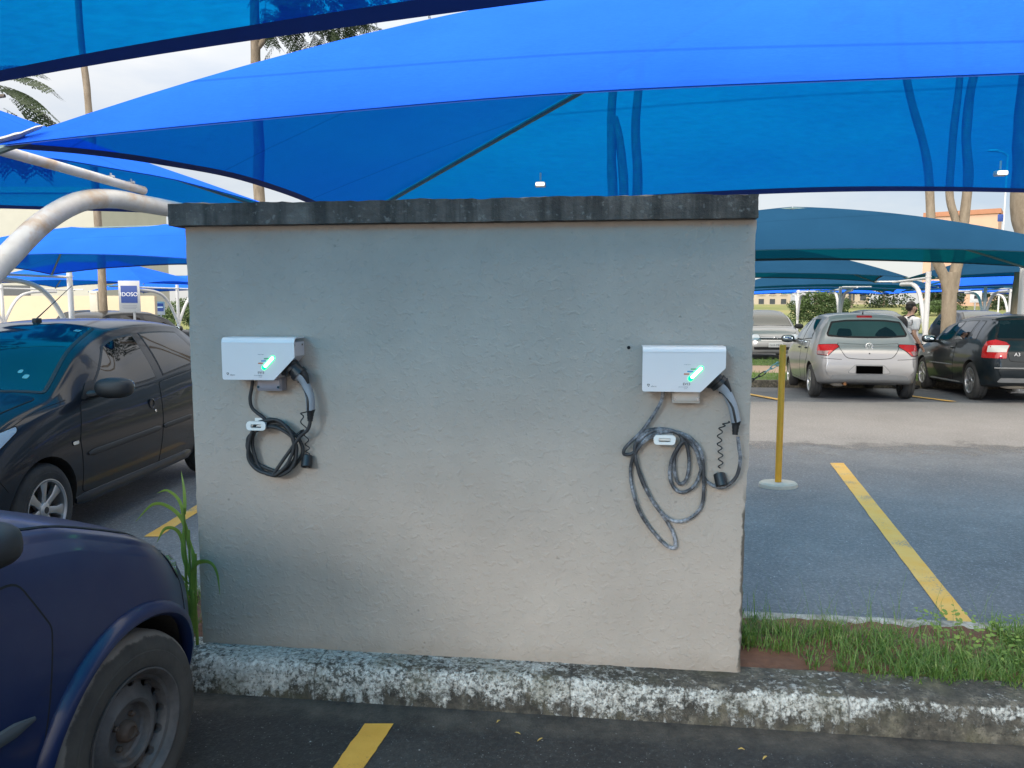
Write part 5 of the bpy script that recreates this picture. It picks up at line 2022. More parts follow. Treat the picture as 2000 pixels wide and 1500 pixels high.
def gol_rear(car):
    RR = ('dir', 180)
    car.patch('rear_window', [(-0.60, 1.035), (-0.30, 1.015), (0.0, 1.01), (0.30, 1.015), (0.60, 1.035), (0.62, 1.08), (0.535, 1.285), (0.30, 1.315), (0, 1.32), (-0.30, 1.315), (-0.535, 1.285), (-0.62, 1.08)], RR, ['glass_green', 'car_gap'], 0.005, 0.030, 0.03, 0.05)
    for sg in (1, -1):
        q = -sg
        car.patch('tail_lamp', [(0.10 * q, 0.735), (0.12 * q, 0.905), (-0.16 * q, 0.915), (-0.235 * q, 0.87), (-0.13 * q, 0.72)], ('dir', 180 - 38 * sg, (-car.L / 2 + 0.10, sg * (car.W / 2 - 0.10), 0)), ['lens_red', 'car_gap'], 0.008, 0.008, 0.025, 0.04)
        car.patch('reversing_lamp', [(0.08 * q, 0.745), (0.085 * q, 0.80), (-0.13 * q, 0.80), (-0.11 * q, 0.735)], ('dir', 180 - 38 * sg, (-car.L / 2 + 0.10, sg * (car.W / 2 - 0.10), 0)), ['lens_smoke'], 0.012, 0, 0.015, 0.04)
    car.gap([(-0.46, 0.93), (-0.45, 0.86), (-0.36, 0.715), (-0.25, 0.68), (0, 0.672), (0.25, 0.68), (0.36, 0.715), (0.45, 0.86), (0.46, 0.93)], RR, 0.005, name='tailgate_gap')
    car.gap([(-0.46, 0.93), (-0.2, 0.915), (0.2, 0.915), (0.46, 0.93)], RR, 0.004, name='tailgate_crease')
    # plate recess and plate
    car.patch('plate_recess', [(-0.36, 0.435), (-0.22, 0.585), (0.22, 0.585), (0.36, 0.435)], RR, [car.paint, 'bumper_grey'], 0.004, 0.012, 0.05, 0.05)
    b = MB()
    c = car.hit(RR, (0, 0.505), 0.02)
    b.box(c + Vector((-0.006, -0.20, -0.062)), c + Vector((0.006, 0.20, 0.062)), 0, 0.002)
    b.build('number_plate', 'plate_black', car.root)
    car.patch('bumper_skirt', [(-0.60, 0.345), (-0.56, 0.41), (-0.40, 0.425), (0.40, 0.425), (0.56, 0.41), (0.60, 0.345)], RR, 'bumper_grey', 0.006, 0, 0.03, 0.05)
    car.gap([(-0.72, 0.685), (-0.60, 0.675), (-0.42, 0.665)], RR, 0.004, name='bumper_gap')
    car.gap([(0.72, 0.685), (0.60, 0.675), (0.42, 0.665)], RR, 0.004, name='bumper_gap')
    car.patch('high_brake_light', [(-0.12, 1.352), (0.12, 1.352), (0.12, 1.376), (-0.12, 1.376)], RR, 'lens_red', 0.012, 0, 0.01, 0.04)
    # round badge: ring with a V over a W
    c = car.hit(RR, (0.0, 0.86), 0.020)
    b = MB()
    rr = 0.056
    b.tube([c + Vector((0, rr * math.cos(a), rr * math.sin(a))) for a in [2 * math.pi * k / 28 for k in range(28)]], 0.0055, 8, True)
    V = lambda y, z: c + Vector((0, y, z))
    b.tube([V(-0.026, 0.047), V(0.0, 0.006), V(0.026, 0.047)], 0.005, 6)
    b.tube([V(-0.047, 0.027), V(-0.020, -0.047), V(0.0, -0.008), V(0.020, -0.047), V(0.047, 0.027)], 0.005, 6)
    b.build('badge', 'chrome', car.root)
    b = MB()
    b.lathe([(0, 0), (0.011, 0), (0.011, 0.006), (0, 0.006)], 12, Matrix.Translation(car.hit(RR, (0, 0.765), 0.001)) @ Matrix.Rotation(math.pi / 2, 4, 'Z'))
    b.build('tailgate_lock', 'car_gap', car.root)
    b = MB()
    b.tube([Vector((-car.L / 2 + 0.30, 0.34, 0.27)), Vector((-car.L / 2 + 0.10, 0.34, 0.26))], 0.026, 14)
    b.build('exhaust_pipe', 'rust', car.root)
    b = MB()
    ellipsoid(b, (-car.L / 2 + 0.40, 0.40, 0.27), (0.16, 0.12, 0.07))
    b.build('silencer', 'old_cement', car.root)
    base = car.hit(('top',), (3.30, 0.0))
    b = MB()
    b.tube([base, base + Vector((-0.02, 0, 0.05))], [0.012, 0.006], 8)
    b.build('aerial', 'car_trim', car.root)


car = Car(gol, 'paint_silver', 'silver hatchback seen from behind with a blacked-out number plate, beside the yellow bollard')
GOL = car
rear_common(car, 'paint_silver')
gol_rear(car)
car.patch('seat_back', [(-0.48, 1.04), (-0.22, 1.04), (-0.24, 1.16), (-0.42, 1.17)], ('dir', 180), 'glass_dark', 0.0058, 0, 0.04, 0.05)
car.patch('seat_back', [(0.10, 1.04), (0.48, 1.04), (0.40, 1.14), (0.30, 1.20), (0.20, 1.15)], ('dir', 180), 'glass_dark', 0.0058, 0, 0.04, 0.05)
car.wheels('cover', inset=0.02)
PG = math.atan(0.03)
car.place((5.91, 13.0), 1, 12.0, -0.017, PG)

# ---- black hatchback with red and white lamps, right edge
sp = hatch_spec(4.15, 1.735, 1.425, 0.86, 2.512, tr=0.315, tw=0.195, rim=0.205, arch=0.345, cowl=1.18, roof=2.05, nose_z=0.70, hood_z=0.98, belt=(0.93, 0.985), hw_roof=0.575, tail_z=1.0, rend=3.62, rear_tuck=0.24, tail_w=0.86)
car = Car(sp, 'paint_dark_teal', 'glossy black hatchback with red and white tail lamps at the right edge')
AUD = car
for sg in (1, -1):
    S = ('side', sg)
    car.patch('door', [(1.38, 0.92), (1.30, 0.66), (1.33, 0.30), (2.55, 0.28), (2.66, 0.94)], S, ['paint_dark_teal', 'car_gap'], 0.003, 0.006, 0.05, 0.07)
    side_glass(car, sg, 1.46, 1.95, 2.32, 2.42, 'glass_dark')
    side_glass(car, sg, 2.40, 2.50, 3.06, 3.04, 'glass_dark')
    side_glass(car, sg, 3.15, 3.13, 3.45, 3.32, 'glass_dark')
    P = [car.hit(S, (1.34 + 1.25 * k / 16, 0.545), 0.006) for k in range(17)]
    b = MB()
    b.tube(P, [(0.004, 0.003)] + [(0.012, 0.008)] * 15 + [(0.006, 0.003)], 8, flat=(0, 0, 1))
    b.build('side_moulding', 'bumper_grey', car.root)
    P = [car.hit(S, (1.30 + 1.55 * k / 16, 0.255), 0.004) for k in range(17)]
    b = MB()
    b.tube(P, [(0.004, 0.003)] + [(0.014, 0.010)] * 15 + [(0.006, 0.003)], 8, flat=(0, 0, 1))
    b.build('sill', 'bumper_grey', car.root)
    c = car.hit(S, (2.50, 0.84), 0.014)
    b = MB()
    ellipsoid(b, c, (0.085, 0.02, 0.018))
    b.build('door_handle', 'paint_dark_teal', car.root)
    car.patch('fuel_flap', [(3.52, 0.80), (3.66, 0.80), (3.66, 0.93), (3.52, 0.93)], S, ['paint_dark_teal', 'car_gap'], 0.004, 0.005, 0.05, 0.04) if sg < 0 else None
    add_mirror(car, 1.52, 0.96, sg, 'car_trim', (0.075, 0.12, 0.075), 0.15)
    car.patch('side_repeater', [(1.20, 0.70), (1.26, 0.70), (1.26, 0.73), (1.20, 0.73)], S, 'reflector', 0.005, 0, 0.01, 0.03)
    q = -sg
    D = ('dir', 180 - 36 * sg, (-car.L / 2 + 0.12, sg * (car.W / 2 - 0.12), 0))
    car.patch('tail_lamp', [(0.20 * q, 0.70), (0.20 * q, 0.86), (0.14 * q, 0.97), (0.02 * q, 1.0), (-0.12 * q, 0.96), (-0.19 * q, 0.90), (-0.19 * q, 0.70)], D, ['lens_red', 'car_gap'], 0.008, 0.006, 0.02, 0.04)
    car.patch('reversing_lamp', [(0.10 * q, 0.80), (0.09 * q, 0.90), (-0.175 * q, 0.90), (-0.175 * q, 0.80)], D, ['lens_white'], 0.012, 0, 0.012, 0.04)
RR = ('dir', 180)
windscreen(car, 'glass_green')
car.patch('rear_window', [(-0.66, 0.985), (0.66, 0.985), (0.68, 1.03), (0.575, 1.33), (0, 1.355), (-0.575, 1.33), (-0.68, 1.03)], RR, ['glass_dark', 'car_gap'], 0.005, 0.03, 0.03, 0.06)
car.gap([(-0.58, 0.93), (-0.56, 0.72), (-0.48, 0.66), (0, 0.655), (0.48, 0.66), (0.56, 0.72), (0.58, 0.93)], RR, 0.005, name='tailgate_gap')
P = [car.hit(RR, (-0.74 + 1.48 * k / 20, 0.555), 0.006) for k in range(21)]
b = MB()
b.tube([p for p in P if p], 0.012, 8)
b.build('bumper_strip', 'bumper_grey', car.root)
car.patch('bumper_skirt', [(-0.70, 0.33), (-0.66, 0.40), (0.66, 0.40), (0.70, 0.33)], RR, 'bumper_grey', 0.006, 0, 0.02, 0.06)
c = car.hit(RR, (0, 0.82), 0.012)
b = MB()
b.box(c + Vector((-0.006, -0.27, -0.075)), c + Vector((0.004, 0.27, 0.075)), 0, 0.003)
o = b.build('number_plate', 'plate_grey', car.root)
b = MB()
P = [car.hit(RR, (-0.30 + 0.6 * k / 8, 0.91), 0.01) for k in range(9)]
b.tube(P, 0.016, 8)
b.build('tailgate_grip', 'car_trim', car.root)
c = car.hit(RR, (-0.44, 0.745), 0.006)
text_obj('model_badge', 'A3', 0.075, 'chrome', car.root, Matrix.Translation(c) @ Matrix.Rotation(-math.pi / 2, 4, 'Z') @ FRONT @ Matrix.Translation((-0.05, 0, 0)), 0.004)
b = MB()
b.tube([Vector((-car.L / 2 + 0.34, 0.3, 0.27)), Vector((-car.L / 2 + 0.34, -0.3, 0.27))], [0.02, 0.02], 10)
ellipsoid(b, (-car.L / 2 + 0.36, 0.36, 0.28), (0.14, 0.2, 0.07))
b.build('silencer', 'old_cement', car.root)
base = car.hit(('top',), (3.5, 0.0))
b = MB()
b.tube([base, base + Vector((0.0, 0, 0.05)), base + Vector((-0.25, 0, 0.26))], [0.014, 0.007, 0.003], 8)
b.build('aerial', 'car_trim', car.root)
car.wheels('alloy', inset=0.02)
car.place((7.62 + 0.83, 12.72 - 0.16), 1, 12.0, -0.012, PG)

# ---- silver saloon facing us across the median
car = Car(gol, 'paint_silver', 'silver car seen from the front across the grass, standing left of the silver hatchback')
rear_common(car, 'paint_silver')
FR = ('dir', 0)
car.patch('grille', [(-0.40, 0.60), (0.40, 0.60), (0.46, 0.675), (-0.46, 0.675)], FR, ['car_gap', 'chrome'], 0.006, 0.008, 0.02, 0.04)
for z in (0.632,):
    P = [car.hit(FR, (-0.42 + 0.84 * k / 12, z), 0.01) for k in range(13)]
    b = MB()
    b.tube(P, 0.007, 6)
    b.build('grille_bar', 'chrome', car.root)
car.patch('lower_grille', [(-0.58, 0.335), (0.58, 0.335), (0.60, 0.42), (-0.60, 0.42)], FR, ['car_gap', 'car_trim'], 0.006, 0.012, 0.02, 0.05)
for sg in (1, -1):
    car.patch('headlight', [(0.03 * sg, 0.60), (-0.22 * sg, 0.60), (-0.26 * sg, 0.66), (-0.10 * sg, 0.755), (0.10 * sg, 0.775), (0.13 * sg, 0.70)], ('dir', 38 * sg, (car.L / 2 - 0.12, sg * (car.W / 2 - 0.13), 0)), ['lens_head', 'car_gap'], 0.007, 0.006, 0.03, 0.04)
c = car.hit(FR, (0, 0.645), 0.014)
b = MB()
b.tube([c + Vector((0, 0.052 * math.cos(a), 0.052 * math.sin(a))) for a in [2 * math.pi * k / 24 for k in range(24)]], 0.007, 8, True)
V = lambda y, z: c + Vector((0, y, z))
b.tube([V(-0.022, 0.045), V(0.0, 0.005), V(0.022, 0.045)], 0.006, 6)
b.tube([V(-0.042, 0.025), V(-0.018, -0.042), V(0.0, -0.008), V(0.018, -0.042), V(0.042, 0.025)], 0.006, 6)
b.build('badge', 'chrome', car.root)
c = car.hit(FR, (0, 0.47), 0.02)
b = MB()
b.box(c + Vector((-0.006, -0.20, -0.062)), c + Vector((0.006, 0.20, 0.062)), 0, 0.002)
o = b.build('number_plate', 'plate_grey', car.root)
text_obj('plate_text', 'GUI-2973', 0.085, 'ink', o, Matrix.Translation(c + Vector((0.0075, 0, -0.028))) @ Matrix.Rotation(math.pi / 2, 4, 'Z') @ FRONT, 0.001, 'CENTER')
car.patch('bonnet', [(0.14, 0.0), (0.17, 0.45), (0.50, 0.66), (1.02, 0.68), (1.045, 0.0), (1.02, -0.68), (0.50, -0.66), (0.17, -0.45)], ('top',), ['paint_silver', 'car_gap'], 0.004, 0.007, 0.06, 0.07)
car.wheels('cover', inset=0.02)
car.place((7.60, 22.6), 0, 188.0, -0.04)
SILVER2 = car

# ---- more distant cars
spd = gol


def far_car(paint_, label, xy, heading, z=-0.04, which=0):
    c = Car(spd, paint_, label)
    for sg in (1, -1):
        side_glass(c, sg, 1.34, 1.82, 2.30, 2.28)
        side_glass(c, sg, 2.40, 2.38, 3.14, 2.98)
        add_mirror(c, 1.36, 0.95, sg, 'car_trim', (0.075, 0.125, 0.075), 0.15)
        c.patch('headlight', [(0.03 * sg, 0.60), (-0.22 * sg, 0.60), (-0.26 * sg, 0.66), (-0.10 * sg, 0.755), (0.10 * sg, 0.775), (0.13 * sg, 0.70)], ('dir', 38 * sg, (c.L / 2 - 0.12, sg * (c.W / 2 - 0.13), 0)), ['lens_head', 'car_gap'], 0.007, 0.006, 0.03, 0.06)
        c.patch('tail_lamp', [(-0.10 * sg, 0.735), (-0.12 * sg, 0.905), (0.16 * sg, 0.915), (0.13 * sg, 0.72)], ('dir', 180 - 38 * sg, (-c.L / 2 + 0.10, sg * (c.W / 2 - 0.10), 0)), ['lens_red'], 0.008, 0, 0.02, 0.06)
    windscreen(c, 'glass_green')
    c.patch('rear_window', [(-0.58, 1.04), (0.58, 1.04), (0.53, 1.30), (-0.53, 1.30)], ('dir', 180), ['glass_dark', 'car_trim'], 0.004, 0.02, 0.04)
    c.patch('lower_grille', [(-0.58, 0.335), (0.58, 0.335), (0.60, 0.42), (-0.60, 0.42)], FR, ['car_gap'], 0.006, 0, 0.02, 0.06)
    c.wheels('cover', inset=0.02)
    c.place(xy, which, heading, z)
    return c


far_car('paint_graphite', 'grey car whose roof shows above the silver hatchback seen from behind', (11.6, 23.8), 192)
far_car('paint_black_green', 'dark car facing us just behind the walking person', (13.4, 21.3), 190)
far_car('paint_dark_teal', 'dark green car facing us between the white post and the forked tree trunk', (14.0, 19.6), 195)
far_car('paint_graphite', 'dark grey car with pale roof right of the tree trunk, above the black hatchback', (15.4, 20.6), 193)
far_car('paint_black_green', 'black car far behind the forked tree trunk', (20.4, 29.5), 12)
far_car('paint_cyan', 'light blue car far off at the right edge behind the thick post', (27.6, 34.8), 12)
far_car('paint_dark_teal', 'dark teal car far behind the left side of the charger wall', (-11.6, 24.5), 100)
far_car('paint_black_green', 'black car beside the distant post, peeping past the wall on the left', (-9.6, 21.5), 20)

# ------------------------------------------------------------------ terrain and far setting
b = MB()
nx, ny = 90, 26
vs, fs = [], []
for i in range(nx + 1):
    for j in range(ny + 1):
        x = -40 + 260 * i / nx
        y = 44 + 150 * (j / ny) ** 1.3
        t = max(0.0, min(1.0, (y - 44) / 48))
        vs.append((x + 0.25 * (y - 44), y, -0.03 + 1.75 * t * t * (3 - 2 * t) + 0.15 * t * noise.noise((x * 0.06, y * 0.06, 0)) + 0.06 * noise.noise((x * 0.4, y * 0.4, 2)) * min(1, t * 6)))
for i in range(nx):
    for j in range(ny):
        a = i * (ny + 1) + j
        fs.append((a, a + ny + 1, a + ny + 2, a + 1))
b.add(vs, fs)
tag(b.build('grass_field', 'field_grass'), kind='structure')


def strip_island(name, pts_front, pts_back, zt, m):
    b = MB()
    n = len(pts_front)
    vs, fs = [], []
    for (f, k) in zip(pts_front, pts_back):
        gf, gb = ground_z(f[1]), ground_z(k[1])
        vs += [(f[0], f[1], gf - 0.02), (f[0], f[1] + 0.01, gf + zt), (k[0], k[1] - 0.01, gb + zt), (k[0], k[1], gb - 0.02)]
    for i in range(n - 1):
        for q in range(3):
            fs.append((i * 4 + q, i * 4 + 4 + q, i * 4 + 5 + q, i * 4 + 1 + q))
    b.add(vs, fs)
    o = b.build(name, m, smooth=False)
    o['kind'] = 'structure'
    return o


def medline(x, d0):
    return d0 - 0.09 * (x - 4.6)


xs = [-34 + 4 * i for i in range(20)]
strip_island('kerb', [(x, medline(x, 15.55)) for x in xs], [(x, medline(x, 15.72)) for x in xs], 0.13, 'kerb_concrete')
strip_island('lawn', [(x, medline(x, 15.73)) for x in xs], [(x, medline(x, 17.3)) for x in xs], 0.125, 'lawn')
strip_island('dirt_path', [(x, medline(x, 17.3)) for x in xs], [(x, medline(x, 19.3)) for x in xs], 0.115, 'dirt_path')
strip_island('lawn', [(x, medline(x, 19.3)) for x in xs], [(x, medline(x, 21.2)) for x in xs], 0.125, 'lawn')


def wall_building(name, x0, x1, y0, y1, z0, z1, m, label, cat='building', windows=None, roof=None, rz=0):
    root = empty(name, ((x0 + x1) / 2, (y0 + y1) / 2, z0), rz, label, cat)
    hx, hy, h = (x1 - x0) / 2, (y1 - y0) / 2, z1 - z0
    b = MB()
    b.box((-hx, -hy, -0.3), (hx, hy, h))
    b.build('wall', m, root, smooth=False)
    if roof:
        b = MB()
        b.box((-hx - 0.2, -hy - 0.2, h + 0.003), (hx + 0.2, hy + 0.2, h + roof[0]))
        b.build('roof', roof[1], root, smooth=False)
    for (wx, wz, ww, wh) in windows or []:
        b = MB()
        b.box((-hx + wx, -hy - 0.05, wz), (-hx + wx + ww, -hy + 0.05, wz + wh))
        b.box((-hx + wx - 0.12, -hy - 0.12, wz - 0.12), (-hx + wx + ww + 0.12, -hy - 0.003, wz - 0.002), 1)
        b.build('window', ['window_dark', m], root, smooth=False)
    return root


w = wall_building('boundary_wall', -44, -16.2, 35, 35.25, -0.05, 2.0, 'beige_render', 'long low beige boundary wall beyond the parked cars on the left', 'wall')
wall_building('concrete_building', -75, -37.2, 70, 84, 0, 11.6, 'grey_render', 'large pale concrete building far behind the canopies on the left', windows=[(4 + 5 * k, 2 + 3.4 * j, 2.4, 1.4) for k in range(6) for j in range(2)], roof=(0.5, 'grey_render'))
wall_building('apartment_building', 46.9, 53.8, 84, 90, 0, 11.3, 'pink_render', 'distant orange pink building right of the tree stems, upper floor above the teal canopy', windows=[(0.8 + 2.2 * k, 2 + 3.1 * j, 1.2, 1.3) for k in range(3) for j in range(3)], roof=(0.5, 'roof_tile'), rz=R(-35))
wall_building('cream_house', 32.5, 37.5, 104, 110, 1.4, 4.3, 'cream_render', 'small distant cream house above the silver car seen from the front', windows=[(0.7 + 1.5 * k, 0.4 + 1.3 * j, 0.7, 0.7) for k in range(3) for j in range(2)], roof=(0.35, 'roof_tile'))
wall_building('cream_house', 38.6, 43.0, 93, 99, 1.3, 3.7, 'cream_render', 'distant yellowish house beyond the field, above the silver hatchback roof', windows=[(0.5 + 1.4 * k, 0.9, 0.7, 0.8) for k in range(3)], roof=(0.3, 'sign_white'))
# mast with small blue sign
root = empty('lamp_post', (37.8, 60, 0), 0, 'tall thin lamp post with small blue sign right of the tree stems', 'lamp post')
b = MB()
b.tube([(0, 0, 0), (0, 0, 13)], 0.06, 10)
b.build('pole', 'white_metal', root)
b = MB()
b.box((-0.5, -0.06, 8.0), (-0.08, 0.0, 8.55), 0, 0.02)
b.build('sign_panel', 'sign_blue', root)
b = MB()
b.tube([(0, 0, 12.9), (-0.5, -0.2, 13.15), (-1.3, -0.5, 13.2)], 0.07, 8)
ellipsoid(b, (-1.5, -0.6, 13.2), (0.4, 0.2, 0.09))
b.build('lamp_head', 'white_metal', root)


# ------------------------------------------------------------------ trees
def leaf_clump(b, c, r, n, size, rng, mi=0, droop=0.3):
    for _ in range(n):
        while True:
            p = Vector((rng.uniform(-1, 1), rng.uniform(-1, 1), rng.uniform(-1, 1)))
            if p.length < 1:
                break
        p = Vector(c) + Vector((p.x * r[0], p.y * r[1], p.z * r[2]))
        a = Vector((rng.uniform(-1, 1), rng.uniform(-1, 1), rng.uniform(-0.6, 0.6) - droop)).normalized()
        s = a.cross(Vector((rng.uniform(-1, 1), rng.uniform(-1, 1), rng.uniform(-1, 1)))).normalized()
        L = size * rng.uniform(0.6, 1.3)
        w = L * 0.34
        b.add([p, p + a * L * 0.5 + s * w, p + a * L, p + a * L * 0.5 - s * w], [(0, 1, 2, 3)], mi)


def tree(loc, limbs, clumps, label, leaf='leaf_dark', leaf_size=0.3, seed=1, group=None, name='tree', fronds=None):
    rng = random.Random(seed)
    root = empty(name, loc, 0, label, 'tree', group)
    b = MB()
    for (pts, r0, r1) in limbs:
        P = catmull(pts, 6)
        n = len(P)
        P = [p + Vector((noise.noise(p * 0.9 + Vector((seed, 0, 0))), noise.noise(p * 0.9 + Vector((0, seed, 5))), 0)) * r0 * 0.35 for p in P]
        rr = [(r0 + (r1 - r0) * i / (n - 1)) * (1 + 0.10 * noise.noise(P[i] * 2.2)) for i in range(n)]
        if pts[0][2] < 0.05:
            rr[0] *= 1.35
            rr[1] *= 1.15
        b.tube(P, rr, 14)
    b.build('trunk', 'bark', root, angle=60)
    if clumps:
        b = MB()
        for (c, r, n) in clumps:
            leaf_clump(b, c, r, n, leaf_size, rng)
        b.build('crown', leaf, root, smooth=False)
    if fronds:
        b = MB()
        for (p, d, L, n) in fronds:
            frond(b, Vector(p), Vector(d), L, n, rng)
        b.build('foliage', leaf, root, smooth=False)
    return root


def frond(b, p, d, L, n, rng):
    """compound leaf: drooping rib with rows of narrow leaflets"""
    d = d.normalized()
    side = d.cross(Vector((0, 0, 1))).normalized()
    side = (side + Vector((0, 0, rng.uniform(-0.5, 0.5)))).normalized()
    pts = []
    q = p.copy()
    dd = d.copy()
    for i in range(n + 1):
        pts.append(q.copy())
        q += dd * (L / n)
        dd = (dd + Vector((0, 0, -0.75 / n))).normalized()
    for i in range(n):
        a, c = pts[i], pts[i + 1]
        w = 0.006
        b.add([a - side * w, a + side * w, c + side * w, c - side * w], [(0, 1, 2, 3)])
        t = i / n
        ll = L * 0.24 * math.sin(math.pi * min(1, 0.18 + 0.82 * (1 - t) ** 0.7)) + 0.02
        for s in (1, -1):
            e = (side * s + dd * 0.35 + Vector((0, 0, -0.35 - 0.2 * rng.random()))).normalized()
            k = 6
            for m in range(k):
                r0 = a.lerp(c, rng.random() * 0.4) + e * (ll * m / k)
                for s2 in (1, -1):
                    f = (e * 0.5 + dd * s2).normalized()
                    l2 = ll * 0.30
                    o = e * (l2 * 0.6)
                    b.add([r0, r0 + f * l2 * 0.5 + o * 0.5, r0 + f * l2, r0 + f * l2 * 0.5 - o * 0.5], [(0, 1, 2, 3)])


def crown_over(rng, c, r, k, n):
    out = []
    for _ in range(k):
        a = rng.uniform(0, 2 * math.pi)
        q = math.sqrt(rng.random())
        out.append(((c[0] + r[0] * q * math.cos(a), c[1] + r[1] * q * math.sin(a), c[2] + rng.uniform(-1, 1) * r[2]), (rng.uniform(.5, 1.0), rng.uniform(.5, 1.0), rng.uniform(.25, .5)), n))
    return out


rg = random.Random(3)
# forked tree beside the white post
tree((9.95, 17.6, -0.1), [([(0, 0, 0), (0.02, 0, 1.0), (0.0, 0, 1.9), (0.02, 0, 2.4)], 0.150, 0.155),
                          ([(-0.03, 0, 1.95), (-0.14, 0, 2.3), (-0.36, 0, 2.72), (-0.50, 0, 3.3), (-0.56, 0, 4.3), (-0.75, 0.1, 5.4), (-1.15, 0.1, 6.6), (-1.5, 0.2, 8.5)], 0.115, 0.075),
                          ([(0.05, 0, 1.95), (0.12, 0, 2.4), (0.21, 0, 2.8), (0.26, 0, 3.5), (0.28, 0, 4.4), (0.22, 0.1, 5.6), (0.35, 0.1, 7.0), (0.9, 0.2, 9.0)], 0.13, 0.085),
                          ([(0.20, 0.02, 2.8), (0.10, 0.05, 3.5), (-0.06, 0.1, 4.2), (-0.02, 0.15, 5.6), (0.05, 0.2, 7.0), (-0.3, 0.3, 8.8)], 0.09, 0.07)],
     crown_over(rg, (0, 0, 9.6), (3.4, 3.0, 1.0), 26, 60), 'forked grey tree trunk between the white post and the black hatchback', seed=4)
tree((13.35, 20.2, -0.05), [([(0, 0, 0), (0.0, 0, 1.5), (-0.02, 0, 3.2), (-0.22, 0, 4.0), (-0.30, 0, 5.4), (-0.35, 0, 7.0), (-0.1, 0, 9.2)], 0.26, 0.14), ([(0.05, 0, 3.1), (0.45, 0, 4.2), (0.8, 0, 6.0), (1.6, 0, 8.6)], 0.20, 0.08)],
     crown_over(rg, (0.4, 0, 9.8), (3.2, 3.0, 1.0), 22, 60), 'thick tree trunk at the right edge behind the teal canopy', seed=9)
tree((3.45, 24.5, -0.04), [([(-0.22, 0, 0), (-0.25, 0, 2.5), (-0.30, 0, 5.2), (-0.38, 0, 7.0), (-0.36, 0, 9.5), (-0.9, 0, 12)], 0.19, 0.10), ([(0.06, 0, 0), (0.08, 0, 2.6), (0.05, 0, 5.2), (-0.10, 0, 6.6), (-0.28, 0, 7.4)], 0.17, 0.12), ([(0.42, 0.2, 0), (0.46, 0.2, 3), (0.50, 0.2, 5.5), (0.46, 0.2, 8.5), (0.8, 0.2, 12)], 0.19, 0.11)],
     crown_over(rg, (0, 0, 12.5), (3.6, 3.0, 1.0), 22, 60), 'cluster of three slim trunks rising behind the top of the charger wall', seed=12)
tree((-10.35, 19.6, -0.05), [([(0, 0, 0), (-0.02, 0, 2.0), (-0.05, 0, 4.0), (-0.10, 0, 6.0), (-0.22, 0, 8.0), (-0.30, 0, 10.5)], 0.105, 0.07)],
     crown_over(rg, (-0.3, 0, 11.2), (2.4, 2.2, 0.8), 16, 60), 'thin pale tree trunk rising past the canopies at the left, beside the elder sign', seed=15)
fr = []
for k in range(150):
    fr.append(((0.2 + 2.7 * rg.random() ** 0.8, rg.uniform(-1.2, 1.2), 9.6 + rg.uniform(-0.7, 0.8)), (rg.uniform(-0.5, 1), rg.uniform(-0.8, 0.8), rg.uniform(-0.5, 0.25)), rg.uniform(0.7, 1.2), 9))
for k in range(40):
    fr.append(((3.0 + 2.0 * rg.random(), rg.uniform(-0.8, 0.8), 10.5 + rg.uniform(-0.2, 0.7)), (rg.uniform(-0.5, 1), rg.uniform(-0.8, 0.8), rg.uniform(-0.5, 0.25)), rg.uniform(0.6, 1.0), 8))
tree((-7.1, 22.0, -0.05), [([(0, 0, 0), (0.0, 0, 3.0), (0.02, 0, 6.0), (0.03, 0, 8.5), (0.05, 0, 10.5)], 0.17, 0.12), ([(0.03, 0, 8.6), (0.9, 0, 9.6), (2.0, 0, 10.3), (4.4, 0, 11.2)], 0.08, 0.03)],
     crown_over(rg, (0.8, 0, 11.6), (2.8, 2.2, 0.6), 16, 60), 'tree with dark drooping fronds whose trunk shows between the two blue canopies', seed=18, fronds=fr, leaf_size=0.3)
fr = []
for (dx, dz, vx, vz, L) in ((0.00, 0.42, 1.0, 0.10, 0.78), (-0.05, 0.30, 1.0, -0.05, 0.95), (0.05, 0.22, 0.95, -0.25, 0.95), (-0.02, 0.12, 0.9, -0.5, 0.98), (0.02, 0.05, 0.75, -0.7, 0.95), (-0.1, 0.02, 0.6, -0.95, 0.75), (-0.2, 0.5, 0.9, 0.3, 0.7), (-0.3, 0.1, 0.5, -0.9, 0.6), (-0.35, 0.35, 0.8, 0.1, 0.8), (-0.5, 0.2, 0.3, -0.6, 0.7), (-0.6, 0.4, -0.5, -0.2, 0.8)):
    fr.append(((1.55 + dx, 0.05 * dx, 3.55 + dz), (vx, rg.uniform(-0.5, 0.1), vz), L * 0.92, 15))
tree((-7.05, 8.6, 0), [([(-0.4, 0, 0), (-0.3, 0, 1.5), (-0.1, 0, 2.8), (0.5, 0, 3.5), (1.1, 0, 3.75), (1.55, 0, 3.8)], 0.12, 0.018), ([(0.4, 0, 3.45), (0.3, 0, 4.2), (-0.3, 0, 5.2)], 0.06, 0.03)],
     crown_over(rg, (-0.9, 0, 5.3), (1.0, 1.2, 0.6), 8, 50), 'leafy branch with feathery fronds reaching in at the upper left edge', leaf='leaf_dark', seed=21, fronds=fr, leaf_size=0.25)
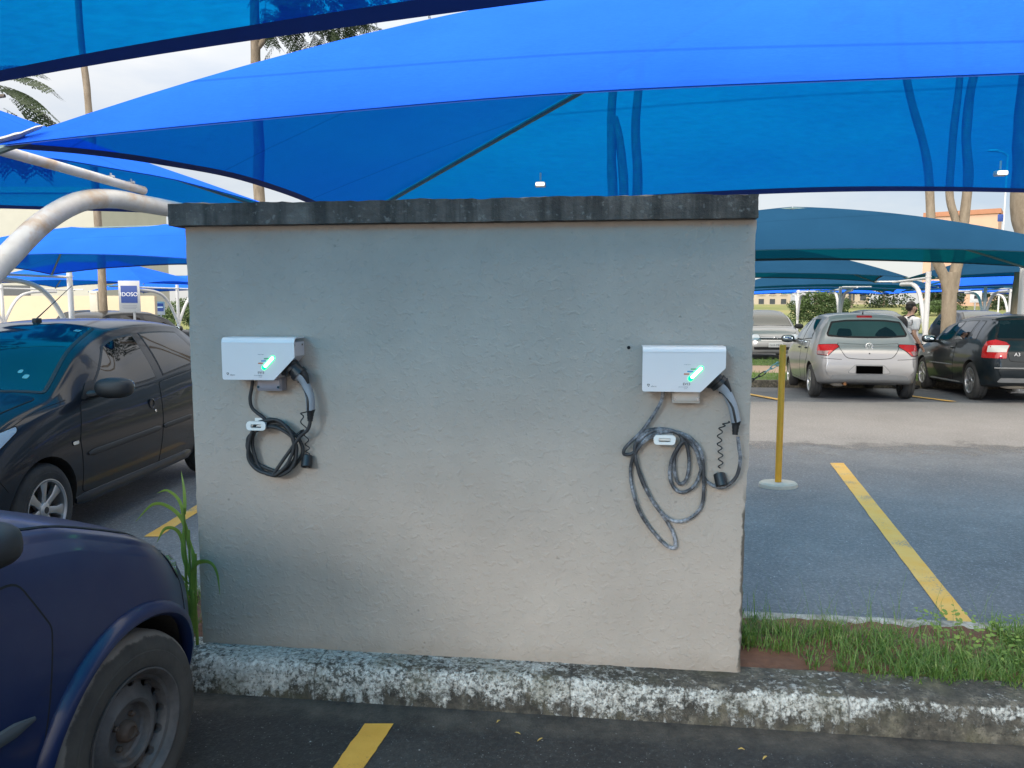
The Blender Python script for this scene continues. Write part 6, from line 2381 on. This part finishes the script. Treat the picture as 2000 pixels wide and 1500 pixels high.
# far tree belt, each tree its own
spots = [(35 + 3.1 * k + rg.uniform(-1, 1), 77 + rg.uniform(-4, 4), rg.uniform(0.75, 1.1)) for k in range(13)] + [(38.5, 112, 0.9), (35.2, 108, 0.6), (29.5, 106, 0.8)]
words = ['first', 'second']
for i, (x, y, sc) in enumerate(spots):
    h = 3.3 * sc
    rng = random.Random(i + 40)
    cl = []
    for _ in range(15):
        a = rng.uniform(0, 6.28)
        q = rng.random() ** 0.5 * 2.1 * sc
        cl.append(((q * math.cos(a), q * math.sin(a), 0.45 + rng.uniform(0.0, 1.0) * (h - 0.8)), (0.9 * sc, 0.9 * sc, 0.65 * sc), 90))
    tree((x, y, 1.0 if y < 90 else 1.35), [([(0, 0, -0.3), (0.05, 0, 1.0), (0.1, 0.1, h * 0.7)], 0.16, 0.06)], cl, 'dark tree in the far belt beyond the grassy field', 'leaf_dark', 0.27, i + 60, 'trees beyond the field')
# bushes
rng = random.Random(5)


def bush(name, loc, r, n, label, leaf='leaf_mid', size=0.16):
    root = empty(name, loc, 0, label, 'bush')
    b = MB()
    for k in range(7):
        a = rng.uniform(0, 6.28)
        b.tube([(0.1 * math.cos(a), 0.1 * math.sin(a), -0.1), (r[0] * 0.5 * math.cos(a), r[1] * 0.5 * math.sin(a), r[2] * 0.9)], [0.03, 0.012], 6)
    b.build('stem', 'bark', root)
    b = MB()
    for _ in range(n):
        a = rng.uniform(0, 6.28)
        q = rng.random() ** 0.5
        z = rng.random() ** 0.7
        k = math.sqrt(max(0.05, 1 - (z * 0.92) ** 2.4))
        leaf_clump(b, (r[0] * q * k * math.cos(a), r[1] * q * k * math.sin(a), r[2] * 2 * z * 0.95 + 0.1), (r[0] * 0.16, r[1] * 0.16, r[2] * 0.2), 80, size * 0.72, rng)
    b.build('foliage', leaf, root, smooth=False)
    return root


bush('round_bush', (17.05, 42.8, -0.05), (2.0, 1.4, 1.15), 120, 'round green bush between the two distant white forked posts')
bush('hedge', (-17.6, 43, -0.05), (2.3, 1.2, 0.95), 90, 'green hedge beyond the second blue sign on the left')
bush('hedge', (36.2, 66, 0.5), (2.6, 1.4, 0.7), 60, 'low pale green bush in the field behind the walking person', 'leaf_mid', 0.2)

# ------------------------------------------------------------------ signs
root = empty('parking_sign', (-9.40, 19.0, -0.06), R(4), 'grey parking sign with blue panel reading IDOSO', 'sign', 'parking signs')
b = MB()
b.tube([(0.09, 0.02, 0), (0.09, 0.02, 2.1)], 0.03, 10)
b.build('pole', 'sign_grey', root)
b = MB()
b.box((-0.255, -0.02, 1.44), (0.255, 0.0, 2.21), 0, 0.006)
b.build('panel', 'sign_grey', root)
b = MB()
b.box((-0.195, -0.026, 1.67), (0.195, -0.0203, 2.09))
b.build('blue_field', 'sign_blue', root, smooth=False)
text_obj('sign_text', 'IDOSO', 0.135, 'sign_white', root, Matrix.Translation((0, -0.029, 1.835)) @ FRONT, 0.002, 'CENTER')
for (z, w_) in ((1.60, 0.17), (1.565, 0.18), (1.53, 0.15)):
    b = MB()
    b.box((-w_, -0.0225, z - 0.006), (w_, -0.0203, z + 0.006))
    b.build('fine_print', 'ink_grey', root, smooth=False)
root = empty('parking_sign', (-17.35, 38.0, -0.05), R(4), 'smaller distant grey sign with blue panel, right of the one reading IDOSO', 'sign', 'parking signs')
b = MB()
b.tube([(0.05, 0.02, 0), (0.05, 0.02, 1.8)], 0.03, 10)
b.build('pole', 'sign_grey', root)
b = MB()
b.box((-0.255, -0.02, 1.15), (0.255, 0.0, 1.80), 0, 0.006)
b.build('panel', 'sign_grey', root)
b = MB()
b.box((-0.195, -0.026, 1.33), (0.195, -0.0203, 1.72))
b.build('blue_field', 'sign_blue', root, smooth=False)
b = MB()
b.box((-0.17, -0.03, 1.50), (0.17, -0.0263, 1.56))
b.build('lettering', 'sign_white', root, smooth=False)
root = empty('parking_sign', (-11.05, 20.6, -0.06), R(6), 'pale back of a parking sign left of the thin trunk', 'sign', 'parking signs')
b = MB()
b.tube([(0.0, -0.03, 0), (0.0, -0.03, 1.98)], 0.022, 10)
b.build('pole', 'sign_back', root)
b = MB()
b.box((-0.205, 0.0, 1.28), (0.205, 0.02, 2.0), 0, 0.006)
for z in (1.93, 1.36):
    b.box((-0.18, -0.014, z - 0.01), (0.18, -0.0005, z + 0.01))
b.build('panel', 'sign_back', root)
# small white notice on the distant posts
root = empty('notice_board', (21.9, 36.5, -0.05), R(8), 'small white notice on a thin pole among the distant right posts', 'sign')
b = MB()
b.tube([(0, 0.02, 0), (0, 0.02, 2.3)], 0.03, 8)
b.build('pole', 'white_metal', root)
b = MB()
b.box((-0.30, -0.02, 1.75), (0.30, 0.0, 2.30), 0, 0.006)
b.build('panel', 'sign_white', root)
b = MB()
b.box((-0.10, -0.026, 1.93), (0.12, -0.0203, 2.08))
b.build('symbol', 'ink', root, smooth=False)

# ------------------------------------------------------------------ yellow bollard and chain
root = empty('bollard', (2.272, 6.44, -0.004), 0, 'slim yellow steel bollard on a round cement foot, beyond the right end of the wall', 'bollard')
b = MB()
n = 26
ring0 = [(0.165 * (1 + 0.10 * noise.noise((math.cos(6.283 * k / n) * 2, math.sin(6.283 * k / n) * 2, 3))) * math.cos(6.283 * k / n), 0.12 * (1 + 0.14 * noise.noise((math.cos(6.283 * k / n) * 2, math.sin(6.283 * k / n) * 2, 8))) * math.sin(6.283 * k / n)) for k in range(n)]
vs = [(x, y, 0) for (x, y) in ring0] + [(x * 0.98, y * 0.98, 0.028) for (x, y) in ring0] + [(x * 0.88, y * 0.88, 0.042) for (x, y) in ring0]
fs = [(i, (i + 1) % n, n + (i + 1) % n, n + i) for i in range(n)] + [(n + i, n + (i + 1) % n, 2 * n + (i + 1) % n, 2 * n + i) for i in range(n)] + [tuple(range(2 * n, 3 * n))]
b.add(vs, fs)
b.build('foot', 'old_cement', root)
b = MB()
b.tube([(0, 0, 0.03), (0, 0, 1.208), (0, 0, 1.212)], [0.027, 0.027, 0.024], 16)
b.build('column', 'post_yellow', root)
b = MB()
b.tube([(-0.028 + 0.016 * math.cos(a) - 0.01, 0, 1.05 + 0.016 * math.sin(a)) for a in [2 * math.pi * k / 14 for k in range(14)]], 0.005, 8, True)
b.build('eyelet', 'chain_hook', root)
root = empty('chain', (2.272, 6.44, 0), 0, 'dark steel chain sagging leftwards from the yellow bollard behind the wall', 'chain')
P0, P1 = Vector((-0.045, 0, 1.045)), Vector((-2.1, 0.26, 1.05))
N = 44
for i in range(N):
    t = (i + 0.5) / N
    pt = lambda q: P0.lerp(P1, q) - Vector((0, 0, 0.40 * 4 * q * (1 - q)))
    a, c = pt(i / N), pt((i + 1) / N)
    d = (c - a).normalized()
    u = Vector((0, 0, 1)) if i % 2 else Vector((0, 1, 0))
    sdv = d.cross(u).normalized()
    m = (a + c) / 2
    L = (c - a).length * 0.62
    b = MB()
    loop = []
    for k in range(16):
        q = 2 * math.pi * k / 16
        loop.append(m + d * (L * max(-1, min(1, 1.25 * math.cos(q)))) + sdv * (0.0125 * math.sin(q)))
    b.tube(loop, 0.0042, 6, True)
    b.build('link', 'chain_hook' if i < 2 else 'chain_dark', root)

# ------------------------------------------------------------------ grass, weed, litter
rng = random.Random(11)


def blade(b, p, d, L, w, bend, mi=0, seg=4):
    side = Vector((-d.y, d.x, 0)).normalized()
    q = Vector(p)
    dr = Vector((d.x * 0.25, d.y * 0.25, 1)).normalized()
    vs = []
    for i in range(seg + 1):
        t = i / seg
        ww = w * (1 - t) ** 0.7 * (1 if i else 0.8)
        vs += [q - side * ww, q + side * ww]
        q = q + dr * (L / seg)
        dr = (dr + Vector((d.x, d.y, -0.25)) * (bend / seg)).normalized()
    b.add(vs, [(2 * i, 2 * i + 1, 2 * i + 3, 2 * i + 2) for i in range(seg)], mi)


def on_bed(u, v):
    return lot(u, v, 0.112 + 0.012 * noise.noise((u * 4, v * 6, 1)))


b = MB()
tufts = []
while len(tufts) < 1750:
    u = rng.uniform(2.22, 5.6)
    v = rng.uniform(0.02, 0.62)
    dens = 0.50 + 0.75 * noise.noise((u * 2.2, v * 4, 6)) + 0.35 * (u - 2.2) / 1.5 * 0.6
    if u < 2.46 and v < 0.26:
        dens -= 0.75
    if v > 0.50:
        dens -= 0.45
    if 2.75 < u < 3.35 and v > 0.36:
        dens -= 0.5
    if rng.random() < dens:
        tufts.append((u, v))
for _ in range(110):
    tufts.append((rng.uniform(-1.6, -0.06), rng.uniform(0.02, 0.6)))
for (u, v) in tufts:
    p = on_bed(u, v)
    k = rng.randint(6, 13)
    big = rng.random() < 0.25
    for _ in range(k):
        a = rng.uniform(0, 6.28)
        q = p + Vector((rng.uniform(-.03, .03), rng.uniform(-.03, .03), -0.01))
        L = rng.uniform(0.03, 0.11) * (1.5 if big else 1.0)
        blade(b, q, Vector((math.cos(a), math.sin(a), 0)), L, rng.uniform(0.0014, 0.0034), rng.uniform(0.5, 2.2))
for _ in range(60):
    p = on_bed(rng.uniform(2.24, 3.3), rng.uniform(0.35, 0.66))
    a = rng.uniform(0, 6.28)
    blade(b, p, Vector((math.cos(a), math.sin(a), 0)), rng.uniform(0.16, 0.30), 0.0012, rng.uniform(0.3, 0.9))
o = b.build('grass', 'blade', smooth=False)
tag(o, kind='stuff')
b = MB()
for _ in range(6500):
    u = rng.uniform(3.0, 5.6)
    v = rng.uniform(0.12, 0.68)
    if rng.random() > 0.15 + 0.55 * (u - 3.0) + 0.5 * noise.noise((u * 3, v * 5, 2)):
        continue
    p = on_bed(u, v) + Vector((0, 0, rng.uniform(0.01, 0.075)))
    a = rng.uniform(0, 6.28)
    tilt = Vector((rng.uniform(-.5, .5), rng.uniform(-.6, .3), 1)).normalized()
    x = tilt.cross(Vector((math.cos(a), math.sin(a), 0))).normalized()
    y = tilt.cross(x)
    s = rng.uniform(0.005, 0.0125)
    b.add([p + (x * math.cos(t) * s + y * math.sin(t) * s * 0.75) for t in [2 * math.pi * k / 7 for k in range(7)]], [tuple(range(7))])
o = b.build('ground_cover', 'leaf_bright', smooth=False)
tag(o, kind='stuff')
b = MB()
for _ in range(4200):
    x = rng.uniform(2.0, 12)
    band = rng.choice([(15.75, 17.3), (19.3, 21.2)])
    y = medline(x, rng.uniform(*band))
    a = rng.uniform(0, 6.28)
    blade(b, (x, y, ground_z(y) + 0.12), Vector((math.cos(a), math.sin(a), 0)), rng.uniform(0.05, 0.13), 0.006, rng.uniform(0.3, 1.5), 0, 2)
o = b.build('lawn_grass', 'blade', smooth=False)
tag(o, kind='stuff')
# tall weed at the left foot of the wall
root = empty('tall_weed', lot(-0.02, -0.03, 0.125), LOT_YAW, 'tall green weed with long arching blades at the left foot of the wall', 'plant')
for k, (x, h) in enumerate(((0.0, 0.50), (0.025, 0.40), (-0.02, 0.59))):
    b = MB()
    b.tube(catmull([(x * 0.6, 0.01 * k, 0), (x * 0.8, 0, h * 0.4), (x + 0.01, -0.01, h)], 5), [0.0065] * 5 + [0.005] * 6, 8)
    b.build('stem', 'leaf_bright', root)
WS = 0.80


def leaf_ribbon(pts, w):
    P = catmull([Vector((p[0], p[1], p[2] * WS)) for p in pts], 7)
    n = len(P)
    b = MB()
    vs, fs = [], []
    for i in range(n):
        t = i / (n - 1)
        d = (P[min(n - 1, i + 1)] - P[max(0, i - 1)]).normalized()
        s = d.cross(Vector((0, 1, 0.25))).normalized()
        f = d.cross(s).normalized()
        ww = w * (min(1.0, 0.45 + t * 3) if t < 0.3 else (1 - ((t - 0.3) / 0.7) ** 1.8)) + 0.0004
        vs += [P[i] - s * ww - f * ww * 0.35, P[i], P[i] + s * ww - f * ww * 0.35]
    for i in range(n - 1):
        fs += [(3 * i, 3 * i + 1, 3 * i + 4, 3 * i + 3), (3 * i + 1, 3 * i + 2, 3 * i + 5, 3 * i + 4)]
    b.add(vs, fs)
    return b.build('leaf', 'leaf_bright', root, angle=180)


for pts, w_ in (([(0.01, -0.01, 0.40), (0.05, -0.03, 0.46), (0.11, -0.04, 0.47), (0.145, -0.05, 0.42), (0.155, -0.05, 0.31)], 0.009),
                ([(0.0, 0, 0.52), (-0.02, 0.0, 0.66), (-0.08, 0, 0.735), (-0.15, 0, 0.745), (-0.215, -0.02, 0.66)], 0.010),
                ([(-0.01, 0, 0.62), (-0.03, 0, 0.76), (-0.08, 0, 0.82), (-0.14, 0.02, 0.80)], 0.008),
                ([(-0.01, 0, 0.45), (-0.04, 0, 0.60), (-0.085, -0.02, 0.63), (-0.12, -0.03, 0.56)], 0.009),
                ([(-0.01, 0, 0.70), (-0.01, 0, 0.82), (-0.03, 0.02, 0.92)], 0.007),
                ([(0.0, -0.01, 0.28), (-0.05, -0.03, 0.42), (-0.11, -0.03, 0.50), (-0.15, -0.03, 0.48)], 0.009),
                ([(0.01, 0, 0.30), (0.03, -0.02, 0.46), (0.02, -0.02, 0.58)], 0.012),
                ([(0.0, 0, 0.2), (-0.03, -0.02, 0.34), (-0.09, -0.04, 0.36), (-0.13, -0.05, 0.28)], 0.008),
                ([(0.0, 0, 0.05), (0.02, -0.02, 0.22), (0.012, -0.02, 0.36)], 0.010),
                ([(0.0, 0, 0.03), (-0.03, -0.02, 0.2), (-0.045, -0.03, 0.33)], 0.010),
                ([(0.0, 0, 0.36), (-0.02, -0.01, 0.5), (-0.015, -0.01, 0.64)], 0.011),
                ([(0.0, -0.01, 0.34), (-0.05, -0.02, 0.40), (-0.10, -0.03, 0.40)], 0.007)):
    leaf_ribbon(pts, w_)
# dry leaves on the near asphalt
for (x, y) in ((0.795, 2.52), (0.86, 2.47), (0.02, 2.62), (0.10, 2.58), (-0.05, 2.70)):
    a = rng.uniform(0, 6.28)
    L, w_ = rng.uniform(0.009, 0.016), rng.uniform(0.003, 0.0055)
    b = MB()
    vs = []
    for i in range(6):
        t = i / 5
        ww = w_ * math.sin(math.pi * (0.08 + 0.88 * t))
        z = 0.003 + 0.004 * math.sin(t * 3.1) * rng.uniform(0.4, 1)
        vs += [(L * (t - 0.5) * 2, -ww, z + 0.002), (L * (t - 0.5) * 2, 0, z), (L * (t - 0.5) * 2, ww, z + 0.002)]
    fs = []
    for i in range(5):
        fs += [(3 * i, 3 * i + 1, 3 * i + 4, 3 * i + 3), (3 * i + 1, 3 * i + 2, 3 * i + 5, 3 * i + 4)]
    b.add(vs, fs)
    o = b.build('fallen_leaf', 'dry_leaf', angle=180)
    o.location = (x, y, -0.002)
    o.rotation_euler = (0, 0, a)
    tag(o, 'small dry yellowish leaf lying on the near dark asphalt', 'leaf', 'dry leaves on the asphalt')


# ------------------------------------------------------------------ the walking person
def skin_mesh(name, joints, edges, m, parent, root_idx=0, levels=2):
    me = bpy.data.meshes.new(name)
    me.from_pydata([j[0] for j in joints], edges, [])
    o = bpy.data.objects.new(name, me)
    COL.objects.link(o)
    md = o.modifiers.new('skin', 'SKIN')
    if not me.skin_vertices:
        me.skin_vertices.new()
    for i, j in enumerate(joints):
        sv = me.skin_vertices[0].data[i]
        r = j[1] if isinstance(j[1], tuple) else (j[1], j[1])
        sv.radius = r
        sv.use_root = (i == root_idx)
    ss = o.modifiers.new('sub', 'SUBSURF')
    ss.levels = levels
    ss.render_levels = levels
    dg = bpy.context.evaluated_depsgraph_get()
    nm = bpy.data.meshes.new_from_object(o.evaluated_get(dg))
    o.modifiers.clear()
    o.data = nm
    nm.materials.clear()
    nm.materials.append(M[m])
    for p in nm.polygons:
        p.use_smooth = True
    o.parent = parent
    return o


PER = empty('person', (7.80, 15.1, -0.095), R(8), 'person in a white shirt and black face mask with dark backpack, walking between two cars', 'person')
J, E = [], []


def jt(p, r, prev=None):
    J.append((p, r))
    i = len(J) - 1
    if prev is not None:
        E.append((prev, i))
    return i


pel = jt((0, 0, 0.90), (0.115, 0.135))
sp1 = jt((0.0, 0, 1.08), (0.105, 0.125), pel)
sp2 = jt((0.0, 0, 1.27), (0.115, 0.145), sp1)
sp3 = jt((-0.01, 0, 1.37), (0.085, 0.12), sp2)
nk = jt((0.0, 0, 1.43), 0.056, sp3)
nk2 = jt((0.02, 0, 1.49), 0.054, nk)
hd = jt((0.03, 0, 1.57), (0.088, 0.075), nk2)
hd2 = jt((0.025, 0, 1.645), (0.086, 0.072), hd)
for sg in (1, -1):
    sh = jt((-0.01, sg * 0.165, 1.365), 0.060, sp3)
    el = jt((-0.06 if sg < 0 else -0.10, sg * 0.215, 1.09), 0.042, sh)
    wr = jt((0.10 if sg < 0 else 0.02, sg * 0.205, 0.875), 0.030, el)
    pm = jt((0.145 if sg < 0 else 0.05, sg * 0.20, 0.815), (0.026, 0.036), wr)
    px_ = J[pm][0]
    for f in range(4):
        k = jt((px_[0] + 0.03, px_[1] + 0.012 * (f - 1.5), px_[2] - 0.035 - 0.004 * (1.5 - abs(f - 1.5))), 0.0095, pm)
        jt((px_[0] + 0.035, px_[1] + 0.012 * (f - 1.5), px_[2] - 0.072 - 0.008 * (1.5 - abs(f - 1.5))), 0.008, k)
    k = jt((px_[0] + 0.035, px_[1] - sg * 0.028, px_[2] + 0.0), 0.011, pm)
    jt((px_[0] + 0.06, px_[1] - sg * 0.03, px_[2] - 0.028), 0.009, k)
    hp = jt((0.0, sg * 0.095, 0.82), 0.082, pel)
    kn = jt((0.06 if sg < 0 else 0.02, sg * 0.10, 0.47), 0.056, hp)
    an = jt((0.02 if sg < 0 else -0.12, sg * 0.10, 0.09), 0.038, kn)
    jt((0.15 if sg < 0 else 0.0, sg * 0.11, 0.035), (0.045, 0.035), an)
skin_mesh('body', J, E, 'skin', PER)
# face details
b = MB()
ellipsoid(b, (0.128, 0, 1.575), (0.024, 0.014, 0.022), 10, 8, 1.0)
b.build('nose', 'skin', PER)
for sg in (1, -1):
    b = MB()
    ellipsoid(b, (0.036, sg * 0.074, 1.585), (0.017, 0.009, 0.028), 10, 8, 1.0)
    b.build('ear', 'skin', PER)
    b = MB()
    ellipsoid(b, (0.104, sg * 0.032, 1.605), (0.010, 0.014, 0.008), 10, 8, 1.0)
    b.build('eye', 'ink', PER)
b = MB()
ellipsoid(b, (0.086, 0, 1.535), (0.046, 0.052, 0.046), 16, 10, 0.9)
b.build('face_mask', 'mask_black', PER)
b = MB()
ellipsoid(b, (0.000, 0, 1.650), (0.098, 0.080, 0.075), 18, 12, 1.0)
ellipsoid(b, (-0.030, 0, 1.605), (0.066, 0.078, 0.080), 16, 10, 1.0)
b.build('hair', 'hair', PER)
# shirt, trousers
Jb, Eb = J, E
J, E = [], []
a0 = jt((0, 0, 0.90), (0.165, 0.195))
a1 = jt((0.0, 0, 1.08), (0.155, 0.185), a0)
a2 = jt((0.0, 0, 1.27), (0.160, 0.200), a1)
a3 = jt((-0.01, 0, 1.385), (0.115, 0.160), a2)
for sg in (1, -1):
    s1 = jt((-0.01, sg * 0.175, 1.365), 0.100, a3)
    s2 = jt((-0.03 if sg < 0 else -0.05, sg * 0.205, 1.22), 0.084, s1)
    jt((-0.04 if sg < 0 else -0.065, sg * 0.208, 1.15), 0.080, s2)
skin_mesh('shirt', J, E, 'white_shirt', PER, 1)
J, E = [], []
a0 = jt((0, 0, 0.92), (0.150, 0.180))
for sg in (1, -1):
    hp = jt((0.0, sg * 0.095, 0.80), 0.118, a0)
    kn = jt((0.06 if sg < 0 else 0.02, sg * 0.10, 0.47), 0.085, hp)
    jt((0.02 if sg < 0 else -0.12, sg * 0.10, 0.10), 0.066, kn)
skin_mesh('trousers', J, E, 'dark_trousers', PER)
for sg in (1, -1):
    b = MB()
    x = 0.07 if sg < 0 else -0.07
    ellipsoid(b, (x, sg * 0.105, 0.045), (0.135, 0.05, 0.045), 16, 8, 0.8)
    b.build('shoe', 'shoe', PER)
b = MB()
ellipsoid(b, (-0.205, 0, 1.22), (0.10, 0.15, 0.21), 18, 12, 0.7)
bp = b.build('backpack', 'backpack', PER)
for sg in (1, -1):
    b = MB()
    b.tube(catmull([(-0.13, sg * 0.11, 1.40), (-0.01, sg * 0.11, 1.445), (0.10, sg * 0.105, 1.34), (0.11, sg * 0.13, 1.18), (-0.10, sg * 0.15, 1.08)], 5), 0.014, 8)
    b.build('strap', 'backpack', bp)
